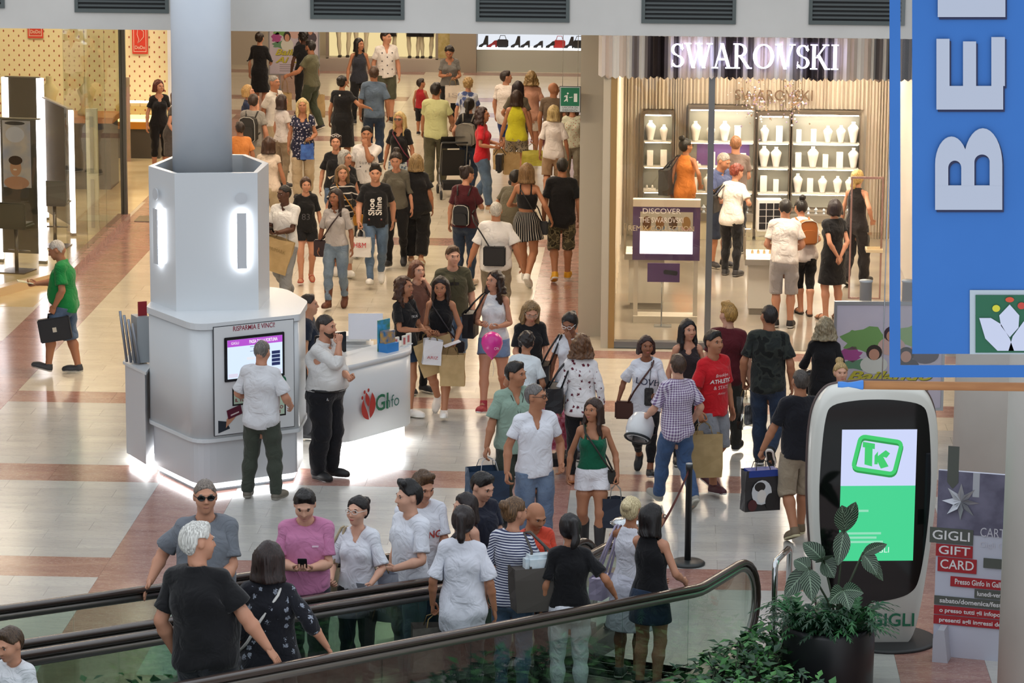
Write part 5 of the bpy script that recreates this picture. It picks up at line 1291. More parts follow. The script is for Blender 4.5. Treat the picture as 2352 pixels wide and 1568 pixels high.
# -- round the information desk
pp(57, -3.66, 34.33, 1.80, 62, 'm', S2, ('crop', '#241a14'), tee('#d5d3d0', sl=.40, fit=.8, neck='shirt', hem=.98), bot('#15151a', 'loose', .04, waist=1.03), shoes=('shoe', '#141416', '#141416'), beard='#3a2a20', g=.20, belly=.08, P=dict(armR=(.02, .19, 1.49, 20, .95), armL=(-.04, .33, 1.14, 40, .5), head=(8, 6, 0)), label='guard in white shirt and black trousers with fist at his mouth')
pp(58, -4.05, 36.25, 1.66, 90, 'm', S2, ('short', HD), tee(NAVY, fit=.5), bot(CHAR), P=dict(), label='dark-haired attendant half hidden behind the information tower')
pp(59, -4.24, 33.37, 1.70, 166, 'm', S2, ('crop', '#5d5853'), tee('#d3d4d8', sl=.24, fit=.8, neck='shirt', hem=.82), bot('#3c4239', 'jeans'), shoes=('shoe', '#6d675c', '#8a867c'), g=.08, P=dict(legs='wide', armL=(.24, .24, 1.08, 30, .5), armR=(.26, .20, 1.02, 30, .5), head=(0, 12, 0)), label='man in white short-sleeved shirt using the touch screen')
pp(60, -3.04, 37.38, 1.68, 55, 'f', S3, ('curlylong', '#2c1812', '#54301e'), tee(BLK, sl=.2, fit=.6, hem=.85), bot(JEAND, 'shorts', .70), shoes=SNK, P=dict(armR=(.10, .32, 1.16, 80, .15), armL=(.12, .28, 1.08, 40, .9), head=(10, 0, 0)), decals=[('shirt',) + ptext('TRUK', .045, 1.29, .03) + (mat('#d8d8d8', .8),)], label='girl with long wavy hair in black shirt gesturing with open hand')
pp(61, -3.0, 38.81, 1.62, 40, 'f', S1, ('bob', '#5a3420'), tee('#6a4a40', fit=.5), bot(BLK, 'slim'), P=dict(armL='face'), label='brown-bobbed woman dabbing her mouth behind two girls')
pp(62, -2.62, 37.53, 1.68, -4, 'f', S3, ('verylong', '#1f1410'), tee('#131316', sl=0, fit=.1, neck='high', hem=1.08), bot(JSH, 'shorts', .70), shoes=SNK, P=dict(legs='walkL', armR=(.06, .24, 1.10, 40, .7), armL=(.22, .22, 1.0, 40, .9), head=(0, 10, 0)), label='girl in black crop top and denim shorts with hoop earrings')
pp(63, -2.6, 39.34, 1.74, 12, 'm', S1, ('short', '#4a3626'), tee('#474635', sl=.23, fit=.7), bot(JEAN, 'jeans'), shoes=('shoe', '#1c2230', '#e0ded8'), g=.06, P=dict(legs='walkR', head=(10, 6, 0)), label='man in dark olive shirt with sunglasses hung at his collar')
pp(64, -2.0, 37.82, 1.70, -8, 'f', S2, ('curlylong', '#1d1310', '#3a241a'), tee('#dfe1e6', sl=0, fit=.4, neck='high', hem=.90), bot(cloth('#5a6f96', 'denim', '#8ba0c0'), 'shorts', .72), shoes=('high', '#a02a38', '#e8e6e2'), P=dict(legs='walkR', armL=(.08, .24, 1.12, 40, .7), armR=(.10, .24, 1.14, 40, .7), head=(-35, -4, 0)), label='girl in white sleeveless top, denim shorts and red canvas shoes')
pp(65, -1.5, 36.1, 1.68, 15, 'f', S2, ('verylong', '#5c4430', '#a8885c'), tee(BLK, sl=.22, fit=.6), bot(BLK, 'slim'), glasses=('frame', '#b0a090'), P=dict(armL='low', armR='low', head=(0, 30, 0)), label='girl with very long fair hair in black shirt looking down')
pp(66, -1.5, 34.5, 1.60, 172, 'f', S3, ('curlyshort', '#1c1310'), tee('#d3dade', sl=.2, fit=.6), bot('#9aa4ac', 'slim'), P=dict(lean=18, armL='low', armR='low', head=(0, 20, 0)), label='dark curly-haired woman in white shirt bending forward')
pp(67, -1.01, 35.5, 1.66, -5, 'f', S4, ('pony', '#140f0e'), tee('#dfe2ea', sl=.16, fit=.25), bot(JEANL, 'slim'), glasses=('frame', '#e8e8e8'), P=dict(armL=(.0, .20, 1.48, 20, .8), head=(-15, 25, 0)), label='woman in white shirt and pale jeans wiping her face')
pp(68, -.86, 34.3, 1.64, 176, 'f', S2, ('curly', '#4a3020', '#7a5436'), tee(cloth('#e2e0e2', 'floral', '#6a2436', 15., .26), sl=.50, fit=.8, hem=.82), bot(BLK, 'tight', .10), shoes=('sandal', '#a86a40'), P=dict(), label='woman with wavy brown hair in white blouse with red flowers')
pp(69, -1.49, 32.27, 1.74, 22, 'm', S3, ('short', HB), tee('#8ba394', sl=.23, fit=.75, neck='v', hem=.83), bot('#3b4239', 'jeans'), g=.05, P=dict(head=(40, 5, 0), armR=(.32, .04, .90, 0, .4)), label='black-haired man in pale green shirt with cord necklace')
pp(70, -1.23, 31.06, 1.77, 18, 'm', S3, ('crop', '#5e5a58'), tee('#e0e2ea', sl=.18, fit=.35, neck='v', hem=.86), bot(cloth('#2c3f60', 'denim', '#8497ae'), 'jeans'), glasses=('frame', '#2a1c16'), P=dict(head=(52, 0, 0), armR=(.30, .06, .92, 0, .6), armL=(.24, .10, .98, 40, .5)), label='man in white V-neck shirt, bleached jeans and glasses')
pp(71, -.66, 31.27, 1.58, -2, 'f', S3, ('long', '#2e1c14'), tee('#0e5a40', sl=0, fit=.3, neck='straps', hem=1.0), bot('#e4e4ea', 'shorts', .75, waist=1.06), shoes=('boot', '#2c2a2c', '#2c2a2c'), P=dict(legs='stepL', head=(-28, 0, 0), armL=(.28, .06, .92, 0, .9), armR=(.27, .06, .92, 0, .5)), label='girl in emerald green top, white shorts and dark ankle boots')
pp(72, -.16, 34.76, 1.55, -2, 'f', S4, ('bob', '#2a1714'), tee('#dcdfe8', sl=.25, fit=.95, hem=.80), bot(BLK, 'tight', .18), shoes=BLS, P=dict(legs='walkL', armR=(.34, .0, .94, 0, .8), armL='waist', head=(14, 0, 0)), decals=[('shirt',) + ptext('LOVE', .12, 1.22, .02, -8) + (mat('#2c3450', .8),)], label='woman in white lettered shirt with bobbed hair')
pp(73, .30, 35.3, 1.62, 12, 'f', S2, ('verylong', '#0f0b0d'), tee('#2a2124', sl=0, fit=.5, neck='scoop'), bot(BLK, 'slim'), P=dict(head=(15, 0, 0)), label='woman with long straight black hair between two men')
pp(74, .18, 33.33, 1.64, -152, 'm', S1, ('short', '#3a281c'), tee(cloth('#6a4f7c', 'check', '#d6d0de', 240.), sl=.23, fit=.75, neck='shirt', hem=.84), bot(cloth('#2c4266', 'denim', '#4f6a92'), 'jeans'), shoes=('shoe', '#9a968c', '#c0bcb0'), P=dict(legs='walkL', armR=(.26, .10, .96, 0, .9), armL=(.24, .28, 1.02, 30, .6), head=(-10, 0, 0)), label='man in purple checked shirt and jeans carrying a white helmet')
pp(75, .57, 34.02, 1.74, 42, 'm', S3, ('short', HB), tee('#bf1722', sl=.24, fit=.65, hem=.84), bot('#85888f', 'bermuda', .50), shoes=('shoe', '#4a2028', '#dcdad4'), P=dict(legs='stepR', armR=(.28, .10, .92, 0, .95)), decals=[('shirt',) + ptext('ATHLETIC', .062, 1.245, bold=.0015) + (mat('#e4dcdc', .8),), ('shirt',) + ptext('& STATE', .055, 1.175) + (mat('#e0c8c8', .8),), ('shirt',) + ptext('Brooklyn', .05, 1.31, shear=.3) + (mat('#e0c8c8', .8),), ('shirt',) + ptext('Athletic', .035, 1.11, shear=.3) + (mat('#d8a8a8', .8),)], label='young man in bright red printed shirt and grey shorts')
pp(76, .76, 35.8, 1.70, 168, 'm', S1, ('tall', '#8a6636', '#c89a50'), tee('#551720', sl=.22, fit=.6, hem=.85), bot('#33332f', 'jeans'), P=dict(legs='stepR', head=(50, 0, 0)), label='fair-haired man in dark maroon shirt seen from behind')
pp(77, 1.2, 35.24, 1.82, 172, 'm', S3, ('crop', '#1c1614'), tee(cloth('#202524', 'camo', '#2b302c', 9.), sl=.22, fit=.7, hem=.84), bot(JEAND, 'jeans'), shoes=('shoe', '#18181a', '#e6e4e0'), P=dict(legs='kickR', head=(30, 0, 0), armL=(.27, .06, .92, 0, .95)), label='tall man in dark mottled shirt and dark jeans')
pp(78, 1.42, 32.1, 1.74, 198, 'm', S3, ('crop', '#3c3632'), tee('#15161e', sl=.22, fit=.7, hem=.86), bot('#9a8c78', 'bermuda', .44), shoes=('shoe', '#6a5a44', '#c9bf9a'), P=dict(legs='stepR', armL=(.36, .10, .92, 0, .95), head=(0, 0, 0)), label='man in black shirt and khaki shorts beside the screen totem')
pp(79, 1.84, 35.6, 1.62, 172, 'f', S2, ('curly', '#7d7058', '#b0a284'), tee(BLK, sl=.3, fit=.7, hem=.8), bot(BLK, 'slim'), P=dict(armL=(.26, .22, 1.0, 30, .8)), label='woman with ashy wavy hair dressed in black')
pp(80, 1.93, 33.9, 1.45, 10, 'f', S1, ('bun', '#a8895a', '#d0b47c'), tee('#c98a80', fit=.5), bot(KHK, 'slim'), P=dict(), label='fair-haired child with topknot behind the screen totem')
# -- on the moving walkways
def wk(i, t, w, h, *a, **k):
    p = RPt(t, w); return pp(i, p.x, p.y, h, *a, z=p.z, **k)
wk(81, 4.40, 2.25, 1.80, 4, 'm', S2, ('crop', '#6a6058'), tee('#70757d', sl=.23, fit=.8), bot(CHAR), glasses=('sun', '#0c0c0e'), g=.16, belly=.04, P=dict(armR=(RPt(4.68, 2.58, 1.0), 20, .15), armL='low', head=(8, 0, 0)), label='heavy man in grey shirt and black sunglasses on the farther walkway')
wk(82, 7.2, .48, 1.84, 158, 'm', S2, ('short', '#c4c1ba', '#f0efe8'), tee('#131316', sl=.21, fit=.8, neck='polo', hem=.86), bot('#2c2d34', 'loose'), g=.14, belly=.05, P=dict(armR=(RPt(7.05, .05, 1.0), 0, .12), side=7, armL='down', head=(-35, 10, 0)), label='white-haired man in black polo with blue trim on the nearer walkway')
wk(83, 6.5, .42, 1.68, 184, 'f', S2, ('long', '#21120f'), tee(cloth('#16171f', 'floral', '#8c93a0', 14., .24), sl=.36, fit=.9, hem=.80), bot('#20222a', 'slim'), g=.10, P=dict(armR=(RPt(6.35, .05, 1.0), 0, .2), head=(-12, 5, 0)), label='dark-haired woman in black flowered blouse with white bag strap')
wk(84, 3.2, 2.07, 1.72, 2, 'm', S1, ('short', HB), tee('#c07aa0', sl=.22, fit=.7), bot('#2c2c34'), g=.05, P=dict(armL=(.05, .28, 1.16, 70, .7), armR=(.05, .28, 1.16, 70, .7), head=(0, 28, 0)), decals=[('shirt', [(.06, 1.30), (.11, 1.30), (.11, 1.315), (.06, 1.315)], [(0, 1, 2, 3)], mat('#d8b8cc', .7))], label='young man in pink shirt looking at his phone')
wk(85, 2.48, 2.0, 1.60, -15, 'f', S1, ('lowbun', '#140d0d'), tee('#dfe2ea', sl=.26, fit=.7, neck='v', hem=.95), bot(BLK, 'slim', .06), glasses=('frame', '#d8d4cc'), P=dict(armR=(.16, .24, 1.06, 40, .7), armL=(.20, .24, 1.04, 40, .7), head=(-12, 0, 0)), label='woman in white V-neck blouse holding a pale phone')
wk(86, 1.92, 1.82, 1.72, -50, 'm', S1, ('tall', '#0f0c0c'), tee('#dcdfe8', sl=.22, fit=.6), bot('#8a90a0'), P=dict(armL=(.16, .28, 1.10, 20, .5), head=(-15, 5, 0)), label='black-haired young man in plain white shirt facing left')
wk(87, 1.22, 2.10, 1.76, 18, 'm', S2, ('tall', '#3a281a', '#6a4c30'), tee('#d8dbe4', sl=.22, fit=.7), bot(NAVY), P=dict(armL='low', armR='low', head=(18, 22, 0)), decals=[('shirt',) + ptext('IRGANG', .085, 1.24, bold=.002) + (mat('#a83a34', .8),)], label='young man in white shirt with red block letters')
wk(88, .43, 1.95, 1.74, 42, 'm', S1, ('short', HB), tee('#1c2030', fit=.5), bot(JEAND), P=dict(armL='low', armR='low', head=(10, 24, 0)), label='pale man with black hair in navy shirt looking down')
wk(89, .95, 1.80, 1.58, -55, 'f', S1, ('verylong', '#1d1314'), tee('#3a3236', sl=0, fit=.5), bot(BLK, 'slim'), P=dict(head=(-8, 8, 0)), label='woman with long brown hair turned left beside the walkway rail')
wk(90, 1.12, 1.08, 1.62, 32, 'm', S3, None, tee('#c8442e', fit=.6), bot(CHAR), P=dict(head=(5, 26, 0), armL='low', armR='low'), label='bald man in orange-red shirt looking down')
wk(91, 1.92, .86, 1.70, 162, 'f', S2, ('lowbun', '#4a3424', '#7a5a3a'), tee(cloth('#d3d5de', 'stripe', '#343a5c', 290.), sl=.22, fit=.55, hem=.86), bot(JEAN, 'slim'), P=dict(armR=(.14, .26, 1.16, 30, .7), head=(-32, 8, 0)), label='woman in navy and white striped shirt with pinned-up hair')
wk(92, 2.95, .78, 1.70, 176, 'f', S3, ('braid', '#1c1110'), tee('#dadce6', sl=.25, fit=.95, hem=.72), bot('#1f2a2c', 'slim'), P=dict(armL=(.26, .06, .92, 0, .9)), label='woman with dark braid in long loose white shirt')
wk(93, 1.88, .36, 1.62, 188, 'f', S3, ('pony', '#120d0e'), tee('#101014', sl=.22, fit=.5, hem=.94), bot('#d6d8e0', 'slim'), P=dict(armR=(RPt(1.68, .05, 1.0), 10, .2), head=(15, 10, 0)), label='dark-haired woman in black shirt and white trousers holding the handrail')
wk(94, -.05, .70, 1.62, 158, 'f', S3, ('lowbun', '#c9b080', '#efe0b4'), tee('#dcdee8', sl=0, fit=.2, hem=1.0, neck='scoop'), bottom=(dict(prof=[(1.05, .125, .10), (.95, .175, .14), (.5, .24, .2)], waist=1.05), '#d4d6e4'), P=dict(armL=(.10, .22, 1.48, 20, .6)), label='blonde woman in white crop top and white skirt')
wk(95, .45, .28, 1.64, 150, 'f', S2, ('verylong', '#100b0c'), tee('#121216', sl=0, fit=.4, hem=.92), bottom=(dict(prof=[(1.0, .15, .12), (.93, .18, .14), (.68, .21, .17)], waist=1.0), JEAND), glasses=('frame', '#4a1a1a'), P=dict(armR=(RPt(.26, .05, 1.0), 10, .2), armL=(.10, .30, 1.0, 30, .5), head=(-28, 4, 0)), label='woman with very long black hair and denim skirt at the handrail')
wk(96, 8.72, .95, 1.18, -30, 'm', S2, ('short', '#3a2a1e', '#5c4632'), tee('#d8dade', fit=.6), bot(NAVY, 'bermuda', .45), hs=1.25, P=dict(head=(-5, 18, 0)), label='small brown-haired boy riding the nearer walkway')
# ------------------------------------------------------------------ crystal shop on the right
SF = 41.77; BW = 50.6
RIB = mat('#ddd2c2', .45); RIBD = mat('#c4b8a6', .5)
MB().box((-.70, SF, -.003), (3.75, 51.2, .006), noisy('#8d8478', '#9a9082', 1.5, .12, name='shop_floor')).build('floor_shop', kind='structure')
MB().box((-.70, SF + .2, 3.72), (3.75, 51.2, 3.9), mat('#d8d0c4', .7)).build('ceiling_shop', kind='structure')
MB().box((3.6, SF, 0), (3.75, 51.2, 4.95), RIB).build('wall_shop_right', kind='structure')
MB().box((-.70, SF, 4.1), (12, SF + .2, 4.95), mat('#b9b2a6', .6)).build('wall_shop_front', kind='structure')
MB().box((3.75, SF, 0), (12, SF + .2, 4.1), mat('#8c8378', .5)).build('wall_shop_next', kind='structure')
wb = MB().box((-.70, BW + .25, 0), (3.6, BW + .35, 3.72), RIBD).build('wall_shop_back', kind='structure')
rb = MB(); k = 0
NCH = [(-.32, .12, 1.98), (.39, 1.41, 2.07), (1.48, 1.97, 1.98), (2.02, 3.07, 2.01)]
x = -.69
while x < 3.58:
    w = random.uniform(.035, .075); d = random.uniform(.01, .05)
    inn = [n for n in NCH if x + w > n[0] - .02 and x < n[1] + .02]
    z0 = inn[0][2] + .06 if inn else 0.
    rb.prism([(x, BW + .25), (x + w * .5, BW + .2 - d), (x + w, BW + .25)], z0, 3.72, RIB); x += w
rb.build('ribbed_panelling', wb)['kind'] = 'stuff'
rl = MB(); y = SF + .25
while y < BW:
    w = random.uniform(.10, .22); d = random.uniform(.02, .05); rl.prism([(-.70, y), (-.70, y + w), (-.70 + d, y + w * .5)], 0, 3.72, RIB); y += w
rl.build('ribbed_panelling', wb)['kind'] = 'stuff'
b = MB(); wall_text(b, 'SWAROVSKI', mat('#5b4634', .5), 1.72, BW + .12, 2.28, .24, width=1.22, ext=.01); b.build('back_wall_sign', None, label='dark brown shop name lettering on the ribbed back wall', cat='sign')
# lit wall niches with glass shelves
GL = glass('#f2f4f0', 0., 'shelf_glass', .3); NB = mat('#9a988c', .5); NF = mat('#6f655a', .3, .6); WHM = mat('#efe9df', .5)
def niche(i, x0, x1, zt, label):
    t = empty('display_niche', ((x0 + x1) / 2, BW + .24, 0), label=label, cat='display cabinet', group='lit wall niches of the crystal shop')
    w = (x1 - x0) / 2
    MB().box((-w, -.04, .5), (w, -.0, zt), NB).build('back_panel', t)
    f = MB(); f.box((-w - .02, -.30, zt), (w + .02, -.0, zt + .05), NF); f.box((-w - .015, -.30, .42), (-w, 0, zt), NF); f.box((w, -.30, .42), (w + .015, 0, zt), NF); f.build('frame', t)
    MB().box((-w + .02, -.27, zt - .02), (w - .02, -.22, zt - .002), emis('#fff4e2', 34.)).build('led_strip', t)
    for z in (.75, 1.15, 1.55): 
        s = MB().box((-w, -.28, z - .012), (w, -.04, z + .006), mat('#d9d4c8', .3)).build('shelf', t)
        MB().box((-w + .02, -.275, z - .022), (w - .02, -.255, z - .013), emis('#fff4e2', 20.)).build('led_strip', s)
    MB().box((-w - .015, -.34, .30), (w + .015, 0, .42), mat('#7c756a', .4)).build('worktop', t); MB().box((-w - .01, -.32, 0), (w + .01, 0, .30), mat('#c9bfa6', .5)).build('cupboard', t)
for i, ((a, c, zt), lb) in enumerate(zip(NCH, ('narrow lit niche beside the shop\'s left wall', 'wide lit niche with purple back panel behind the shoppers', 'narrow lit niche between the two wide ones', 'wide lit niche beside the blonde assistant'))): niche(i, a, c, zt, lb)
MB().box((.52, BW + .190, 1.16), (1.35, BW + .196, 1.50), mat('#7a5c98', .6)).build('purple_card', None, label='purple printed card standing in the wide niche', cat='display card')
def bust_mesh():
    b = MB(); b.lathe([(.05, 0), (.045, .02), (.075, .16), (.085, .22), (.05, .26), (.028, .28), (.03, .31)], WHM, 12); return b
protos = {}
def jewel(kind, x, z, s=1., y=BW + .06):
    if kind not in protos:
        if kind == 'necklace_bust': o = bust_mesh().build(kind)
        elif kind == 'display_block': o = MB().box((-.05, -.04, 0), (.05, .04, .24), WHM, None, .004).build(kind)
        elif kind == 'ring_tray': o = MB().box((-.09, -.06, 0), (.09, .06, .03), WHM, None, .004).lathe([(.02, .03), (.012, .075), (0, .08)], WHM, 8, T3((-.04, 0, 0))).lathe([(.02, .03), (.012, .075), (0, .08)], WHM, 8, T3((.04, 0, 0))).build(kind)
        elif kind == 'crystal_figurine': o = MB().lathe([(.025, 0), (.01, .03), (.03, .06), (0, .10)], mat('#cfd8e4', .05, .3), 6, None, False).build(kind)
        protos[kind] = o
        tag(o, {'necklace_bust': 'white necklace bust on a lit shop shelf', 'display_block': 'white display block on a lit shop shelf', 'ring_tray': 'white ring tray on a lit shop shelf', 'crystal_figurine': 'small crystal figurine on the low shop worktop'}[kind], {'necklace_bust': 'display bust', 'display_block': 'display block', 'ring_tray': 'ring tray', 'crystal_figurine': 'figurine'}[kind], kind.replace('_', ' ') + 's on the shop shelves')
    else: o = protos[kind].copy(); COL.objects.link(o)
    o.location = (x, y, z + .007); o.scale = (s, s, s)
for (a, c, zt) in NCH:
    wide = c - a > .8
    for z in (.75, 1.15, 1.55):
        x = a + .10
        while x < c - .07:
            kd = random.choice(['necklace_bust', 'display_block', 'necklace_bust', 'display_block', 'ring_tray'])
            jewel(kd, x, z, random.uniform(.8, 1.1)); x += {'ring_tray': .24}.get(kd, .19) + random.uniform(0, .05)
    x = a + .12
    while x < c - .05: jewel('crystal_figurine', x, .42, random.uniform(.8, 1.5), BW - .0); x += random.uniform(.11, .2)
# mirrored zigzag fascia with lit letters
fa = empty('shop_fascia', (1.0, SF, 3.6), label='fascia of folded mirror strips above the crystal shop', cat='shop fascia')
FL = Matrix.Translation((-1.0, -SF, -3.6))
MIR = [mat('#efedec', .25, .35), mat('#8a8284', .12, .9), mat('#d8ccc4', .2, .5), mat('#5c5658', .1, .9), mat('#e8eef0', .2, .3)]  # mirror highlights and reflections put into the colour: white, brownish and dark strip tones
x = -.87; k = 0
while x < 3.7:
    w = random.choice([.045, .06, .075, .09]); d = random.uniform(.02, .07); zb = 3.60 + random.uniform(-.015, .015)
    s = MB(); s.add([(x, SF - .02, zb + .012), (x + w * .5, SF - .02 - d, zb - .012), (x + w, SF - .02, zb + .012), (x, SF - .02, 4.14), (x + w * .5, SF - .02 - d, 4.14), (x + w, SF - .02, 4.14), (x, SF, zb + .02), (x + w, SF, zb + .02), (x, SF, 4.14), (x + w, SF, 4.14)],
                    [(0, 1, 4, 3), (1, 2, 5, 4), (0, 6, 7, 2, 1), (2, 7, 9, 5), (0, 3, 8, 6)], MIR[(k * 7 // 3) % 5], False, FL); s.build('mirror_strip', fa); x += w; k += 1
MB().box((-.87, SF, 3.62), (3.75, SF + .1, 4.12), mat('#4a4648', .4), FL).build('backing', fa)
def letters(H):
    """roman capitals with serifs: list of (width, strokes); stroke = polygon in unit height"""
    def bar(x0, z0, x1, z1, w): return [(x0 - w / 2, z0), (x0 + w / 2, z0), (x1 + w / 2, z1), (x1 - w / 2, z1)]
    def sf(x, z, l=.30): return [(x - l / 2, z), (x + l / 2, z), (x + l / 2, z + .035), (x - l / 2, z + .035)]
    def arc(cx, cz, rx, rz, a0, a1, t0, t1, n=20):
        o, i = [], []
        for k in range(n + 1):
            a = a0 + (a1 - a0) * k / n; t = t0 + (t1 - t0) * abs(math.cos(a))
            o.append((cx + (rx + t / 2) * math.cos(a), cz + (rz + t / 2 * .6) * math.sin(a))); i.append((cx + (rx - t / 2) * math.cos(a), cz + (rz - t / 2 * .6) * math.sin(a)))
        return [[o[k], o[k + 1], i[k + 1], i[k]] for k in range(n)]
    P = math.pi
    S = (.60, arc(.30, .735, .20, .215, .15, P * 1.5, .06, .13) + arc(.30, .265, .22, .215, P * .5, -P * .85, .06, .13) + [[(.49, .72), (.52, .72), (.52, .97), (.50, .97)], [(.06, .03), (.085, .03), (.11, .30), (.08, .30)]])
    Wl = (1.16, [bar(.12, .97, .38, 0, .14), bar(.38, 0, .60, .80, .07), bar(.58, .97, .82, 0, .14), bar(.82, 0, 1.05, .97, .07), sf(.13, .965), sf(.60, .965), sf(1.05, .965, .26)])
    A = (.86, [bar(.14, 0, .41, 1, .06), bar(.42, 1, .72, 0, .14), bar(.41, .33, .41, .39, .34), sf(.13, 0, .28), sf(.72, 0)])
    R = (.82, [bar(.17, 0, .17, 1, .14), sf(.18, 0), sf(.16, .965, .26), bar(.36, .47, .70, 0, .14), sf(.72, 0, .22)] + arc(.30, .735, .24, .235, -P * .5, P * .5, .07, .14) + [bar(.25, .965, .25, 1, .2), bar(.25, .47, .25, .53, .2)])
    O = (.98, arc(.49, .5, .37, .47, 0, 2 * P, .06, .15, 32))
    Vl = (.86, [bar(.14, .97, .43, 0, .14), bar(.43, 0, .72, .97, .06), sf(.14, .965), sf(.72, .965, .26)])
    K = (.86, [bar(.17, 0, .17, 1, .14), sf(.17, 0), sf(.17, .965), bar(.28, .46, .64, .97, .06), bar(.36, .56, .70, 0, .15), sf(.66, .965, .28), sf(.74, 0, .24)])
    Il = (.38, [bar(.19, 0, .19, 1, .14), sf(.19, 0), sf(.19, .965)])
    return [('S', S), ('W', Wl), ('A', A), ('R', R), ('O', O), ('V', Vl), ('S', S), ('K', K), ('I', Il)]
LT = letters(1); tot = sum(w for _, (w, s) in LT); X0, X1, Z0, HH = .06, 2.24, 3.745, .32
sg = empty('shop_name_sign', (1.15, SF - .1, Z0), label='lit white serif letters spelling the shop name on mirrored fascia', cat='sign')
kx = (X1 - X0) / tot; cx = X0; LE = emis('#f3f0ff', 6.); LSd = emis('#d8d0ff', 3.)
for ch, (w, st) in LT:
    b = MB()
    for p in st:
        q = [(cx - 1.15 + u * kx, v * HH) for u, v in p]; n = len(q)
        b.add([(u, -.06, v) for u, v in q] + [(u, -.0, v) for u, v in q], [tuple(range(n))], LE); o_ = len(b.v) - 2 * n; mi = b.mi(LSd)
        for k in range(n): b.f.append([o_ + k, o_ + n + k, o_ + n + (k + 1) % n, o_ + (k + 1) % n]); b.m.append(mi); b.sm.append(False)
    b.build('letter', sg); cx += w * kx
# shop front glass, mullion, sill
sfm = mat('#7c8186', .3, .7)
MB().box((.57, SF + .02, 0), (.65, SF + .12, 3.62), sfm).build('window_mullion', kind='structure')
MB().box((-.70, SF - .0, 0), (.62, SF + .16, .09), sfm).build('trim_shop_sill', kind='structure')
w1 = MB().box((-.66, SF + .06, .09), (.57, SF + .075, 3.62), glass('#f6f4ee', 0., 'shop_window', .1)).build('window_1', kind='structure')
MB().box((-.70, SF - .01, .0), (-.62, SF + .2, 3.62), mat('#a88a5a', .35, .5)).build('trim_shop_jamb', kind='structure')
b = MB()
for s_, z_, w_ in (('DISCOVER', 1.83, .50), ('THE SWAROVSKI', 1.71, .58)): wall_text(b, s_, mat('#e4dccf', .5), -.02 if z_ > 1.8 else -.02, SF + .052, z_, .10, width=w_)
wall_text(b, 'REMIX COLLECTION', mat('#c9b896', .5), -.02, SF + .052, 1.60, .10, width=.86)
b.build('window_lettering', w1)
# window display stand with purple panel
t = empty('window_display', (.05, 43.6, 0), label='white framed window stand with purple picture panel', cat='display stand')
WP = mat('#d8d2c6', .4); PU = mat('#5a4570', .5)
f = MB()
for sx in (-.44, .38): f.box((sx, -.04, 0), (sx + .06, .04, 1.5), WP)
f.box((-.44, -.08, 0), (.44, .25, .10), WP); f.build('frame', t)
MB().box((-.46, -.06, .88), (.46, .06, 1.62), PU).build('purple_panel', t); MB().box((-.46, -.07, 1.62), (.46, .07, 1.72), mat('#e8dccb', .5)).build('header', t)
MB().box((-.36, -.068, .97), (.36, -.061, 1.28), emis('#fff2f6', 3.2)).build('lit_tray', t); MB().box((-.36, -.066, 1.28), (.36, -.061, 1.55), mat('#c9c2b4', .5)).build('picture', t)
for k in range(4):
    b = MB(); x = -.27 + k * .18
    for cx_, cz_, rx_, rz_, m_ in ((x, 1.40, .06, .09, mat(('#6a4a30', '#8a6238', '#5c4028', '#a07c50')[k], .6)), (x, 1.43, .036, .05, mat('#d9a98a', .6)), (x, 1.335, .07, .045, mat(('#c8a878', '#7f8a98', '#b8bcc8', '#c890a0')[k], .6))): b.add([(cx_ + rx_ * math.cos(q), -.068 - rz_ * .02, cz_ + rz_ * math.sin(q)) for q in [j * math.pi / 8 for j in range(16)]], [tuple(range(16))], m_)
    b.build('portrait', t)
t = empty('purple_notice', (.02, 43.3, 0), label='small purple notice with glasses case under the window stand', cat='notice')
MB().box((-.22, 0, .62), (.22, .012, .88), mat('#5c3f7c', .5)).build('card', t); MB().box((-.09, -.012, .73), (.10, -.001, .79), mat('#1c1a24', .4), T3(ry=.12), .01).build('case_picture', t); MB().tube([(-.02, .006, .3), (-.02, .006, .62)], .008, STEEL).build('stem', t); MB().box((-.12, -.08, 0), (.12, .08, .02), STEEL).box((-.03, -.0, .02), (-.01, .012, .3), STEEL).build('foot', t)
def vitrine(x, y, w, d, h, lab, rz=0., tray=True):
    t = empty('glass_vitrine', (x, y, 0), rz, label=lab, cat='display case'); WV = mat('#c9c4b8', .4)
    MB().box((-w * .4, -d * .4, .10), (w * .4, d * .4, .72), WV).build('pedestal', t); MB().box((-w * .36, -d * .36, 0), (w * .36, d * .36, .10), mat('#8a847a', .5)).build('kick', t)
    MB().box((-w / 2, -d / 2, .72), (w / 2, d / 2, .80), mat('#9a948a', .3, .5)).build('tray_frame', t); MB().box((-w / 2 + .02, -d / 2 + .02, .80), (w / 2 - .02, d / 2 - .02, .83), emis('#ffe9c8', 2.2)).build('lit_tray', t)
    MB().box((-w / 2, -d / 2, .83), (w / 2, d / 2, h), glass('#f4f4ee', 0., 'vitrine_glass', .25)).build('glass_box', t)
    for sx in (-1, 1):
        for sy in (-1, 1): MB().box((sx * w / 2 - .01, sy * d / 2 - .01, .8), (sx * w / 2 + .01, sy * d / 2 + .01, h + .01), mat('#a89a86', .3, .6)).build('edge_profile', t)
    for k in range(5): MB().lathe([(.02, .83), (.015, .87), (0, .89)], mat('#d8b890', .3, .4), 8, T3((-w * .3 + k * w * .15, 0, 0))).build('jewel', t)
vitrine(-.22, 44.7, .62, .5, 1.15, 'small lit glass case left of the purple panel')
vitrine(1.42, 44.5, .55, .7, 1.12, 'lit glass case the two shoppers lean over')
t = empty('charm_rack', (1.48, 44.62, 1.14), .1, label='white box rack of small black jewellery drawers on glass case', cat='jewellery rack')
MB().box((-.17, -.10, 0), (.17, .12, .44), mat('#d9d6d0', .4)).build('body', t)
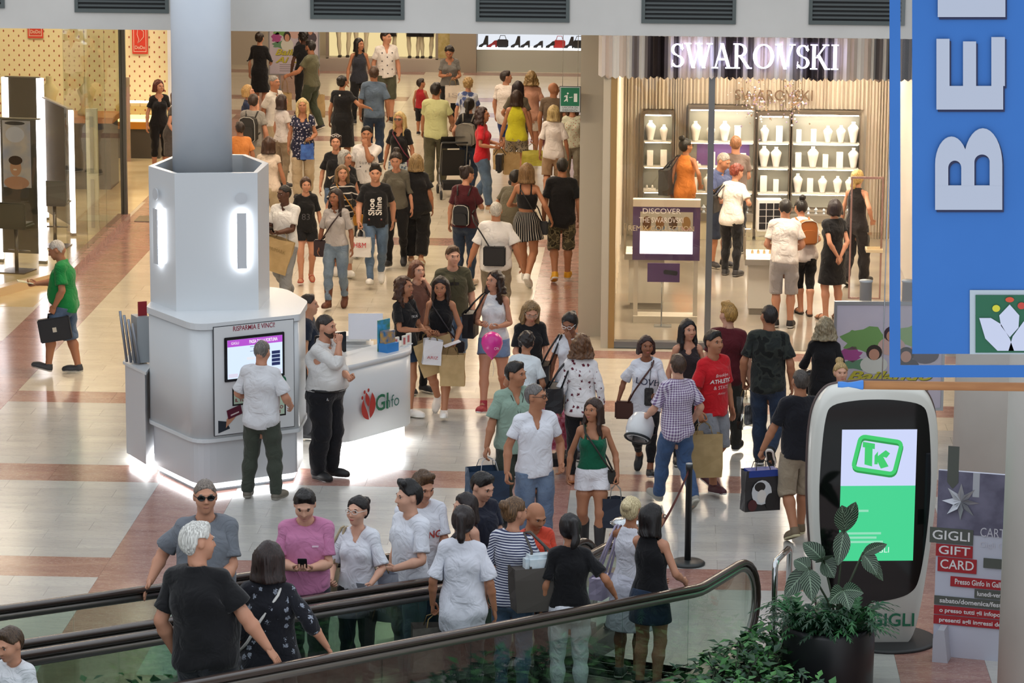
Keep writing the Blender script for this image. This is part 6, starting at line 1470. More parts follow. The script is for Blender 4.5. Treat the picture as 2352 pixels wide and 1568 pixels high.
for r in range(4):
    for c_ in range(3): MB().box((-.15 + c_ * .103, -.106, .03 + r * .095), (-.06 + c_ * .103, -.098, .112 + r * .095), mat('#18181c', .4)).build('drawer', t)
t = empty('jewellery_stand', (2.9, 45.6, 0), label='tall rose-gold frame display beside the blonde assistant', cat='display stand'); RG = mat('#b08a80', .25, .7)
f = MB()
for sx in (-.22, .22): f.box((sx - .012, -.012, 0), (sx + .012, .012, 1.75), RG)
f.box((-.23, -.02, 1.74), (.23, .02, 1.77), RG); f.box((-.23, -.02, 0), (.23, .02, .02), RG); f.build('frame', t); MB().box((-.0, -.15, .7), (.24, .15, .74), mat('#c9b89a', .4)).build('shelf', t); MB().box((.02, -.12, .74), (.22, .12, .95), glass('#f4efe4', 0., 'vitrine_glass', .3)).build('glass_box', t)
# crystal chandelier
t = empty('crystal_chandelier', (1.45, 44.6, 3.72), label='hanging clusters of sparkling crystals in front of the back wall sign', cat='chandelier')
b = MB(); CR = [mat('#f4ece4', .05, .2, **{'Emission_Color': (1, .9, .8, 1), 'Emission_Strength': .5}), mat('#d8c4e8', .05, .6), mat('#fff6ea', .03, .9), mat('#c9a888', .1, .6)]
for cx_, n_, sx, sz in ((-.22, 110, .22, .3), (.34, 90, .18, .26), (.05, 40, .5, .2)):
    for k in range(n_):
        r = random.uniform(.006, .02); px_, py_, pz_ = cx_ + random.gauss(0, sx * .45), random.gauss(0, .15), -.75 + random.gauss(0, sz * .6)
        b.add([(px_ + r, py_, pz_), (px_ - r, py_, pz_), (px_, py_ + r, pz_), (px_, py_ - r, pz_), (px_, py_, pz_ + r), (px_, py_, pz_ - r)], [(0, 2, 4), (2, 1, 4), (1, 3, 4), (3, 0, 4), (2, 0, 5), (1, 2, 5), (3, 1, 5), (0, 3, 5)], random.choice(CR))
b.build('crystals', t)['kind'] = 'stuff'
for cx_ in (-.22, .34): MB().tube([(cx_, 0, 0), (cx_, 0, -.75)], .004, STEEL, 5).build('wire', t)
for x, y in ((.3, 43.4), (2.2, 43.4), (.3, 46.5), (2.2, 46.5), (1.2, 49.2), (2.9, 49.2)):
    t = empty('shop_ceiling_lamp', (x, y, 3.72), label='square ceiling light inside the crystal shop', cat='ceiling light', group='ceiling lights of the crystal shop'); MB().box((-.32, -.32, -.04), (.32, .32, 0), mat('#e4e0d8', .5)).build('housing', t); MB().box((-.28, -.28, -.045), (.28, .28, -.041), emis('#fff0da', SHOP_E)).build('diffuser', t)
# hanging emergency exit sign
t = empty('exit_sign', (-1.25, 42.3, 3.06), label='green hanging emergency exit sign with running figure', cat='sign')
MB().box((-.14, 0, 0), (.14, .02, .345), mat('#2a2c2c', .5)).build('frame', t); MB().box((-.132, -.004, .008), (.132, 0, .337), mat('#b9c4c8', .5)).build('face', t); MB().box((-.122, -.008, .085), (.122, -.004, .327), mat('#0c6a4a', .5)).build('green_field', t)
b = MB(); PW = mat('#d6dcda', .5)
b.box((.05, -.011, .14), (.095, -.008, .25), PW); b.add([(.005, -.011, .20), (.03, -.011, .195), (.03, -.011, .21)], [(0, 1, 2)], PW); b.box((-.01, -.011, .193), (.01, -.008, .203), PW)
for p in ([(-.06, .22), (-.035, .235), (-.03, .19), (-.05, .17)], [(-.05, .18), (-.03, .18), (-.03, .14), (-.04, .14)], [(-.052, .18), (-.045, .16), (-.075, .14), (-.08, .15)], [(-.06, .23), (-.08, .21), (-.075, .20), (-.055, .215)]): b.add([(u, -.011, v) for u, v in p], [tuple(range(len(p)))], PW)
b.add([(-.03 + .012 * math.cos(k), -.011, .252 + .012 * math.sin(k)) for k in [j * math.pi / 6 for j in range(12)]], [tuple(range(12))], PW); b.build('pictogram', t)
for s_, z_ in (('USCITA DI', .062), ('EMERGENZA', .026)):
    b = MB(); wall_text(b, s_, mat('#2a3a3c', .5), 0, -.006, z_, .036, width=.2); b.build('lettering', t)
for sx in (-.1, .1): MB().tube([(sx, .01, .345), (sx, .01, 1.89)], .004, STEEL, 5).build('hanger', t)

# ------------------------------------------------------------------ shops on the left
CREAM = '#f0e6bc'
def dotwall():
    m, N, b = base_mat('dotted_wall', CREAM, .6); tc = N.new('TexCoord'); mp = N.new('Mapping'); mp.inputs['Scale'].default_value = (5.3, 1, 11.); N.link(tc.outputs['Object'], mp.inputs[0])
    sp = N.new('SeparateXYZ'); N.link(mp.outputs[0], sp.inputs[0])
    def mth(op, a, bv=None):
        q = N.new('Math', operation=op)
        for i, v in ((0, a), (1, bv)):
            if v is None: continue
            if isinstance(v, (int, float)): q.inputs[i].default_value = v
            else: N.link(v, q.inputs[i])
        return q.outputs[0]
    row = mth('FLOOR', sp.outputs['Z']); odd = mth('MULTIPLY', mth('MODULO', mth('ADD', row, 100.), 2.), .5)
    fx = mth('SUBTRACT', mth('FRACT', mth('ADD', mth('ADD', sp.outputs['X'], 100.), odd)), .5); fz = mth('SUBTRACT', mth('FRACT', mth('ADD', sp.outputs['Z'], 100.)), .5)
    d = mth('ADD', mth('MULTIPLY', mth('MULTIPLY', fx, fx), 200.), mth('MULTIPLY', mth('MULTIPLY', fz, fz), 16.))
    f = mth('LESS_THAN', d, 1.); mx = N.new('MixRGB'); N.link(f, mx.inputs[0]); mx.inputs[1].default_value = srgb(CREAM); mx.inputs[2].default_value = srgb('#a3492c'); N.link(mx.outputs[0], b.inputs['Base Color'])
    return m
MB().box((-16, 59.6, 0), (-9.25, 59.75, 4.95), dotwall()).build('wall_dotted', kind='structure')
MB().box((-9.25, 59.4, 0), (-8.95, 61.5, 4.95), mat('#d8dce4', .4)).build('column_4', kind='structure')
MB().box((-16, 44.0, -.003), (-8.80, 59.6, .004), noisy('#cdb98e', '#d8c69e', 2., .15, name='left_shop_floor')).build('floor_left_shop', kind='structure')
MB().box((-16, 61.5, 0), (-8.95, 61.8, 4.95), mat('#a59a8a', .7)).build('wall_far_left', kind='structure')
for x, z0, lab in ((-9.79, 1.83, 'red shop banner with bird outline by the white pillar'), (-11.75, 2.1, 'red shop banner on the dotted wall deeper in the shop')):
    t = empty('shop_banner', (x, 59.56, z0), label=lab, cat='banner')
    MB().box((-.145, 0, 0), (.145, .02, .62), mat('#d8402c', .5)).build('cloth', t)
    f = MB(); CW = mat('#e8d4c0', .5)
    for lo_, hi_ in (((-.12, .04), (.12, .05)), ((-.12, .58), (.12, .59)), ((-.12, .05), (-.11, .58)), ((.11, .05), (.12, .58))): f.box((lo_[0], -.006, lo_[1]), (hi_[0], 0, hi_[1]), CW)
    f.build('border', t)
    b = MB(); wall_text(b, 'DoDo', CW, 0, -.008, .12, .09, bold=.001, width=.19); b.build('lettering', t)
    MB().tube([(-.02, -.006, .22), (.02, -.006, .26), (.07, -.006, .32), (.07, -.006, .42), (.02, -.006, .46), (-.01, -.006, .50), (-.05, -.006, .53), (-.07, -.006, .48), (-.04, -.006, .45), (-.05, -.006, .36), (-.02, -.006, .27), (-.04, -.006, .20)], .006, CW, 5).build('bird_outline', t)
def jcounter(x0, x1, y, lab):
    t = empty('jewellery_counter', ((x0 + x1) / 2, y, 0), label=lab, cat='counter'); w = (x1 - x0) / 2
    MB().box((-w, -.3, 0), (w, .3, .55), mat('#4b463f', .5)).build('base', t); MB().box((-w, -.32, .55), (w, .3, .68), mat('#c8842c', .4)).build('orange_band', t); MB().box((-w + .03, -.28, .68), (w - .03, .28, .74), emis('#ffdf9c', 2.6)).build('lit_tray', t)
    MB().box((-w, -.3, .74), (w, .3, .98), glass('#faf2dc', 0., 'vitrine_glass', .3)).build('glass_top', t); MB().box((-w, .26, .98), (w, .3, 1.0), emis('#ffe9d0', 9.)).build('led_strip', t)
jcounter(-10.1, -9.3, 58.9, 'lit jewellery counter with orange band next to the woman in black'); jcounter(-13.5, -10.9, 55.9, 'long lit jewellery counter behind the make-up mirrors')
# glass front of the make-up shop
GF = glass('#eef0e8', 0., 'shop_window_left', .25, .35); STL = mat('#8e8a80', .3, .8)
MB().box((-8.86, 46.42, 0), (-8.66, 51.45, .13), M_RED).build('trim_left_kerb', kind='structure')
MB().prism([(-8.86, 46.3), (-8.66, 46.42), (-9.45, 44.6), (-9.65, 44.6)], 0, .13, mat('#cdb48c', .3)).build('trim_left_kerb_return', kind='structure')
for k, (a, e) in enumerate(((46.42, 48.1), (48.11, 49.8), (49.81, 51.4))): MB().box((-8.765, a, .13), (-8.75, e, 4.95), GF).build('window_%d' % (k + 2), kind='structure')
MB().add([(-8.76, 46.42, .13), (-9.55, 44.62, .13), (-9.55, 44.62, 4.95), (-8.76, 46.42, 4.95)], [(0, 1, 2, 3)], GF).build('window_5', kind='structure')
MB().box((-8.80, 51.40, 0), (-8.70, 51.48, 4.95), mat('#5a544c', .3, .7)).build('trim_left_post', kind='structure')
MB().box((-8.60, 51.45, 0), (-8.0, 52.0, .012), mat('#8a8272', .3, .6)).build('door_mat_plate', None, label='flat metal door plate on floor by the glass corner', cat='floor plate')
def lit_mirror(p0, p1, z0, z1, lab, pic=True):
    A, B = Vector(p0), Vector(p1); d = B - A; t = empty('lit_mirror', ((A.x + B.x) / 2, (A.y + B.y) / 2, 0), math.atan2(d.y, d.x), label=lab, cat='mirror'); w = d.length / 2
    for s in (-1, 1): MB().box((s * w - .055, -.03, z0), (s * w + .055, .03, z1), emis('#fdf4ff', 7.)).build('light_bar', t)
    MB().box((-w - .06, -.035, 0), (-w + .06, .035, z0), STL).box((w - .06, -.035, 0), (w + .06, .035, z0), STL).box((-w, -.03, z1), (w, .03, z1 + .02), STL).build('post_frame', t)
    MB().box((-w + .05, -.012, z0 + .1), (w - .05, .012, z1), mat('#6e6a60', .12, .8)).build('mirror_panel', t)
    if pic:
        MB().box((-w * .72, -.02, 1.15), (w * .55, -.013, z1 - .02), noisy('#9aa6c8', '#cfc8c0', 2.5, .4, name='poster_sky')).build('poster', t)
        b = MB(); f = lambda cx_, cz_, rx_, rz_, m_, y_: b.add([(cx_ + rx_ * math.cos(q), y_, cz_ + rz_ * math.sin(q)) for q in [j * math.pi / 8 for j in range(16)]], [tuple(range(16))], m_)
        f(-.04, 1.22, .2, .1, mat('#b98f78', .5), -.022); f(-.05, 1.45, .09, .13, mat('#c49a80', .5), -.0225); f(-.05, 1.56, .11, .07, mat('#3a2a24', .5), -.023); f(-.06, 1.42, .03, .012, mat('#e8e4e0', .5), -.0235)
        f(-.05, 1.95, .15, .12, mat('#c8d0e8', .4), -.022); f(-.05, 2.12, .16, .03, mat('#2c2c30', .4), -.0225); b.build('poster_portrait', t)
lit_mirror((-10.0, 47.55), (-9.32, 47.45), .05, 2.18, 'lit make-up mirror with poster of a face near the glass front'); lit_mirror((-10.05, 51.5), (-9.33, 50.0), .05, 2.0, 'lit make-up mirror without poster standing deeper in the shop', False); lit_mirror((-10.9, 52.6), (-10.3, 52.5), .05, 2.2, 'lit make-up mirror farthest from the glass front', False)
def stool(x, y, rz, lab):
    t = empty('bar_stool', (x, y, 0), rz, label=lab, cat='stool'); OV = mat('#4c4a3c', .7); ST2 = mat('#7a7266', .25, .8)
    MB().box((-.24, .14, .68), (.24, .19, 1.06), OV, None, .02).build('backrest', t); MB().box((-.23, -.2, .66), (.23, .18, .74), OV, None, .03).build('seat', t); MB().tube([(0, 0, .02), (0, 0, .66)], .03, ST2).build('stem', t); MB().box((-.22, -.22, 0), (.22, .22, .02), ST2).build('base_plate', t)
    MB().tube([(-.18, -.1, .3), (.18, -.1, .3)], .012, ST2).tube([(-.0, -.1, .3), (0, 0, .3)], .01, ST2).build('footrest', t)
stool(-9.58, 46.75, 2.9, 'dark square-backed bar stool in front of the poster mirror'); stool(-9.42, 48.95, 3.1, 'dark square-backed bar stool between the two nearer mirrors')
MB().box((-.09, -.04, 0), (.09, .04, 2.02), mat('#d9d2b4', .5)).box((-.03, -.045, .12), (.03, -.04, .9), mat('#b5ae98', .5)).box((-.03, -.045, 1.0), (.03, -.04, 1.9), mat('#b5ae98', .5)).build('cream_pillar_display', None, (-9.02, 50.1, 0), 0, label='slim cream display pillar behind the glass front', cat='display pillar')
t = empty('bust_table', (-10.3, 55.2, 0), label='dark round-edged table with orange rim carrying necklace busts', cat='table'); MB().box((-.75, -.4, 0), (.75, .4, 1.16), mat('#3a342c', .5)).build('body', t); MB().box((-.8, -.45, 1.16), (.8, .45, 1.26), mat('#b8742c', .4)).build('orange_rim', t)
for x in (-10.65, -10.0): MB().lathe([(.16, 0), (.17, .05), (.10, .12), (.12, .3), (.17, .42), (.10, .5), (.055, .55), (.06, .66), (0, .67)], mat('#d6c890', .6), 16).build('cream_bust', None, (x, 55.1, 1.262), label='cream jewellery bust on the dark orange-rimmed table', cat='display bust', group='cream busts on the table')
MB().box((-16, 52.6, 0), (-11.2, 52.75, 4.95), mat('#6a6258', .6)).build('wall_left_partition', kind='structure')
for (x, y) in ((-10.5, 49), (-12.5, 49), (-10.5, 57), (-12.5, 57)): ceiling_lamp(x, y, 4.95, .5, .5, LAMP_E * .9)
t = empty('floor_poster', (-9.86, 58.2, 0), label='narrow standing poster with pink flowers by the shop corner', cat='poster'); MB().box((-.09, -.01, .0), (.09, .02, 1.55), noisy('#b89a90', '#a8987c', 6., .5, name='flower_print')).build('board', t); MB().box((-.09, -.014, 1.2), (.03, -.011, 1.55), mat('#5a5648', .5)).build('dark_corner', t)
# ------------------------------------------------------------------ far shop windows
b = MB().box((-8.3, 72.9, 0), (-4.9, 73.6, .28), mat('#a39a90', .5)).build('wall_far_plinth', kind='structure')
t = empty('mannequin_window', (-6.45, 73.2, 0), label='cream lit shop window with mannequin legs at the far end', cat='shop window')
MB().box((-1.26, .3, .28), (1.26, .34, 2.4), emis('#ffe6a8', .85)).build('lit_back', t); f = MB()
for sx in (-1.28, 1.22): f.box((sx, -.25, .28), (sx + .06, -.2, 2.4), mat('#8a8078', .4))
f.box((-1.28, -.25, .26), (1.28, -.2, .30), mat('#b8a8a0', .4)); f.build('frame', t)
def manleg(x, dark, lab):
    t = empty('mannequin', (x, 73.25, .28), label=lab, cat='mannequin', group='mannequins in the far window'); MS = mat('#cfc7ac', .4)
    for s in (-.09, .09): MB().lathe([(.035, 0), (.03, .08), (.055, .28), (.045, .42), (.075, .7), (.085, .85)], MS, 10, T3((s, 0, 0), ry=s * .6)).build('leg', t); MB().box((s - .04 - .0, -.1, -.0), (s + .04, .05, .05), mat('#2a2420', .5), None, .01).build('shoe', t)
    MB().lathe([(.17, .5 if dark else .8), (.14, .9), (.13, 1.1), (.17, 1.35), (.1, 1.5)], mat('#23232b' if dark else '#c9b89c', .8), 14).build('garment', t)
for x, d in ((-7.35, 0), (-6.95, 0), (-6.3, 1), (-5.75, 1), (-5.45, 1)): manleg(x, d, 'mannequin in dark skirt inside the far lit window' if d else 'mannequin with bare legs inside the far lit window')
MB().box((-4.9, 72.9, 0), (-4.3, 73.6, 4.95), mat('#8f8578', .6)).build('column_5', kind='structure')
MB().box((-5.2, 73.3, .28), (-4.9, 73.5, 4.95), noisy('#d8c890', '#c4b070', 12., .5, name='patterned_far_panel')).build('wall_far_panel', kind='structure')
t = empty('shoe_window', (-3.1, 73.5, 0), label='white lit shop window shelf with dark shoes at the far end', cat='shop window'); MB().box((-1.22, -.3, 0), (1.22, .1, .50), mat('#a9aca4', .3)).build('base_panel', t); MB().box((-1.22, -.3, .50), (1.22, .1, .54), emis('#f4fbff', 1.6)).build('lit_shelf', t); MB().box((-1.22, .12, .54), (1.22, .16, 2.2), emis('#f0f6ff', .9)).build('lit_back', t)
def heel(x, kind, col):
    t = empty('display_' + kind, (x, 73.35, .54), label='%s %s on the far white shop shelf' % ({'#17181a': 'black', '#b02a2c': 'red', '#1a1a20': 'glossy black', '#8a1c24': 'dark red'}[col], {'shoe': 'heeled shoe', 'bag': 'handbag', 'boot': 'ankle boot'}[kind]), cat=kind, group='shoes and bags in the far window'); m = mat(col, .35)
    if kind == 'bag': MB().box((-.13, -.05, 0), (.13, .05, .18), m, None, .02).build('body', t); MB().tube([(-.08, 0, .18), (-.05, 0, .27), (.05, 0, .27), (.08, 0, .18)], .008, m, 6).build('handle', t)
    else:
        MB().prism([(-.12, 0), (-.04, .0), (.0, .05), (.07, .06), (.10, .06), (.10, .16 if kind == 'shoe' else .26), (.04, .15 if kind == 'shoe' else .26), (-.02, .09), (-.11, .04)], -.035, .035, m, Matrix.Rotation(math.pi / 2, 4, 'X')).build('upper', t); MB().box((.06, -.02, 0), (.10, .02, .07), m).build('heel', t)
for x, kd, c_ in ((-4.15, 'boot', '#17181a'), (-3.95, 'shoe', '#8a1c24'), (-3.72, 'bag', '#1a1a20'), (-3.42, 'boot', '#17181a'), (-3.2, 'shoe', '#17181a'), (-2.9, 'shoe', '#1a1a20'), (-2.62, 'shoe', '#17181a'), (-2.42, 'bag', '#b02a2c'), (-2.2, 'boot', '#1a1a20'), (-1.98, 'bag', '#17181a')): heel(x, kd, c_)
# ------------------------------------------------------------------ what people carry
KRAFT = noisy('#a98f62', '#b89d70', 7., .75, .15, name='kraft_paper'); BLKL = mat('#17171a', .38); 
def bagbody(mb, w, d, h, m, flare=1.0, jit=.006, seed=0):
    r = random.Random(seed); rings = []
    for k in range(5):
        z = h * k / 4; s = 1 + (flare - 1) * k / 4; g = .25 * d * math.sin(math.pi * k / 5)
        P = [(-w * s, -d), (0, -d - g * .3), (w * s, -d), (w * s - g, 0), (w * s, d), (0, d + g * .3), (-w * s, d), (-w * s + g, 0)]
        rings.append([(x + r.uniform(-jit, jit), y + r.uniform(-jit, jit), z + (r.uniform(-jit, jit) * 2 if k == 4 else 0)) for x, y in P])
    V = [p for q in rings for p in q]; F = [(a * 8 + k, a * 8 + (k + 1) % 8, a * 8 + 8 + (k + 1) % 8, a * 8 + 8 + k) for a in range(4) for k in range(8)] + [tuple(range(8))[::-1]]
    mb.add(V, F, m)
def carrier(at_, w, d, h, m, label, yaw=0., tilt=0., hh=.13, text=None, tcol='#5a4a30', name='paper_bag', cat='shopping bag', group=None, flare=1., hm=None, extra=None, low=0.):
    """bag hanging from the point at_ by two handles"""
    at_ = Vector(at_); t = empty(name, at_, yaw, label=label, cat=cat, group=group); t.rotation_euler = (0, tilt, yaw)
    O = Matrix.Translation((0, 0, -h - hh - low)); b = MB(); bagbody(b, w / 2, d / 2, h, m, flare, .008, hash(label) % 999); b.v = [O @ v for v in b.v]; bo = b.build('body', t)
    hm = hm or mat('#8a7448', .8)
    for s in (-1, 1): MB().tube([(-w * .22, s * d / 2, -hh - low - .02), (-w * .17, s * d * .3, -hh * .35), (0, 0, .0), (w * .17, s * d * .3, -hh * .35), (w * .22, s * d / 2, -hh - low - .02)], .0045, hm, 5).build('handle', t)
    if text:
        b = MB(); wall_text(b, text[0], mat(tcol, .7), 0, -d / 2 * 1.14 - .008, -hh - low - h * text[2], text[1], width=w * .6); b.build('lettering', bo)
    if extra: extra(t, bo, -hh - low - h)
    return t
def handbag(q, at_, w, d, h, m, label, yaw, strap, name='handbag', round_=.03, cat='bag'):
    t = empty(name, at_, yaw, label=label, cat=cat)
    MB().box((-w / 2, -d / 2, 0), (w / 2, d / 2, h), m, None, min(round_, d * .45)).build('body', t); MB().box((-w / 2 + .01, -d / 2 - .006, h * .45), (w / 2 - .01, d / 2 + .004, h + .006), m, None, .01).build('flap', t)
    if strap:
        I_ = t_inv(t); MB().tube([I_ @ Vector(p) for p in strap], .007, m, 6).build('strap', t)
    return t
def t_inv(t): return (Matrix.Translation(t.location) @ t.rotation_euler.to_matrix().to_4x4()).inverted()
def backpack(q, w, d, h, m, label, zc=1.20, seam='#b9b9b4'):
    c = q.bone('chest', (0, .15 + d / 2, zc)); t = empty('backpack', c, q.yaw + math.pi, label=label, cat='backpack'); k = q.sc
    b = MB(); pr = [(w * .36, -h / 2), (w * .5, -h * .42), (w * .5, h * .2), (w * .42, h * .42), (w * .2, h * .5)]
    poly = [(x, z) for x, z in pr] + [(-x, z) for x, z in reversed(pr)]
    b.prism([(x * k, z * k) for x, z in poly], -d / 2 * k, d / 2 * k, m, Matrix.Rotation(math.pi / 2, 4, 'X')); b.build('body', t)
    b = MB(); b.prism([(x * .8 * k, (z * .55 - h * .16) * k) for x, z in poly], d / 2 * k, (d / 2 + .04) * k, m, Matrix.Rotation(math.pi / 2, 4, 'X')); b.build('pocket', t)
    MB().tube([(x * 1.0 * k, -d / 2 * k - .002, z * k) for x, z in poly], .006, mat(seam, .4), 5).build('zip', t)
    I_ = t_inv(t)
    for s in (1, -1): MB().tube([I_ @ q.bone('chest', p) for p in ((s * .08, .15, 1.36), (s * .105, .06, 1.485), (s * .11, -.03, 1.475), (s * .12, -.13, 1.33), (s * .15, -.09, 1.16), (s * .14, .13, 1.10))], .014, m, 6).build('strap', t)
    return t
def sling(q, side, m, label, w=.24, h=.17, d=.08, drop=.97, front=True, yawoff=0., back=0.):
    """crossbody bag: strap from the far shoulder to the hip on side (+1 left, -1 right)"""
    hip = q.bone('pelvis', (side * .22, -.03 + back, drop)); t = empty('crossbody_bag', hip - Vector((0, 0, h * q.sc)), q.yaw + yawoff, label=label, cat='bag')
    MB().box((-w / 2, -d / 2, 0), (w / 2, d / 2, h), m, None, .015).build('body', t); I_ = t_inv(t)
    P = [('pelvis', (side * .22, -.06 + back, drop)), ('spine', (side * .14, -.145, 1.10)), ('chest', (side * .03, -.15, 1.27)), ('chest', (-side * .08, -.12, 1.42)), ('chest', (-side * .10, .0, 1.49)), ('chest', (-side * .07, .12, 1.42)), ('chest', (side * .05, .155, 1.25)), ('spine', (side * .15, .14, 1.08)), ('pelvis', (side * .22, .03 + back, drop))]
    MB().tube([I_ @ q.bone(b_, p) for b_, p in P], .010, m, 6).build('strap', t)
    return t
def shoulderbag(q, side, w, d, h, m, label, drop=.92, fwd=0., yawoff=0., extra=None, name='tote_bag', out=.30):
    top = q.bone('chest', (side * (SK['m']['shL'][0] * .8), .0, 1.49)); c = q.wp((side * out, -fwd, drop)); t = empty(name, c, q.yaw + yawoff + math.pi / 2, label=label, cat='bag')
    b = MB(); bagbody(b, w / 2, d / 2, h, m, 1.08, .004, 3); b.box((-w / 2, -d * .38, h * .92), (w / 2, d * .38, h * .97), m); b.build('body', t); I_ = t_inv(t); tl = I_ @ top
    for s in (-1, 1): MB().tube([(-w * .24, s * d * .4, h - .02), (-w * .16, s * d * .3 + tl.y * .5, (h + tl.z) / 2), (tl.x - .03, tl.y + s * .015, tl.z), (tl.x + .03, tl.y + s * .015, tl.z), (w * .16, s * d * .3 + tl.y * .5, (h + tl.z) / 2), (w * .24, s * d * .4, h - .02)], .011, m, 6).build('strap', t)
    if extra: extra(t, h)
    return t
def phone(q, n, label, col='#141518', tilt=.6):
    g = q.grip(n); t = empty('phone', g, q.yaw, label=label, cat='phone'); t.rotation_euler = (tilt, 0, q.yaw)
    MB().box((-.037, -.005, -.05), (.037, .005, .095), mat(col, .25), None, .004).build('case', t); MB().box((-.033, .0052, -.045), (.033, .006, .09), mat('#0a0b0e', .1)).build('screen', t)
q = Q[3]; g = q.grip('L'); t = empty('briefcase', g, math.radians(-90) + .12, label='black briefcase in the green-shirted man\'s hand', cat='briefcase'); t.rotation_euler = (0, .16, math.pi + .1)
MB().box((-.20, -.05, -.36), (.20, .05, -.06), BLKL, None, .012).build('body', t); MB().tube([(-.06, 0, -.06), (-.05, 0, -.01), (.05, 0, -.01), (.06, 0, -.06)], .011, BLKL).build('handle', t); MB().box((-.025, .051, -.24), (.025, .054, -.18), mat('#c9c4b4', .6)).box((-.025, -.054, -.24), (.025, -.051, -.18), mat('#c9c4b4', .6)).build('tag', t)
MB().box((-.10, -.07, 0), (.10, .07, .006), noisy('#c8c48a', '#b9c0c4', 20., .5, name='flyer'), T3(ry=.2)).build('flyer', None, q.grip('R') + Vector((-.05, 0, .01)), .3, label='pale yellow flyer in the green-shirted man\'s hand', cat='flyer')
carrier(Q[6].grip('R'), .34, .14, .44, KRAFT, 'large brown paper bag in bearded man\'s lowered hand', .4); carrier(Q[6].grip('L'), .26, .10, .34, KRAFT, 'smaller brown paper bag hanging from bearded man\'s raised arm', .3, hh=.30)
def p_is(t, bo, z0): pass
carrier(Q[11].grip('L') + Vector((0, -.02, 0)), .30, .10, .34, mat('#cfc6b8', .7), 'white shopping bag with faint letters held by woman in grey', .05, text=('IS', .12, .55), tcol='#a8a098')
backpack(Q[14], .30, .16, .42, mat('#2e2c28', .7), 'dark backpack of the young man in grey')
MB().lathe([(.02, 0), (.05, .12), (.07, .22), (.0, .24)], noisy('#d8602c', '#e88a4a', 30., .6, name='orange_wrap'), 10, None, False).build('orange_bouquet', None, Q[14].grip('L') - Vector((0, 0, .06)), label='bright orange wrapped bundle in backpacker\'s hand', cat='bundle')
carrier(Q[16].grip('L'), .22, .12, .26, noisy('#2a4f9c', '#4a78c8', 9., .35, .6, name='blue_plastic'), 'crumpled blue plastic bag of the floral tunic woman', .2, hh=.06, name='plastic_bag')
backpack(Q[20], .34, .16, .40, noisy('#6a665e', '#7a766c', 6., .6, name='grey_canvas'), 'grey drawstring backpack on woman in black', 1.14, '#8a867c')
carrier(Q[24].grip('L'), .26, .10, .34, KRAFT, 'narrow brown paper bag in yellow-topped woman\'s hand', .6)
carrier(Q[24].grip('R') + Vector((.0, -.1, 0)), .36, .2, .26, noisy('#a8a03a', '#c4bc50', 8., .35, .5, name='yellow_plastic'), 'bulging yellow plastic bag behind the striped skirt girl', .1, hh=.12, name='plastic_bag')
q = Q[28]; handbag(q, q.grip('R') - Vector((0, 0, .42)), .24, .10, .30, BLKL, 'black leather handbag of woman in red shirt', q.yaw, [q.grip('R') - Vector((.1, 0, .13)), q.grip('R') + Vector((0, 0, .02)), q.grip('R') - Vector((-.1, 0, .13))]); carrier(q.grip('L') + Vector((.14, 0, 0)), .26, .12, .36, KRAFT, 'brown paper bag carried by woman in red shirt', .3)
q = Q[33]; sling(q, 1, mat('#6a2438', .4), 'dark pink crossbody bag of blonde woman in sunglasses', .2, .14)
carrier(Q[36].grip('R'), .30, .08, .28, mat('#dcd8d4', .6), 'small white bag with red lettering held by teenage boy', -.12, text=('H&M', .11, .38), tcol='#c02430', hm=mat('#c9c6c0', .8))
q = Q[38]; sling(q, 1, mat('#b07a28', .5), 'ochre crossbody bag over the striped shirt', .22, .16)
q = Q[40]; sling(q, -1, mat('#2a161a', .5), 'dark brown crossbody bag of woman in grey blouse', .20, .24, .08, 1.0)
phone(Q[41], 'R', 'dark phone in the hand of man in white polo'); carrier(Q[41].bone('faL', (SK['m']['wrL'] * .6 + SK['m']['elL'] * .4)), .40, .14, .48, KRAFT, 'big creased paper bag hooked on white polo man\'s arm', -.1, .28, hh=.10, text=('PRIMARK', .07, .35), tcol='#8a744a')
backpack(Q[43], .24, .11, .30, BLKL, 'small black leather backpack on woman in maroon', 1.08)
q = Q[44]; sling(q, -1, BLKL, 'black pouch with thin strap on the striped skirt', .18, .2, .06, .95)
q = Q[46]; t = sling(q, -1, mat('#16161a', .6), 'black shoulder bag on elderly man\'s back', .30, .26, .12, 1.08, back=.16)
t.location = q.bone('spine', (0, .20, .92))
q = Q[49]; shoulderbag(q, 1, .44, .16, .40, mat('#34332f', .6), 'large dark tote bag of woman in orange', .84)
q = Q[52]; shoulderbag(q, 1, .30, .12, .26, BLKL, 'black shoulder bag of red-haired woman', 1.0)
backpack(Q[54], .28, .14, .36, mat('#a4622e', .6), 'tan leather backpack on woman leaning over the case')
q = Q[57]; t = empty('walkie_talkie', q.bone('pelvis', (-.17, -.04, 1.0)), q.yaw, label='black walkie-talkie clipped to guard\'s belt', cat='radio'); MB().box((-.03, -.02, -.10), (.03, .02, .04), BLKL, None, .005).build('body', t); MB().tube([(.015, 0, .04), (.015, 0, .20)], .006, BLKL, 6).build('aerial', t)
t = empty('key_ring', q.bone('pelvis', (-.14, -.14, .97)), q.yaw, label='bunch of keys hanging from guard\'s belt', cat='keys')
MB().tube([(.02 * math.cos(k), 0, -.02 + .02 * math.sin(k)) for k in [j * math.pi / 5 for j in range(10)]], .003, STEEL, 5, closed=True).build('ring', t)
for k in range(4): MB().box((-.008, -.002, -.09), (.008, .002, -.02), STEEL, T3(ry=-.5 + k * .3)).build('key', t)
MB().tube([q.bone('pelvis', (.168 * 1.28 * math.cos(a), .006 + .125 * 1.35 * math.sin(a) - (.05 if math.sin(a) < 0 else 0), .99)) for a in [k * math.pi / 12 for k in range(24)]], .018, mat('#101012', .4), 6, closed=True).build('waist_belt', None)
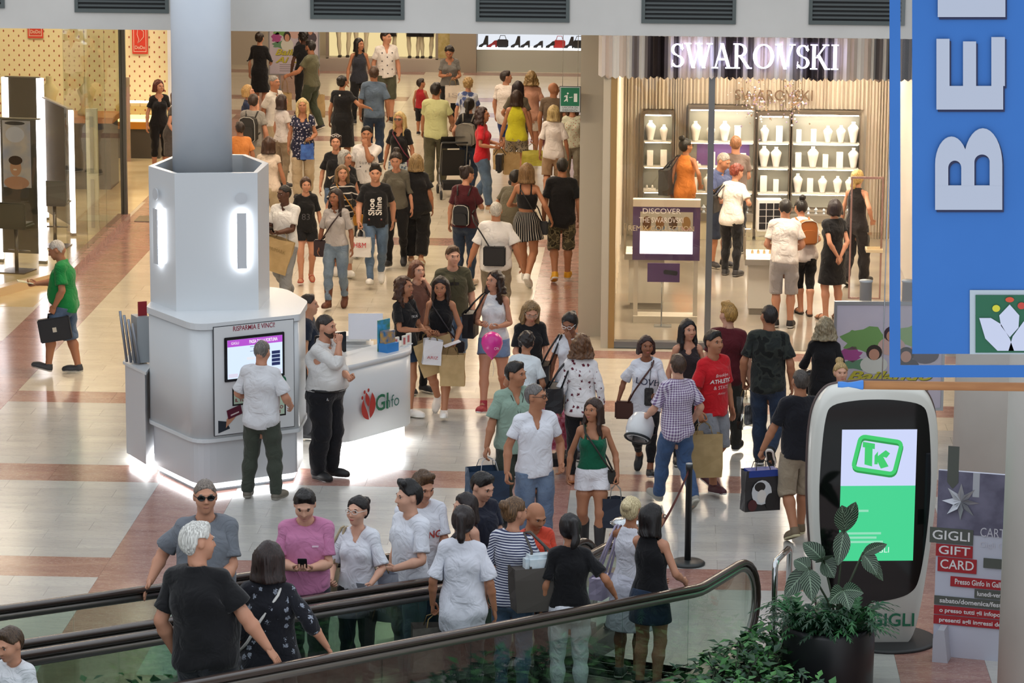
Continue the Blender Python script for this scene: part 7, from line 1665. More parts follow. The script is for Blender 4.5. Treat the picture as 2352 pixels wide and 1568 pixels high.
o = bpy.data.objects['waist_belt']; o.parent = q.root; o.matrix_parent_inverse = t_inv(q.root)
q = Q[60]; carrier(q.grip('L') + Vector((.05, -.05, 0)), .22, .10, .30, mat('#dcdce0', .45), 'white plastic bag with red mark in wavy-haired girl\'s hand', .2, .1, hh=.04, name='plastic_bag', text=('ARIZ', .05, .7), tcol='#b0303c')
carrier(q.bone('faL', SK['m']['elL']) + Vector((.10, -.12, -.05)), .46, .16, .42, KRAFT, 'large tilted paper bag between the two girls', .1, -.35, hh=.08, text=('PRIMARK', .07, .35), tcol='#8a744a')
q = Q[62]; carrier(q.grip('L'), .30, .12, .38, KRAFT, 'flat-bottomed paper bag in crop-top girl\'s hand', .0, hh=.10); MB().box((-.10, -.05, 0), (.10, .05, .012), mat('#dcdce4', .4), T3(ry=-.3)).build('receipt_folder', None, q.grip('L') + Vector((.0, -.06, .03)), .3, label='white leaflet clutched above crop-top girl\'s paper bag', cat='leaflet')
sling(q, 1, mat('#1c1820', .5), 'dark crossbody pouch of crop-top girl', .16, .14, .06)
for n in (1, -1): MB().tube([q.bone('head', (n * .085 + 0 * k, .0 + .022 * math.cos(k), 1.585 + .026 * math.sin(k))) for k in [j * math.pi / 8 for j in range(16)]], .003, mat('#c9a860', .3, .9), 5, closed=True).build('earring', None)
for o in [o for o in bpy.data.objects if o.name.startswith('earring')]: o.parent = q.root; o.matrix_parent_inverse = t_inv(q.root)
q = Q[63]; t = empty('collar_sunglasses', q.bone('chest', (.0, -.155, 1.36)), q.yaw, label='dark sunglasses hooked on olive-shirted man\'s collar', cat='sunglasses')
for s in (-1, 1): MB().box((s * .032 - .026, -.008, -.06), (s * .032 + .026, .004, -.02), mat('#101014', .2), None, .004).build('lens', t)
MB().tube([(0, 0, -.02), (0, .0, .05)], .004, mat('#101014', .3), 5).build('temple', t)
q = Q[64]; shoulderbag(q, -1, .30, .14, .30, mat('#17171c', .5), 'black shoulder bag of girl in white top', .92)
t = empty('balloon', G(1130, 792, 1.02) + Vector((0, 0, 0)), label='bright pink party balloon in front of girl in white', cat='balloon'); t.location = GY(1130, 792, 36.9)
b = MB(); b.lathe([(.006, -.175), (.016, -.165), (.012, -.155), (.05, -.125), (.105, -.05), (.128, .02), (.118, .085), (.075, .135), (.03, .155), (0, .16)], mat('#d83a98', .22), 24); b.build('skin', t)
b = MB(); wall_text(b, 'Oh', mat('#f0d8e8', .5), .06, -.115, -.02, .05, rz=.5); b.build('lettering', t); MB().tube([(0, 0, -.17), (.02, .1, -.3), (.0, .2, -.42)], .0025, mat('#e8e0e4', .7), 5).build('string', t)
q = Q[67]; shoulderbag(q, -1, .30, .12, .26, BLKL, 'black handbag hanging beside woman in pale jeans', .86)
q = Q[68]; shoulderbag(q, 1, .36, .18, .28, mat('#1a1a1e', .5), 'bulky black handbag of the flowered blouse woman', .86)
# pink patterned dolls' pushchair and black pushchair
def pushchair(loc, rz, sc, m, label, fr):
    t = empty('pushchair', loc, rz, label=label, cat='pushchair'); t.scale = (sc, sc, sc)
    b = MB(); b.add([(-.19, -.25, .42), (.19, -.25, .42), (.19, .12, .38), (-.19, .12, .38), (-.19, .30, .85), (.19, .30, .85)], [(0, 1, 2, 3), (3, 2, 5, 4)], m); b.add([(-.19, -.25, .42), (-.19, .12, .38), (-.19, .3, .85), (-.19, .0, .62)], [(0, 1, 2, 3)], m).add([(.19, -.25, .42), (.19, .12, .38), (.19, .3, .85), (.19, .0, .62)], [(0, 1, 2, 3)], m); b.build('seat', t)
    b = MB(); V = []; 
    for k in range(6):
        a = math.pi * (.05 + .5 * k / 5); 
        for s in (-.2, .2): V.append((s, .30 - .40 * math.sin(a), .85 + .22 * math.cos(a) * (1 if k else 1)))
    b.add(V, [(2 * k, 2 * k + 1, 2 * k + 3, 2 * k + 2) for k in range(5)], m); b.build('hood', t)
    for s in (-.22, .22): MB().tube([(s, .52, 1.0), (s, .40, .95), (s, .10, .5), (s, -.38, .08)], .012, fr, 6).tube([(s, -.1, .48), (s, .36, .08)], .012, fr, 6).build('frame', t)
    MB().tube([(-.22, .52, 1.0), (.22, .52, 1.0)], .016, mat('#18181a', .6), 8).build('handlebar', t); MB().box((-.17, -.2, .14), (.17, .2, .26), mat('#17171a', .8)).build('basket', t)
    for s in (-.22, .22):
        for y in (-.38, .36): MB().lathe([(.06, -.02), (.08, -.012), (.08, .012), (.06, .02)], mat('#222224', .6), 16, T3((s, y, .08)) @ Matrix.Rotation(math.pi / 2, 4, 'Y')).build('wheel', t)
    return t
pushchair((-3.55, 56.6, 0), math.pi * 0 + .1, 1., mat('#141519', .7), 'black folding pushchair in front of the pale yellow shirt', mat('#8a8c90', .3, .8)); bpy.data.objects['pushchair'].rotation_euler.z = math.pi + .15; bpy.data.objects['pushchair'].location = (-3.62, 54.6, 0)
p_ = G(1275, 1090); pushchair((p_.x, p_.y + .1, 0), .25, .72, noisy('#c88a9c', '#a83048', 26., .6, name='pink_print'), 'small pink patterned pushchair behind the man in white V-neck', mat('#d8d8dc', .4))
q = Q[69]; carrier(q.grip('R'), .42, .22, .38, noisy('#26384c', '#304660', 4., .5, .2, name='navy_nylon'), 'big navy blue carrier bag of man in pale green', .3, hh=.12, name='carrier_bag', hm=mat('#b9bcc0', .6)); 
b = MB(); m_ = mat('#241c18', .8); b.tube([q.bone('chest', p) for p in ((.07, .03, 1.49), (.06, -.10, 1.42), (.0, -.155, 1.24), (-.06, -.10, 1.42), (-.07, .03, 1.49))], .004, m_, 5).build('cord_necklace', None)
o = bpy.data.objects['cord_necklace']; o.parent = q.root; o.matrix_parent_inverse = t_inv(q.root)
carrier(Q[71].grip('L'), .26, .10, .30, mat('#1f2838', .6), 'small navy paper bag in green-topped girl\'s hand', .0, hh=.14, hm=mat('#8a8a84', .7)); q = Q[71]; sling(q, 1, mat('#26241f', .6), 'dark strap bag at green-topped girl\'s side', .12, .14, .06)
q = Q[72]; t = empty('neck_pouch', q.bone('chest', (.05, -.19, 1.05)), q.yaw, label='black patterned pouch hanging on lettered white shirt', cat='pouch'); MB().box((-.05, -.02, -.10), (.05, .02, .10), noisy('#17171a', '#3a3836', 30., .6, name='pouch_print'), None, .01).build('body', t); I_ = t_inv(t); MB().tube([I_ @ q.bone('chest', p) for p in ((.05, -.19, 1.14), (.06, -.16, 1.3), (.07, -.10, 1.44), (.07, .03, 1.49))], .004, BLKL, 5).build('cord', t)
sling(q, -1, mat('#4a2a22', .5), 'brown crossbody bag under the lettered white shirt', .28, .2, .08, .93)
def helmet(loc, rz, col, label, s=1.):
    t = empty('crash_helmet', loc, rz, label=label, cat='helmet'); t.rotation_euler = (.5, .35, rz); t.scale = (s, s, s)
    MB().lathe([(.10, -.12), (.125, -.10), (.14, -.02), (.135, .06), (.10, .13), (.05, .16), (0, .165)], mat(col, .15), 24).build('shell', t); MB().lathe([(.0, -.095), (.10, -.10), (.10, -.12)], mat('#15161a', .8), 20).build('lining', t)
    MB().tube([(.128 * math.cos(a), .128 * math.sin(a), -.11) for a in [k * math.pi / 10 for k in range(20)]], .012, mat('#1c2326', .5), 6, closed=True).build('rim', t); MB().box((-.09, -.15, -.03), (.09, -.11, .06), mat('#1a1c20', .1), None, .012).build('visor', t)
g = Q[74].grip('L'); helmet(g - Vector((.06, .02, .10)), 2.2, '#d8dadc', 'white crash helmet carried by man in checked shirt', 1.08); g = Q[79].grip('L'); helmet(g - Vector((.0, .0, .05)), 1.2, '#23252a', 'black crash helmet held by ashy-haired woman', .9)
carrier(Q[75].grip('R'), .40, .16, .48, KRAFT, 'big plain paper bag carried by young man in red', .15, hh=.12)
def shoes_in(t, bo, z0): 
    for k in (0, 1): MB().box((-.04, -.03, 0), (.04, .03, .22), noisy('#8a8c8c', '#3a3c40', 12., .6, name='trainer_print'), T3((-.03 + .06 * k, -.05, z0 + .05)), .015).build('trainer', t)
carrier(Q[77].grip('L'), .20, .09, .36, glass('#d4d8d8', .1, 'clear_plastic', .5), 'clear plastic bag with trainers held by tall man', .9, hh=.10, name='plastic_bag', extra=shoes_in)
def pic_bag(t, bo, z0):
    b = MB()
    for y_, (cx_, cz_, rx_, rz_, c_) in enumerate(((-.02, .20, .11, .13, '#c9ccd0'), (-.04, .26, .06, .05, '#23201f'), (-.02, .16, .05, .07, '#d8d4d0'), (.08, .10, .06, .09, '#1c1a1c'), (-.12, .07, .05, .06, '#4a1c20'))): b.add([(cx_ + rx_ * math.cos(k), -.085 - y_ * .0008, z0 + cz_ + rz_ * math.sin(k)) for k in [j * math.pi / 8 for j in range(16)]], [tuple(range(16))], mat(c_, .5))
    b.build('printed_picture', bo); MB().box((-.16, -.075, z0 + .36), (.16, .075, z0 + .43), mat('#1f3a8c', .5)).build('blue_top', bo)
carrier(Q[78].grip('L'), .38, .14, .42, mat('#2a282a', .5), 'black picture-printed carrier bag with blue top', .35, hh=.12, name='carrier_bag', extra=pic_bag, hm=mat('#2a282a', .6))
q = Q[83]; sling(q, 1, mat('#c9c8c4', .5), 'white strapped purse over black flowered blouse', .2, .14)
phone(Q[84], 'R', 'black phone in the pink-shirted man\'s hands'); phone(Q[85], 'L', 'pale phone in the hand of woman in white blouse', '#c4cad4')
q = Q[85]; shoulderbag(q, -1, .28, .12, .24, mat('#a8987a', .6), 'beige shoulder bag of woman in white blouse', .80)
carrier(Q[86].grip('L') + Vector((-.02, -.1, .06)), .30, .12, .40, noisy('#7d8290', '#a8acb8', 6., .3, .4, name='grey_plastic'), 'shiny grey printed bag held against white shirt', -.4, hh=.05, name='plastic_bag')
def cloth_in(t, h): MB().box((-.10, -.07, h - .06), (.14, .07, h + .10), noisy('#c4d4dc', '#dce4e8', 14., .6, .5, name='white_towel'), None, .03).build('folded_cloth', t)
q = Q[91]; shoulderbag(q, -1, .46, .20, .36, mat('#4e4843', .6), 'large taupe tote bag stuffed with white cloth', .86, -.06, extra=cloth_in, out=.27, yawoff=-.9)
q = Q[92]; carrier(q.grip('L'), .38, .18, .36, noisy('#4a4640', '#5a554e', 20., .7, name='dark_weave'), 'dark grey woven bag beside long white shirt', .2, hh=.10, name='carrier_bag')
q = Q[94]; t = empty('foil_clutch', q.grip('L') + Vector((-.10, -.02, -.04)), .1, label='crumpled silver foil balloon held by blonde woman', cat='foil balloon'); b = MB(); b.lathe([(.0, -.04), (.10, -.035), (.15, .0), (.10, .035), (.0, .04)], noisy('#b8bcc0', '#e4e8ea', 12., .12, 1., name='silver_foil', metal=.9), 18); b.build('foil', t); MB().tube([(.14, 0, 0), (.2, .02, -.05)], .004, STEEL, 5).build('neck', t)
q = Q[94]; shoulderbag(q, 1, .24, .12, .20, mat('#a8a0b8', .4), 'lilac bag hanging beside white skirt', .76)
# belt barrier post
t = empty('barrier_post', (.30, 31.06, 0), label='black retractable belt barrier post by the walkway', cat='barrier post'); MB().lathe([(.0, 0), (.175, 0), (.175, .02), (.15, .035), (.04, .045)], mat('#2c3030', .4), 28).build('base', t); MB().lathe([(.032, .04), (.032, .97), (.036, .97), (.036, 1.02), (0, 1.02)], mat('#26282a', .4), 16).build('pole', t); MB().lathe([(.034, 1.02), (.034, 1.03), (0, 1.03)], mat('#8a9298', .4), 16).build('cap', t)
e_ = RPt(-1.2, 1.32, .85); a_ = Vector((.30, 31.06, .96)); d_ = e_ - a_
MB().add([(d_ * s + Vector((0, 0, o - .25 * math.sin(math.pi * s)))) + Vector((-.30 + .30, 0, .96)) for s in [k / 10 for k in range(11)] for o in (-.025, .025)], [(2 * k, 2 * k + 2, 2 * k + 3, 2 * k + 1) for k in range(10)], mat('#6a3a36', .8)).build('webbing', t)
# ------------------------------------------------------------------ right foreground: screen totem, planter, displays, banner
def smooth_loop(P, n=4):
    out = []; k = len(P)
    for i in range(k):
        p0, p1, p2, p3 = [Vector(P[(i + j) % k]) for j in (-1, 0, 1, 2)]
        for q in range(n):
            t = q / n; out.append(tuple(.5 * (2 * p1 + (p2 - p0) * t + (2 * p0 - 5 * p1 + 4 * p2 - p3) * t * t + (3 * p1 - p0 - 3 * p2 + p3) * t ** 3)))
    return out
def outline(n=48):
    """front outline of the totem: wide rounded top, tapering foot"""
    P = []
    L = [(-.30, 0), (-.37, .03), (-.42, .12), (-.47, .35), (-.53, .8), (-.575, 1.3), (-.585, 1.7), (-.575, 2.0), (-.54, 2.2), (-.46, 2.34), (-.34, 2.40)]
    return smooth_loop(L + [(0, 2.425)] + [(-x, z) for x, z in reversed(L)])
TO = empty('screen_totem', (1.93, 28.55, 0), .10, label='white rounded advertising totem with black glass and green screen', cat='screen totem')
OL = outline(); WHT_ = mat('#d9d9d2', .22)
b = MB(); rings = []
for y, s in ((.16, .93), (.13, .985), (.0, 1.), (-.13, .985), (-.17, .95)):
    rings.append([(x * s, y, 1.2 + (z - 1.2) * (s + .002 if z > 1.2 else 1.)) for x, z in OL])
n = len(OL); V = [p for r in rings for p in r]; F = [(a * n + k, a * n + (k + 1) % n, (a + 1) * n + (k + 1) % n, (a + 1) * n + k) for a in range(4) for k in range(n)] + [tuple(range(n))[::-1], tuple(range(4 * n, 5 * n))]
b.add(V, F, WHT_, True); b.build('shell', TO)
MB().tube([(x * 1.008, .05, max(z, .016)) for x, z in OL], .014, mat('#5a4a48', .4), 6, closed=True).build('trim_band', TO)
BG = mat('#0a0b0c', .06); g = [(-.40, .62), (-.47, .95), (-.50, 1.4), (-.49, 1.8), (-.46, 2.12), (-.40, 2.24), (-.2, 2.285), (0, 2.295), (.2, 2.285), (.40, 2.24), (.465, 2.12), (.50, 1.8), (.51, 1.4), (.48, .95), (.43, .62), (.36, .50), (.22, .44), (.0, .40), (-.1, .34), (-.25, .36), (-.36, .48)]
g = smooth_loop(g)
b = MB(); b.add([(x, -.176, z) for x, z in g] + [(x, -.165, z) for x, z in g], [tuple(range(len(g)))[::-1]] + [(k, (k + 1) % len(g), (k + 1) % len(g) + len(g), k + len(g)) for k in range(len(g))], BG); b.build('glass_front', TO)
SCX0, SCX1, SCZ0, SCZ1 = -.31, .37, .80, 2.02
scr = MB().box((SCX0, -.180, 1.50), (SCX1, -.177, SCZ1), emis('#c9d2f4', 1.05)).box((SCX0, -.180, SCZ0), (SCX1, -.177, 1.50), emis('#45d894', .95)).build('screen', TO)
b = MB(); GE = emis('#3fd070', .95); GD = emis('#2aa850', .8)
def rring(cx, cz, w, h, r, t, m, y, sh=0.):
    def rr(w, h, r): 
        o = []
        for sx, sz, a0 in ((1, 1, 0), (-1, 1, math.pi / 2), (-1, -1, math.pi), (1, -1, 1.5 * math.pi)):
            for k in range(5): a = a0 + k * math.pi / 8; o.append((sx * (w - r) + r * math.cos(a), sz * (h - r) + r * math.sin(a)))
        return o
    A, B = rr(w, h, r), rr(w - t, h - t, max(r - t, .01)); n = len(A); f = lambda p: (cx + p[0] + p[1] * .22, y, cz + p[1] - p[0] * .16)
    b.add([f(p) for p in A] + [f(p) for p in B], [(k, (k + 1) % n, n + (k + 1) % n, n + k) for k in range(n)], m)
rring(.02, 1.765, .205, .165, .06, .035, GD, -.1815); rring(.015, 1.785, .205, .165, .06, .035, GE, -.183)
for p in ([(-.10, 1.70), (-.03, 1.68), (-.03, 1.86), (-.10, 1.88)], [(-.12, 1.86), (-.01, 1.84), (-.01, 1.89), (-.12, 1.91)], [(-.01, 1.78), (.02, 1.82), (.02, 1.70), (-.01, 1.70)], [(.0, 1.76), (.05, 1.80), (.12, 1.68), (.05, 1.66)], [(.05, 1.80), (.09, 1.83), (.13, 1.80), (.10, 1.76), (.06, 1.77)]): b.add([(u, -.184, v) for u, v in p], [tuple(range(len(p)))], GE)
b.build('castle_logo', scr)
b = MB()
for z, w in ((1.27, .22), (1.06, .34), (1.02, .30), (.98, .36)): b.box((-.27, -.1825, z - .012), (-.27 + w, -.181, z + .008), emis('#9ae8c4', .9))
b.build('screen_text', scr)['kind'] = 'stuff'; b = MB(); wall_text(b, 'GIGLI', emis('#d8f4e8', 1.), .06, -.183, .90, .075); b.build('screen_name', scr)
b = MB(); wall_text(b, 'GIGLI', mat('#1d6b4c', .5), .20, -.178, .235, .17, bold=.003); b.build('lettering', TO)
b = MB()
for a, ln in ((1.2, .11), (1.9, .11), (2.5, .09)): 
    pts = [(-.09 + t * ln * math.cos(a) - s * .03 * math.sin(math.pi * t) * math.sin(a), -.178, .19 + t * ln * math.sin(a) + s * .03 * math.sin(math.pi * t) * math.cos(a)) for s in (1, -1) for t in ([k / 6 for k in range(7)] if s > 0 else [1 - k / 6 for k in range(7)])]
    b.add(pts, [tuple(range(14))], mat('#b0342e', .5))
b.build('lily_logo', TO)
b = MB(); wall_text(b, 'totem', mat('#6a6a66', .5), 0, -.168, 2.345, .03); b.build('maker_mark', TO)
MB().lathe([(.0, 0), (.46, 0), (.46, .02), (.42, .03)], mat('#2a2a2c', .5), 36, T3((.18, .0, 0))).build('foot_plate', TO)
# gift card display
GC = empty('gift_card_display', (2.80, 28.05, 0), -.25, label='upright cardboard gift card display with red and grey strips', cat='cardboard display')
MB().box((-.31, -.02, .0), (.40, .02, 1.72), mat('#c4c8d8', .5)).build('board', GC); MB().box((-.31, -.026, 1.15), (.40, -.021, 1.72), noisy('#5c5a70', '#77758c', 6., .5, name='purple_print')).build('purple_panel', GC)
b = MB(); SI = mat('#b9bcc4', .3, .5); c0 = Vector((-.10, -.04, 1.45))
for k in range(8):
    a = k * math.pi / 4; r = .17; b.add([(c0.x + r * math.cos(a), -.045, c0.z + r * math.sin(a)), (c0.x + .07 * math.cos(a + .4), -.06, c0.z + .07 * math.sin(a + .4)), (c0.x, -.035, c0.z), (c0.x + .07 * math.cos(a - .4), -.03, c0.z + .07 * math.sin(a - .4))], [(0, 1, 2), (0, 2, 3)], SI)
b.box((.0, -.028, 1.5), (.06, -.0265, 1.72), SI, T3((0, 0, 0), ry=.0)); b.build('silver_bow', GC)
GR_, RD_ = mat('#565a54', .6), mat('#a8242c', .6); WT_ = mat('#e4e4e6', .6)
for s_, x0, x1, z0, z1, m_, sz in (('GIGLI', -.37, .02, 1.05, 1.20, GR_, .12), ('GIFT', -.31, .02, .93, 1.05, RD_, .11), ('CARD', -.29, .06, .79, .93, RD_, .12), ('Presso Ginfo in Galleria', -.17, .40, .66, .76, RD_, .07), ('lunedi-venerdi', .05, .40, .57, .66, GR_, .06), ('sabato/domenica/festivi', -.31, .40, .48, .57, GR_, .06), ('o presso tutti gli infopoint', -.31, .40, .39, .48, RD_, .055), ('presenti agli ingressi della', -.31, .40, .30, .39, RD_, .055)):
    o = MB().box((x0, -.032, z0 + .004), (x1, -.027, z1 - .004), m_).build('strip', GC); b = MB(); wall_text(b, s_, WT_, (x0 + x1) / 2, -.034, (z0 + z1) / 2, sz, bold=.0012, width=(x1 - x0) * .86); b.build('lettering', o)
for s_, z_, sz in (('CARTA', 1.18, .12), ('Gigli Gift', 1.07, .07)): b = MB(); wall_text(b, s_, mat('#c9c9d4', .5), .22, -.028, z_, sz, width=.28); b.build('lettering', GC)
MB().box((.12, -.034, .86), (.40, -.027, .95), GR_).build('strip', GC); MB().add([(-.23, -.03, 1.62), (-.13, -.03, 1.62), (-.13, -.03, 1.95), (-.23, -.03, 1.95), (-.18, -.03, 1.56)], [(0, 4, 1, 2, 3)], GR_).build('arrow_tab', GC)
MB().prism([(-.28, 0), (-.28, .22), (-.24, .30), (-.18, .30), (-.14, 0)], -.22, -.02, mat('#b9bcc8', .5), Matrix.Rotation(math.pi / 2, 4, 'X') @ Matrix.Translation((0, 0, .24))).build('foot_stand', GC)
# chrome hoop barrier
t = empty('chrome_barrier', (1.13, 28.3, 0), 1.3, label='chrome hoop barrier beside the planter', cat='barrier'); MB().tube([(-.28, 0, 0), (-.28, 0, .80), (-.26, 0, .84), (-.22, 0, .86), (.22, 0, .86), (.26, 0, .84), (.28, 0, .80), (.28, 0, 0)], .028, mat('#c9ccce', .12, 1.), 14).build('hoop', t)
for s in (-.28, .28): MB().lathe([(.06, 0), (.06, .012), (.03, .02)], STEEL, 16, T3((s, 0, 0))).build('foot', t)
# big pot with striped-leaf plant and ferns
PT = empty('planter_pot', (1.50, 27.15, 0), label='round black planter pot in front of the totem', cat='planter')
MB().lathe([(.0, 0), (.37, 0), (.40, .05), (.405, .52), (.395, .56), (.36, .56), (.355, .45), (0, .45)], mat('#1c1d20', .35), 40).build('pot', PT); MB().lathe([(0, .455), (.355, .455)], mat('#2a2018', .95), 32).build('soil', PT)
def zebra():
    m, N, b = base_mat('striped_leaf', None, .35); at = N.new('Attribute', attribute_name='leaf'); sp = N.new('SeparateXYZ'); N.link(at.outputs['Vector'], sp.inputs[0])
    ab = N.new('Math', operation='ABSOLUTE'); N.link(sp.outputs['Y'], ab.inputs[0]); m1 = N.new('Math', operation='MULTIPLY_ADD'); N.link(ab.outputs[0], m1.inputs[0]); m1.inputs[1].default_value = -.7; N.link(sp.outputs['X'], m1.inputs[2])
    m2 = N.new('Math', operation='MULTIPLY'); N.link(m1.outputs[0], m2.inputs[0]); m2.inputs[1].default_value = 62.; s = N.new('Math', operation='SINE'); N.link(m2.outputs[0], s.inputs[0]); g = N.new('Math', operation='GREATER_THAN'); N.link(s.outputs[0], g.inputs[0]); g.inputs[1].default_value = .62
    l = N.new('Math', operation='LESS_THAN'); N.link(ab.outputs[0], l.inputs[0]); l.inputs[1].default_value = .035; mxm = N.new('Math', operation='MAXIMUM'); N.link(g.outputs[0], mxm.inputs[0]); N.link(l.outputs[0], mxm.inputs[1])
    mx = N.new('MixRGB'); N.link(mxm.outputs[0], mx.inputs[0]); mx.inputs[1].default_value = srgb('#1c3424'); mx.inputs[2].default_value = srgb('#7e967e'); N.link(mx.outputs[0], b.inputs['Base Color']); return m
ZB = zebra(); FERN = [mat('#1f4a2c', .5), mat('#2d6636', .5), mat('#173a24', .5)]; STEM = mat('#2c3a24', .6)
def big_leaf(base, tip, wd, parent, droop=.06, up=Vector((.15, -1, .45))):
    a, e = Vector(base), Vector(tip); d = e - a; L = d.length; u = d.normalized(); s = u.cross(up); s = s.normalized() if s.length > .05 else Vector((1, 0, 0)); nn = s.cross(u)
    V, U = [], []; NL = 9
    for k in range(NL):
        t = k / (NL - 1); w = wd * (math.sin(math.pi * min(1, .04 + t * .96)) ** .75) * (1 - .25 * t); c = a + d * t - Vector((0, 0, 1)) * droop * t * t
        for j, q in enumerate((-1, -.5, 0, .5, 1)): V.append(c + s * w * q + nn * (abs(q) * w * .22)); U.append((t, q * .5, 0))
    F = [(k * 5 + j, k * 5 + j + 1, k * 5 + j + 6, k * 5 + j + 5) for k in range(NL - 1) for j in range(4)]
    b = MB(); b.add(V, F, ZB, True); o = b.build('leaf', parent); o.data.attributes.new('leaf', 'FLOAT_VECTOR', 'POINT').data.foreach_set('vector', [c for p in U for c in p]); return o
ZP = empty('striped_leaf_plant', (1.56, 27.1, .47), label='tall houseplant with pale-veined striped leaves in black pot', cat='plant')
for k, (st, lv) in enumerate((((.05, .02, .95), [(.02, -.05, 1.24, .085), (.14, -.04, 1.27, .07), (.0, -.06, .70, .075)]), ((.22, .0, .75), [(.34, -.05, .62, .075), (.42, -.05, .90, .05), (.40, .02, .55, .06)]), ((-.25, -.05, .62), [(-.46, -.1, .42, .085), (-.38, -.05, .74, .075), (-.22, -.15, .40, .09)]), ((-.12, .1, .66), [(-.30, .1, .86, .08), (-.02, .05, .56, .09), (-.12, -.05, .78, .085)]), ((.05, -.1, .45), [(.10, -.25, .36, .08), (.22, -.2, .5, .07), (-.08, -.25, .42, .08)]))):
    MB().tube([(0, 0, 0), (st[0] * .3, st[1] * .3, st[2] * .5), st], .010, STEM, 6).build('stem', ZP)
    for x, y, z, w in lv: big_leaf(Vector(st) + Vector((0, 0, -.02)), (x, y, z), w * 1.15, ZP)
def frond_plant(name, loc, n, L, label, cat, group=None, seed=0, mats=FERN, h=.35):
    r = random.Random(seed); t = empty(name, loc, r.uniform(0, 6), label=label, cat=cat, group=group); b = MB()
    for k in range(n):
        a = r.uniform(0, 6.283); l = L * r.uniform(.6, 1.1); up = r.uniform(.3, 1.1) * h; m = r.choice(mats); prev = None; dx, dy = math.cos(a), math.sin(a); sx, sy = -dy, dx
        pts = [Vector((dx * l * t_, dy * l * t_, up * math.sin(min(1, t_ * 1.15) * math.pi * .62) - .12 * l * t_ ** 3)) for t_ in [q / 9 for q in range(10)]]
        for q in range(1, 10):
            w = .055 * l / .4 * math.sin(math.pi * (q / 10) ** .7) + .006; p = pts[q]; bk = pts[q - 1]
            for s in (-1, 1):
                tip = p + Vector((sx * s * w, sy * s * w, -.01)) + (p - bk) * .5; b.add([bk, p, tip], [(0, 1, 2)], m)
    b.build('fronds', t)['kind'] = 'stuff'
    return t
for k, (dx, dy) in enumerate(((-.2, -.14), (.2, -.16), (.0, -.2), (.24, .1), (-.25, .1))): frond_plant('fern', (1.50 + dx, 27.15 + dy, .46), 34, .40, 'dark green fern spilling over the rim of the black pot', 'fern', 'ferns in the black pot', k, h=.30)
# leafy shrubs along the nearer walkway
LEAFM = [mat('#2c5a30', .45), mat('#3f7a3c', .45), mat('#1f4427', .5), mat('#54904a', .45), mat('#2a4f38', .4)]
def shrub(loc, r_, h, seed, n=230, lab='', grp=''):
    r = random.Random(seed); t = empty('leafy_shrub', loc, 0, label=lab, cat='shrub', group=grp); b = MB()
    for k in range(n):
        a = r.uniform(0, 6.283); rr = r_ * math.sqrt(r.random()); z = h * r.uniform(.25, 1.) * (1 - .45 * (rr / r_) ** 2); c = Vector((rr * math.cos(a), rr * math.sin(a), z)); L = r.uniform(.06, .13); w = L * r.uniform(.28, .42); th = r.uniform(0, 6.283); el = r.uniform(-.5, .9)
        u = Vector((math.cos(th) * math.cos(el), math.sin(th) * math.cos(el), math.sin(el))); s = u.cross(Vector((0, 0, 1))).normalized(); nn = s.cross(u)
        b.add([c, c + u * L * .45 + s * w + nn * .012, c + u * L, c + u * L * .45 - s * w + nn * .012, c + u * L * .5], [(0, 4, 1), (1, 4, 2), (2, 4, 3), (3, 4, 0)], r.choice(LEAFM))
    b.build('foliage', t)['kind'] = 'stuff'
    b = MB()
    for k in range(5): a = k * 1.256; b.tube([(0, 0, 0), (r_ * .3 * math.cos(a), r_ * .3 * math.sin(a), h * .4), (r_ * .55 * math.cos(a), r_ * .55 * math.sin(a), h * .75)], .008, STEM, 5)
    b.build('branches', t)
k = 0
for t_ in (-1.0, -.35, .3, .95, 1.6, 2.25, 2.9, 3.5):
    for w_ in (-.42, -.98, -1.5):
        if w_ < -1.2 and t_ > 2.5 or w_ < -.3 - .55 * (t_ + 1.25): continue
        p = RPt(t_ + random.uniform(-.1, .1), w_ + random.uniform(-.08, .08)); p.z = 0; shrub(p, .42, random.uniform(.50, .62) if w_ > -.6 else random.uniform(.42, .56), k, 240, 'low green leafy shrub bedded along the nearer walkway glass', 'shrubs along the nearer walkway'); k += 1
for t_ in (2.6, 3.3, 4.1, 4.8, 5.6, 6.3):
    p = RPt(t_, 3.05); p.z = 0; shrub(p, .3, .5 + .11 * t_, k, 130, 'green shrub behind the glass of the farther walkway', 'shrubs behind the farther walkway'); k += 1
MB().prism([tuple(RPt(a, w).xy) for a, w in ((-1.35, -.15), (-1.35, -.55), (1.4, -1.85), (4.2, -1.85), (4.2, -.15))][::-1], 0, .10, mat('#2a231c', .9)).build('planting_bed', None, label='dark soil bed under the low shrubs by walkway', cat='planting bed')
# blue hanging banner on a wooden pole
BNY = 15.0; BL = noisy('#1f63ae', '#2668b4', 1.5, .5, name='banner_blue'); PW_ = mat('#aeb4c4', .5)
BN = empty('hanging_banner', (1.5, BNY, 5.29), label='blue hanging banner with big sideways white letters on wooden pole', cat='banner')
def bx(px, py): v = GY(px, py, BNY); return v.x - 1.5, v.z - 5.29
def poly_px(P, m, dy, name, th=.012):
    Q_ = [bx(*p) for p in P]; n = len(Q_); b = MB(); b.add([(x, dy - th, z) for x, z in Q_] + [(x, dy, z) for x, z in Q_], [tuple(range(n)), tuple(range(n, 2 * n))[::-1]] + [(k, k + n, (k + 1) % n + n, (k + 1) % n) for k in range(n)], m); return b.build(name, BN)
def rect(name, x0, y0, x1, y1, m, dy, th=.004): return poly_px([(x0, y1), (x1, y1), (x1, y0), (x0, y0)], m, dy, name, th)
rect('frame_strip', 2043, -60, 2068, 866, BL, 0); rect('frame_strip', 2068, 838, 2700, 866, BL, 0); rect('blue_panel', 2095, -60, 2620, 812, BL, -.001)
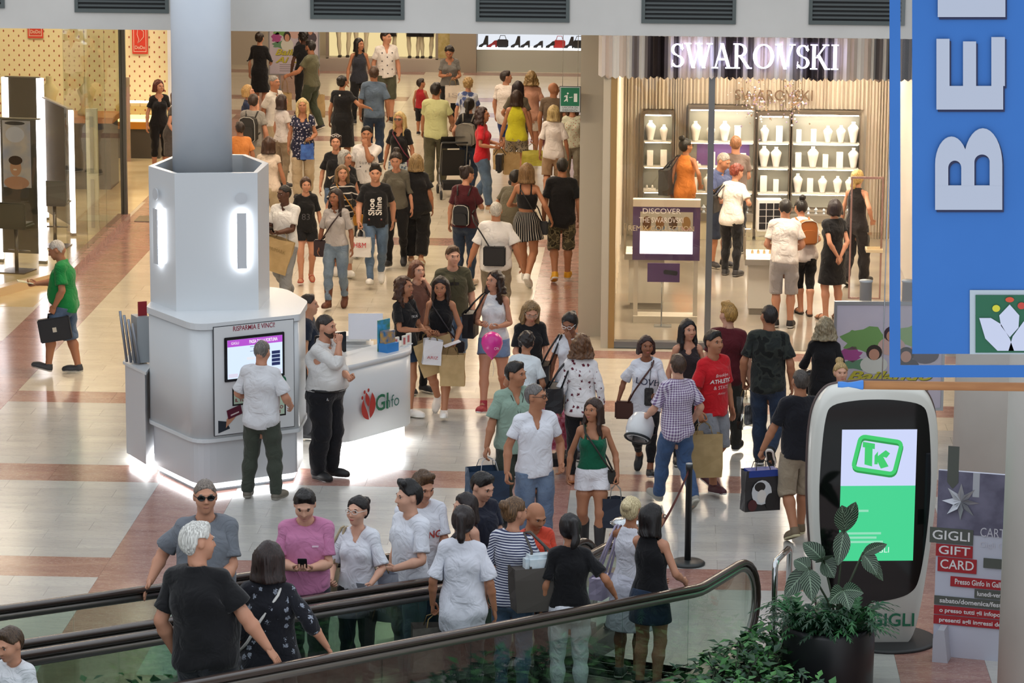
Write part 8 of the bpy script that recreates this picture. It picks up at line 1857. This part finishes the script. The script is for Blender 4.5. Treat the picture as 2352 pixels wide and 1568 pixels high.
rect('clear_film', 2068, -60, 2620, 838, glass('#f4f4f4', 0., 'clear_film', .15), .003, .002)
SHD = mat('#16204a', .6)
def arcp(cx, cy, rx, ry, a0, a1, n=14): return [(cx + rx * math.cos(a0 + (a1 - a0) * k / n), cy + ry * math.sin(a0 + (a1 - a0) * k / n)) for k in range(n + 1)]
# letter B lying on its side (stem at the bottom, bowls up)
def bshape(ox, oy, m, dy):
    b = MB()
    # built as bars and bowls so that the two counters stay open
    def quad(P, e=0.): 
        Q_ = [bx(x + ox, y + oy) for x, y in P]; n = len(Q_); b.add([(x, dy - .010 - e, z) for x, z in Q_] + [(x, dy, z) for x, z in Q_], [tuple(range(n)), tuple(range(n, 2 * n))[::-1]] + [(k, k + n, (k + 1) % n + n, (k + 1) % n) for k in range(n)], m)
    quad([(2147, 480), (2301, 480), (2301, 424), (2147, 424)])
    for cx, rx, ry, ix, irx, iy in ((2184.5, 37.5, 64, 2192, 15, 384), (2256.5, 44.5, 83, 2254.5, 17.5, 370)):
        A = [(cx - rx, 424)] + arcp(cx, 376, rx, ry, math.pi, 2 * math.pi, 16) + [(cx + rx, 424)]; I_ = [(ix - irx, 424)] + arcp(ix, iy, irx, 17, math.pi, 2 * math.pi, 16) + [(ix + irx, 424)]
        for k in range(len(A) - 1): quad([A[k], A[k + 1], I_[k + 1], I_[k]], rx * 2e-5)
    return b.build('letter', BN)
def bars(rects, ox, oy, m, dy):
    b = MB()
    for x0, y0, x1, y1 in rects:
        Q_ = [bx(x + ox, y + oy) for x, y in ((x0, y1), (x1, y1), (x1, y0), (x0, y0))]; b.add([(x, dy - .010, z) for x, z in Q_] + [(x, dy, z) for x, z in Q_], [(0, 1, 2, 3), (4, 7, 6, 5)] + [(k, k + 4, (k + 1) % 4 + 4, (k + 1) % 4) for k in range(4)], m)
    return b.build('letter', BN)
EB = [(2150, 196, 2303, 250), (2150, 88, 2180, 196), (2211, 94, 2241, 196), (2276, 84, 2307, 196)]
for ox, oy, m, dy in ((4, 6, SHD, -.006), (0, 0, PW_, -.014)):
    bshape(ox, oy, m, dy); bars(EB, ox, oy, m, dy); bars([(2153, -60, 2308, 38)], ox, oy, m, dy)
rect('logo_card', 2227, 665, 2620, 812, mat('#a9b4bc', .5), -.008); rect('logo_field', 2240, 676, 2600, 808, mat('#0d5a3c', .5), -.013)
LW = mat('#c4c8dc', .5)
for P in ([(2248, 728), (2275, 728), (2298, 742), (2318, 775), (2328, 803), (2290, 803), (2262, 775)], [(2380, 728), (2350, 736), (2325, 770), (2315, 803), (2360, 803), (2385, 775)], [(2318, 697), (2340, 722), (2338, 750), (2318, 772), (2298, 746), (2294, 722)]): poly_px(P, LW, -.020, 'petal', .004)
for cx, cy, rx, ry, c_ in ((2287, 706, 9, 8, '#c9c02c'), (2318, 686, 10, 6, '#c84a28'), (2345, 700, 9, 8, '#b83a2c')): poly_px(arcp(cx, cy, rx, ry, 0, 6.1, 14), mat(c_, .5), -.020, 'seed_dot', .004)
x0 = GY(1978, 882, BNY).x - 1.5
MB().tube([(x0, 0, -.0), (1.4, 0, .008)], .021, noisy('#b07a48', '#9a6438', 3., .55, stretch=(1, 8, 8), name='pole_wood'), 14).build('wooden_pole', BN); MB().lathe([(.0, -.11), (.014, -.11), (.015, -.09), (.011, -.06), (.018, -.02), (.023, .0), (.023, .01)], mat('#3a80d0', .35), 16, T3((x0, 0, 0)) @ Matrix.Rotation(math.pi / 2, 4, 'Y')).build('end_cap', BN)
for x in (x0 + .1, .9): MB().tube([(x, .02, .02), (x, .02, 2.6)], .003, STEEL, 5).build('hanging_cable', BN)
# poster stand with festival poster (two alike: one by the totem, one at the far end)
def poster_stand(loc, rz, w, h, z0, label, flip=False):
    t = empty('poster_stand', loc, rz, label=label, cat='poster stand'); AL = mat('#a9adb2', .3, .8)
    f = MB(); f.box((-w / 2 - .03, -.02, z0 - .03), (w / 2 + .03, .03, z0), AL).box((-w / 2 - .03, -.02, z0 + h), (w / 2 + .03, .03, z0 + h + .04), AL).box((-w / 2 - .03, -.02, z0), (-w / 2, .03, z0 + h), AL).box((w / 2, -.02, z0), (w / 2 + .03, .03, z0 + h), AL); f.build('frame', t)
    for s in (-.6, .6): MB().box((s * w / 2 - .02, -.01, 0), (s * w / 2 + .02, .02, z0), AL).build('leg', t); MB().box((s * w / 2 - .03, -.22, 0), (s * w / 2 + .03, .24, .025), AL).build('foot', t)
    p = MB().box((-w / 2, -.012, z0), (w / 2, .02, z0 + h), noisy('#b4b0c0', '#c4bcc8', 1.5, .4, name='poster_sheet')).build('poster', t)
    def el(name, cx, cz, rx, rz_, c_, y, n=16, sp=0): b = MB(); b.add([(cx * w + rx * w * math.cos(k) * (1 + sp * math.sin(k * 7)), y, z0 + h * cz + rz_ * h * math.sin(k) * (1 + sp * math.cos(k * 5))) for k in [j * 2 * math.pi / n for j in range(n)]], [tuple(range(n))], mat(c_, .5)); b.build(name, p)
    for cx, cz, rx, rz_, c_ in ((-.22, .66, .22, .12, '#6f9a58'), (.2, .70, .2, .1, '#82a868'), (-.36, .52, .10, .07, '#a04a88'), (.32, .55, .12, .09, '#b07a60'), (-.28, .42, .16, .05, '#5f8a6c')): el('leaf_print', cx, cz, rx, rz_, c_, -.013, 22, .2)
    for cx, cz, sh, hc_ in ((.02, .70, '#c4a49c', '#3a2430'), (-.14, .52, '#c9ccc4', '#2c2420'), (.16, .50, '#2e2c34', '#1c1a1c'), (.34, .62, '#4a4450', '#3a2c28')):
        el('figure_print', cx, cz - .10, .13, .09, sh, -.0145); el('figure_print', cx, cz + .02, .075, .075, hc_, -.0155); el('figure_print', cx, cz, .05, .055, '#b98a74', -.0165)
    for s_, z_ in (('Bailando', .31), ('Ai Gigli', .20)):
        for dx, m_, y_ in ((.006, '#4a4a20', -.0175), (0, '#b9b23c', -.0185)): b = MB(); wall_text(b, s_, mat(m_, .5), dx, y_, z0 + h * z_ - dx, h * .12, shear=.35, bold=.004, width=w * .80); b.build('lettering', p)
    for k in range(4): MB().box((-w * .3, -.0135, z0 + h * (.13 - k * .03)), (w * .3, -.0125, z0 + h * (.14 - k * .03)), mat('#8a8690', .6)).build('small_print', p)
    return t
a = GY(1920, 690, 36.3); c = GY(2098, 690, 36.3); poster_stand(((a.x + c.x) / 2 + .18, 36.3, 0), .06, c.x - a.x + .34, 1.2, a.z - 1.24, 'framed flowery festival poster stand behind the screen totem')
poster_stand((-8.0, 69.0, 0), 0., 1.05, 1.5, .38, 'framed festival poster stand at the far end of the street')
for px in (1988, 2085):
    p = GY(px, 690, 36.9); MB().lathe([(.07, 0), (.07, p.z + .22), (.078, p.z + .22), (.078, p.z + .24), (0, p.z + .24)], mat('#b4bcc0', .4), 18).build('pale_bollard', None, (p.x, 36.9, 0), label='slim pale grey pillar standing behind the festival poster', cat='bollard', group='pale pillars behind the poster')
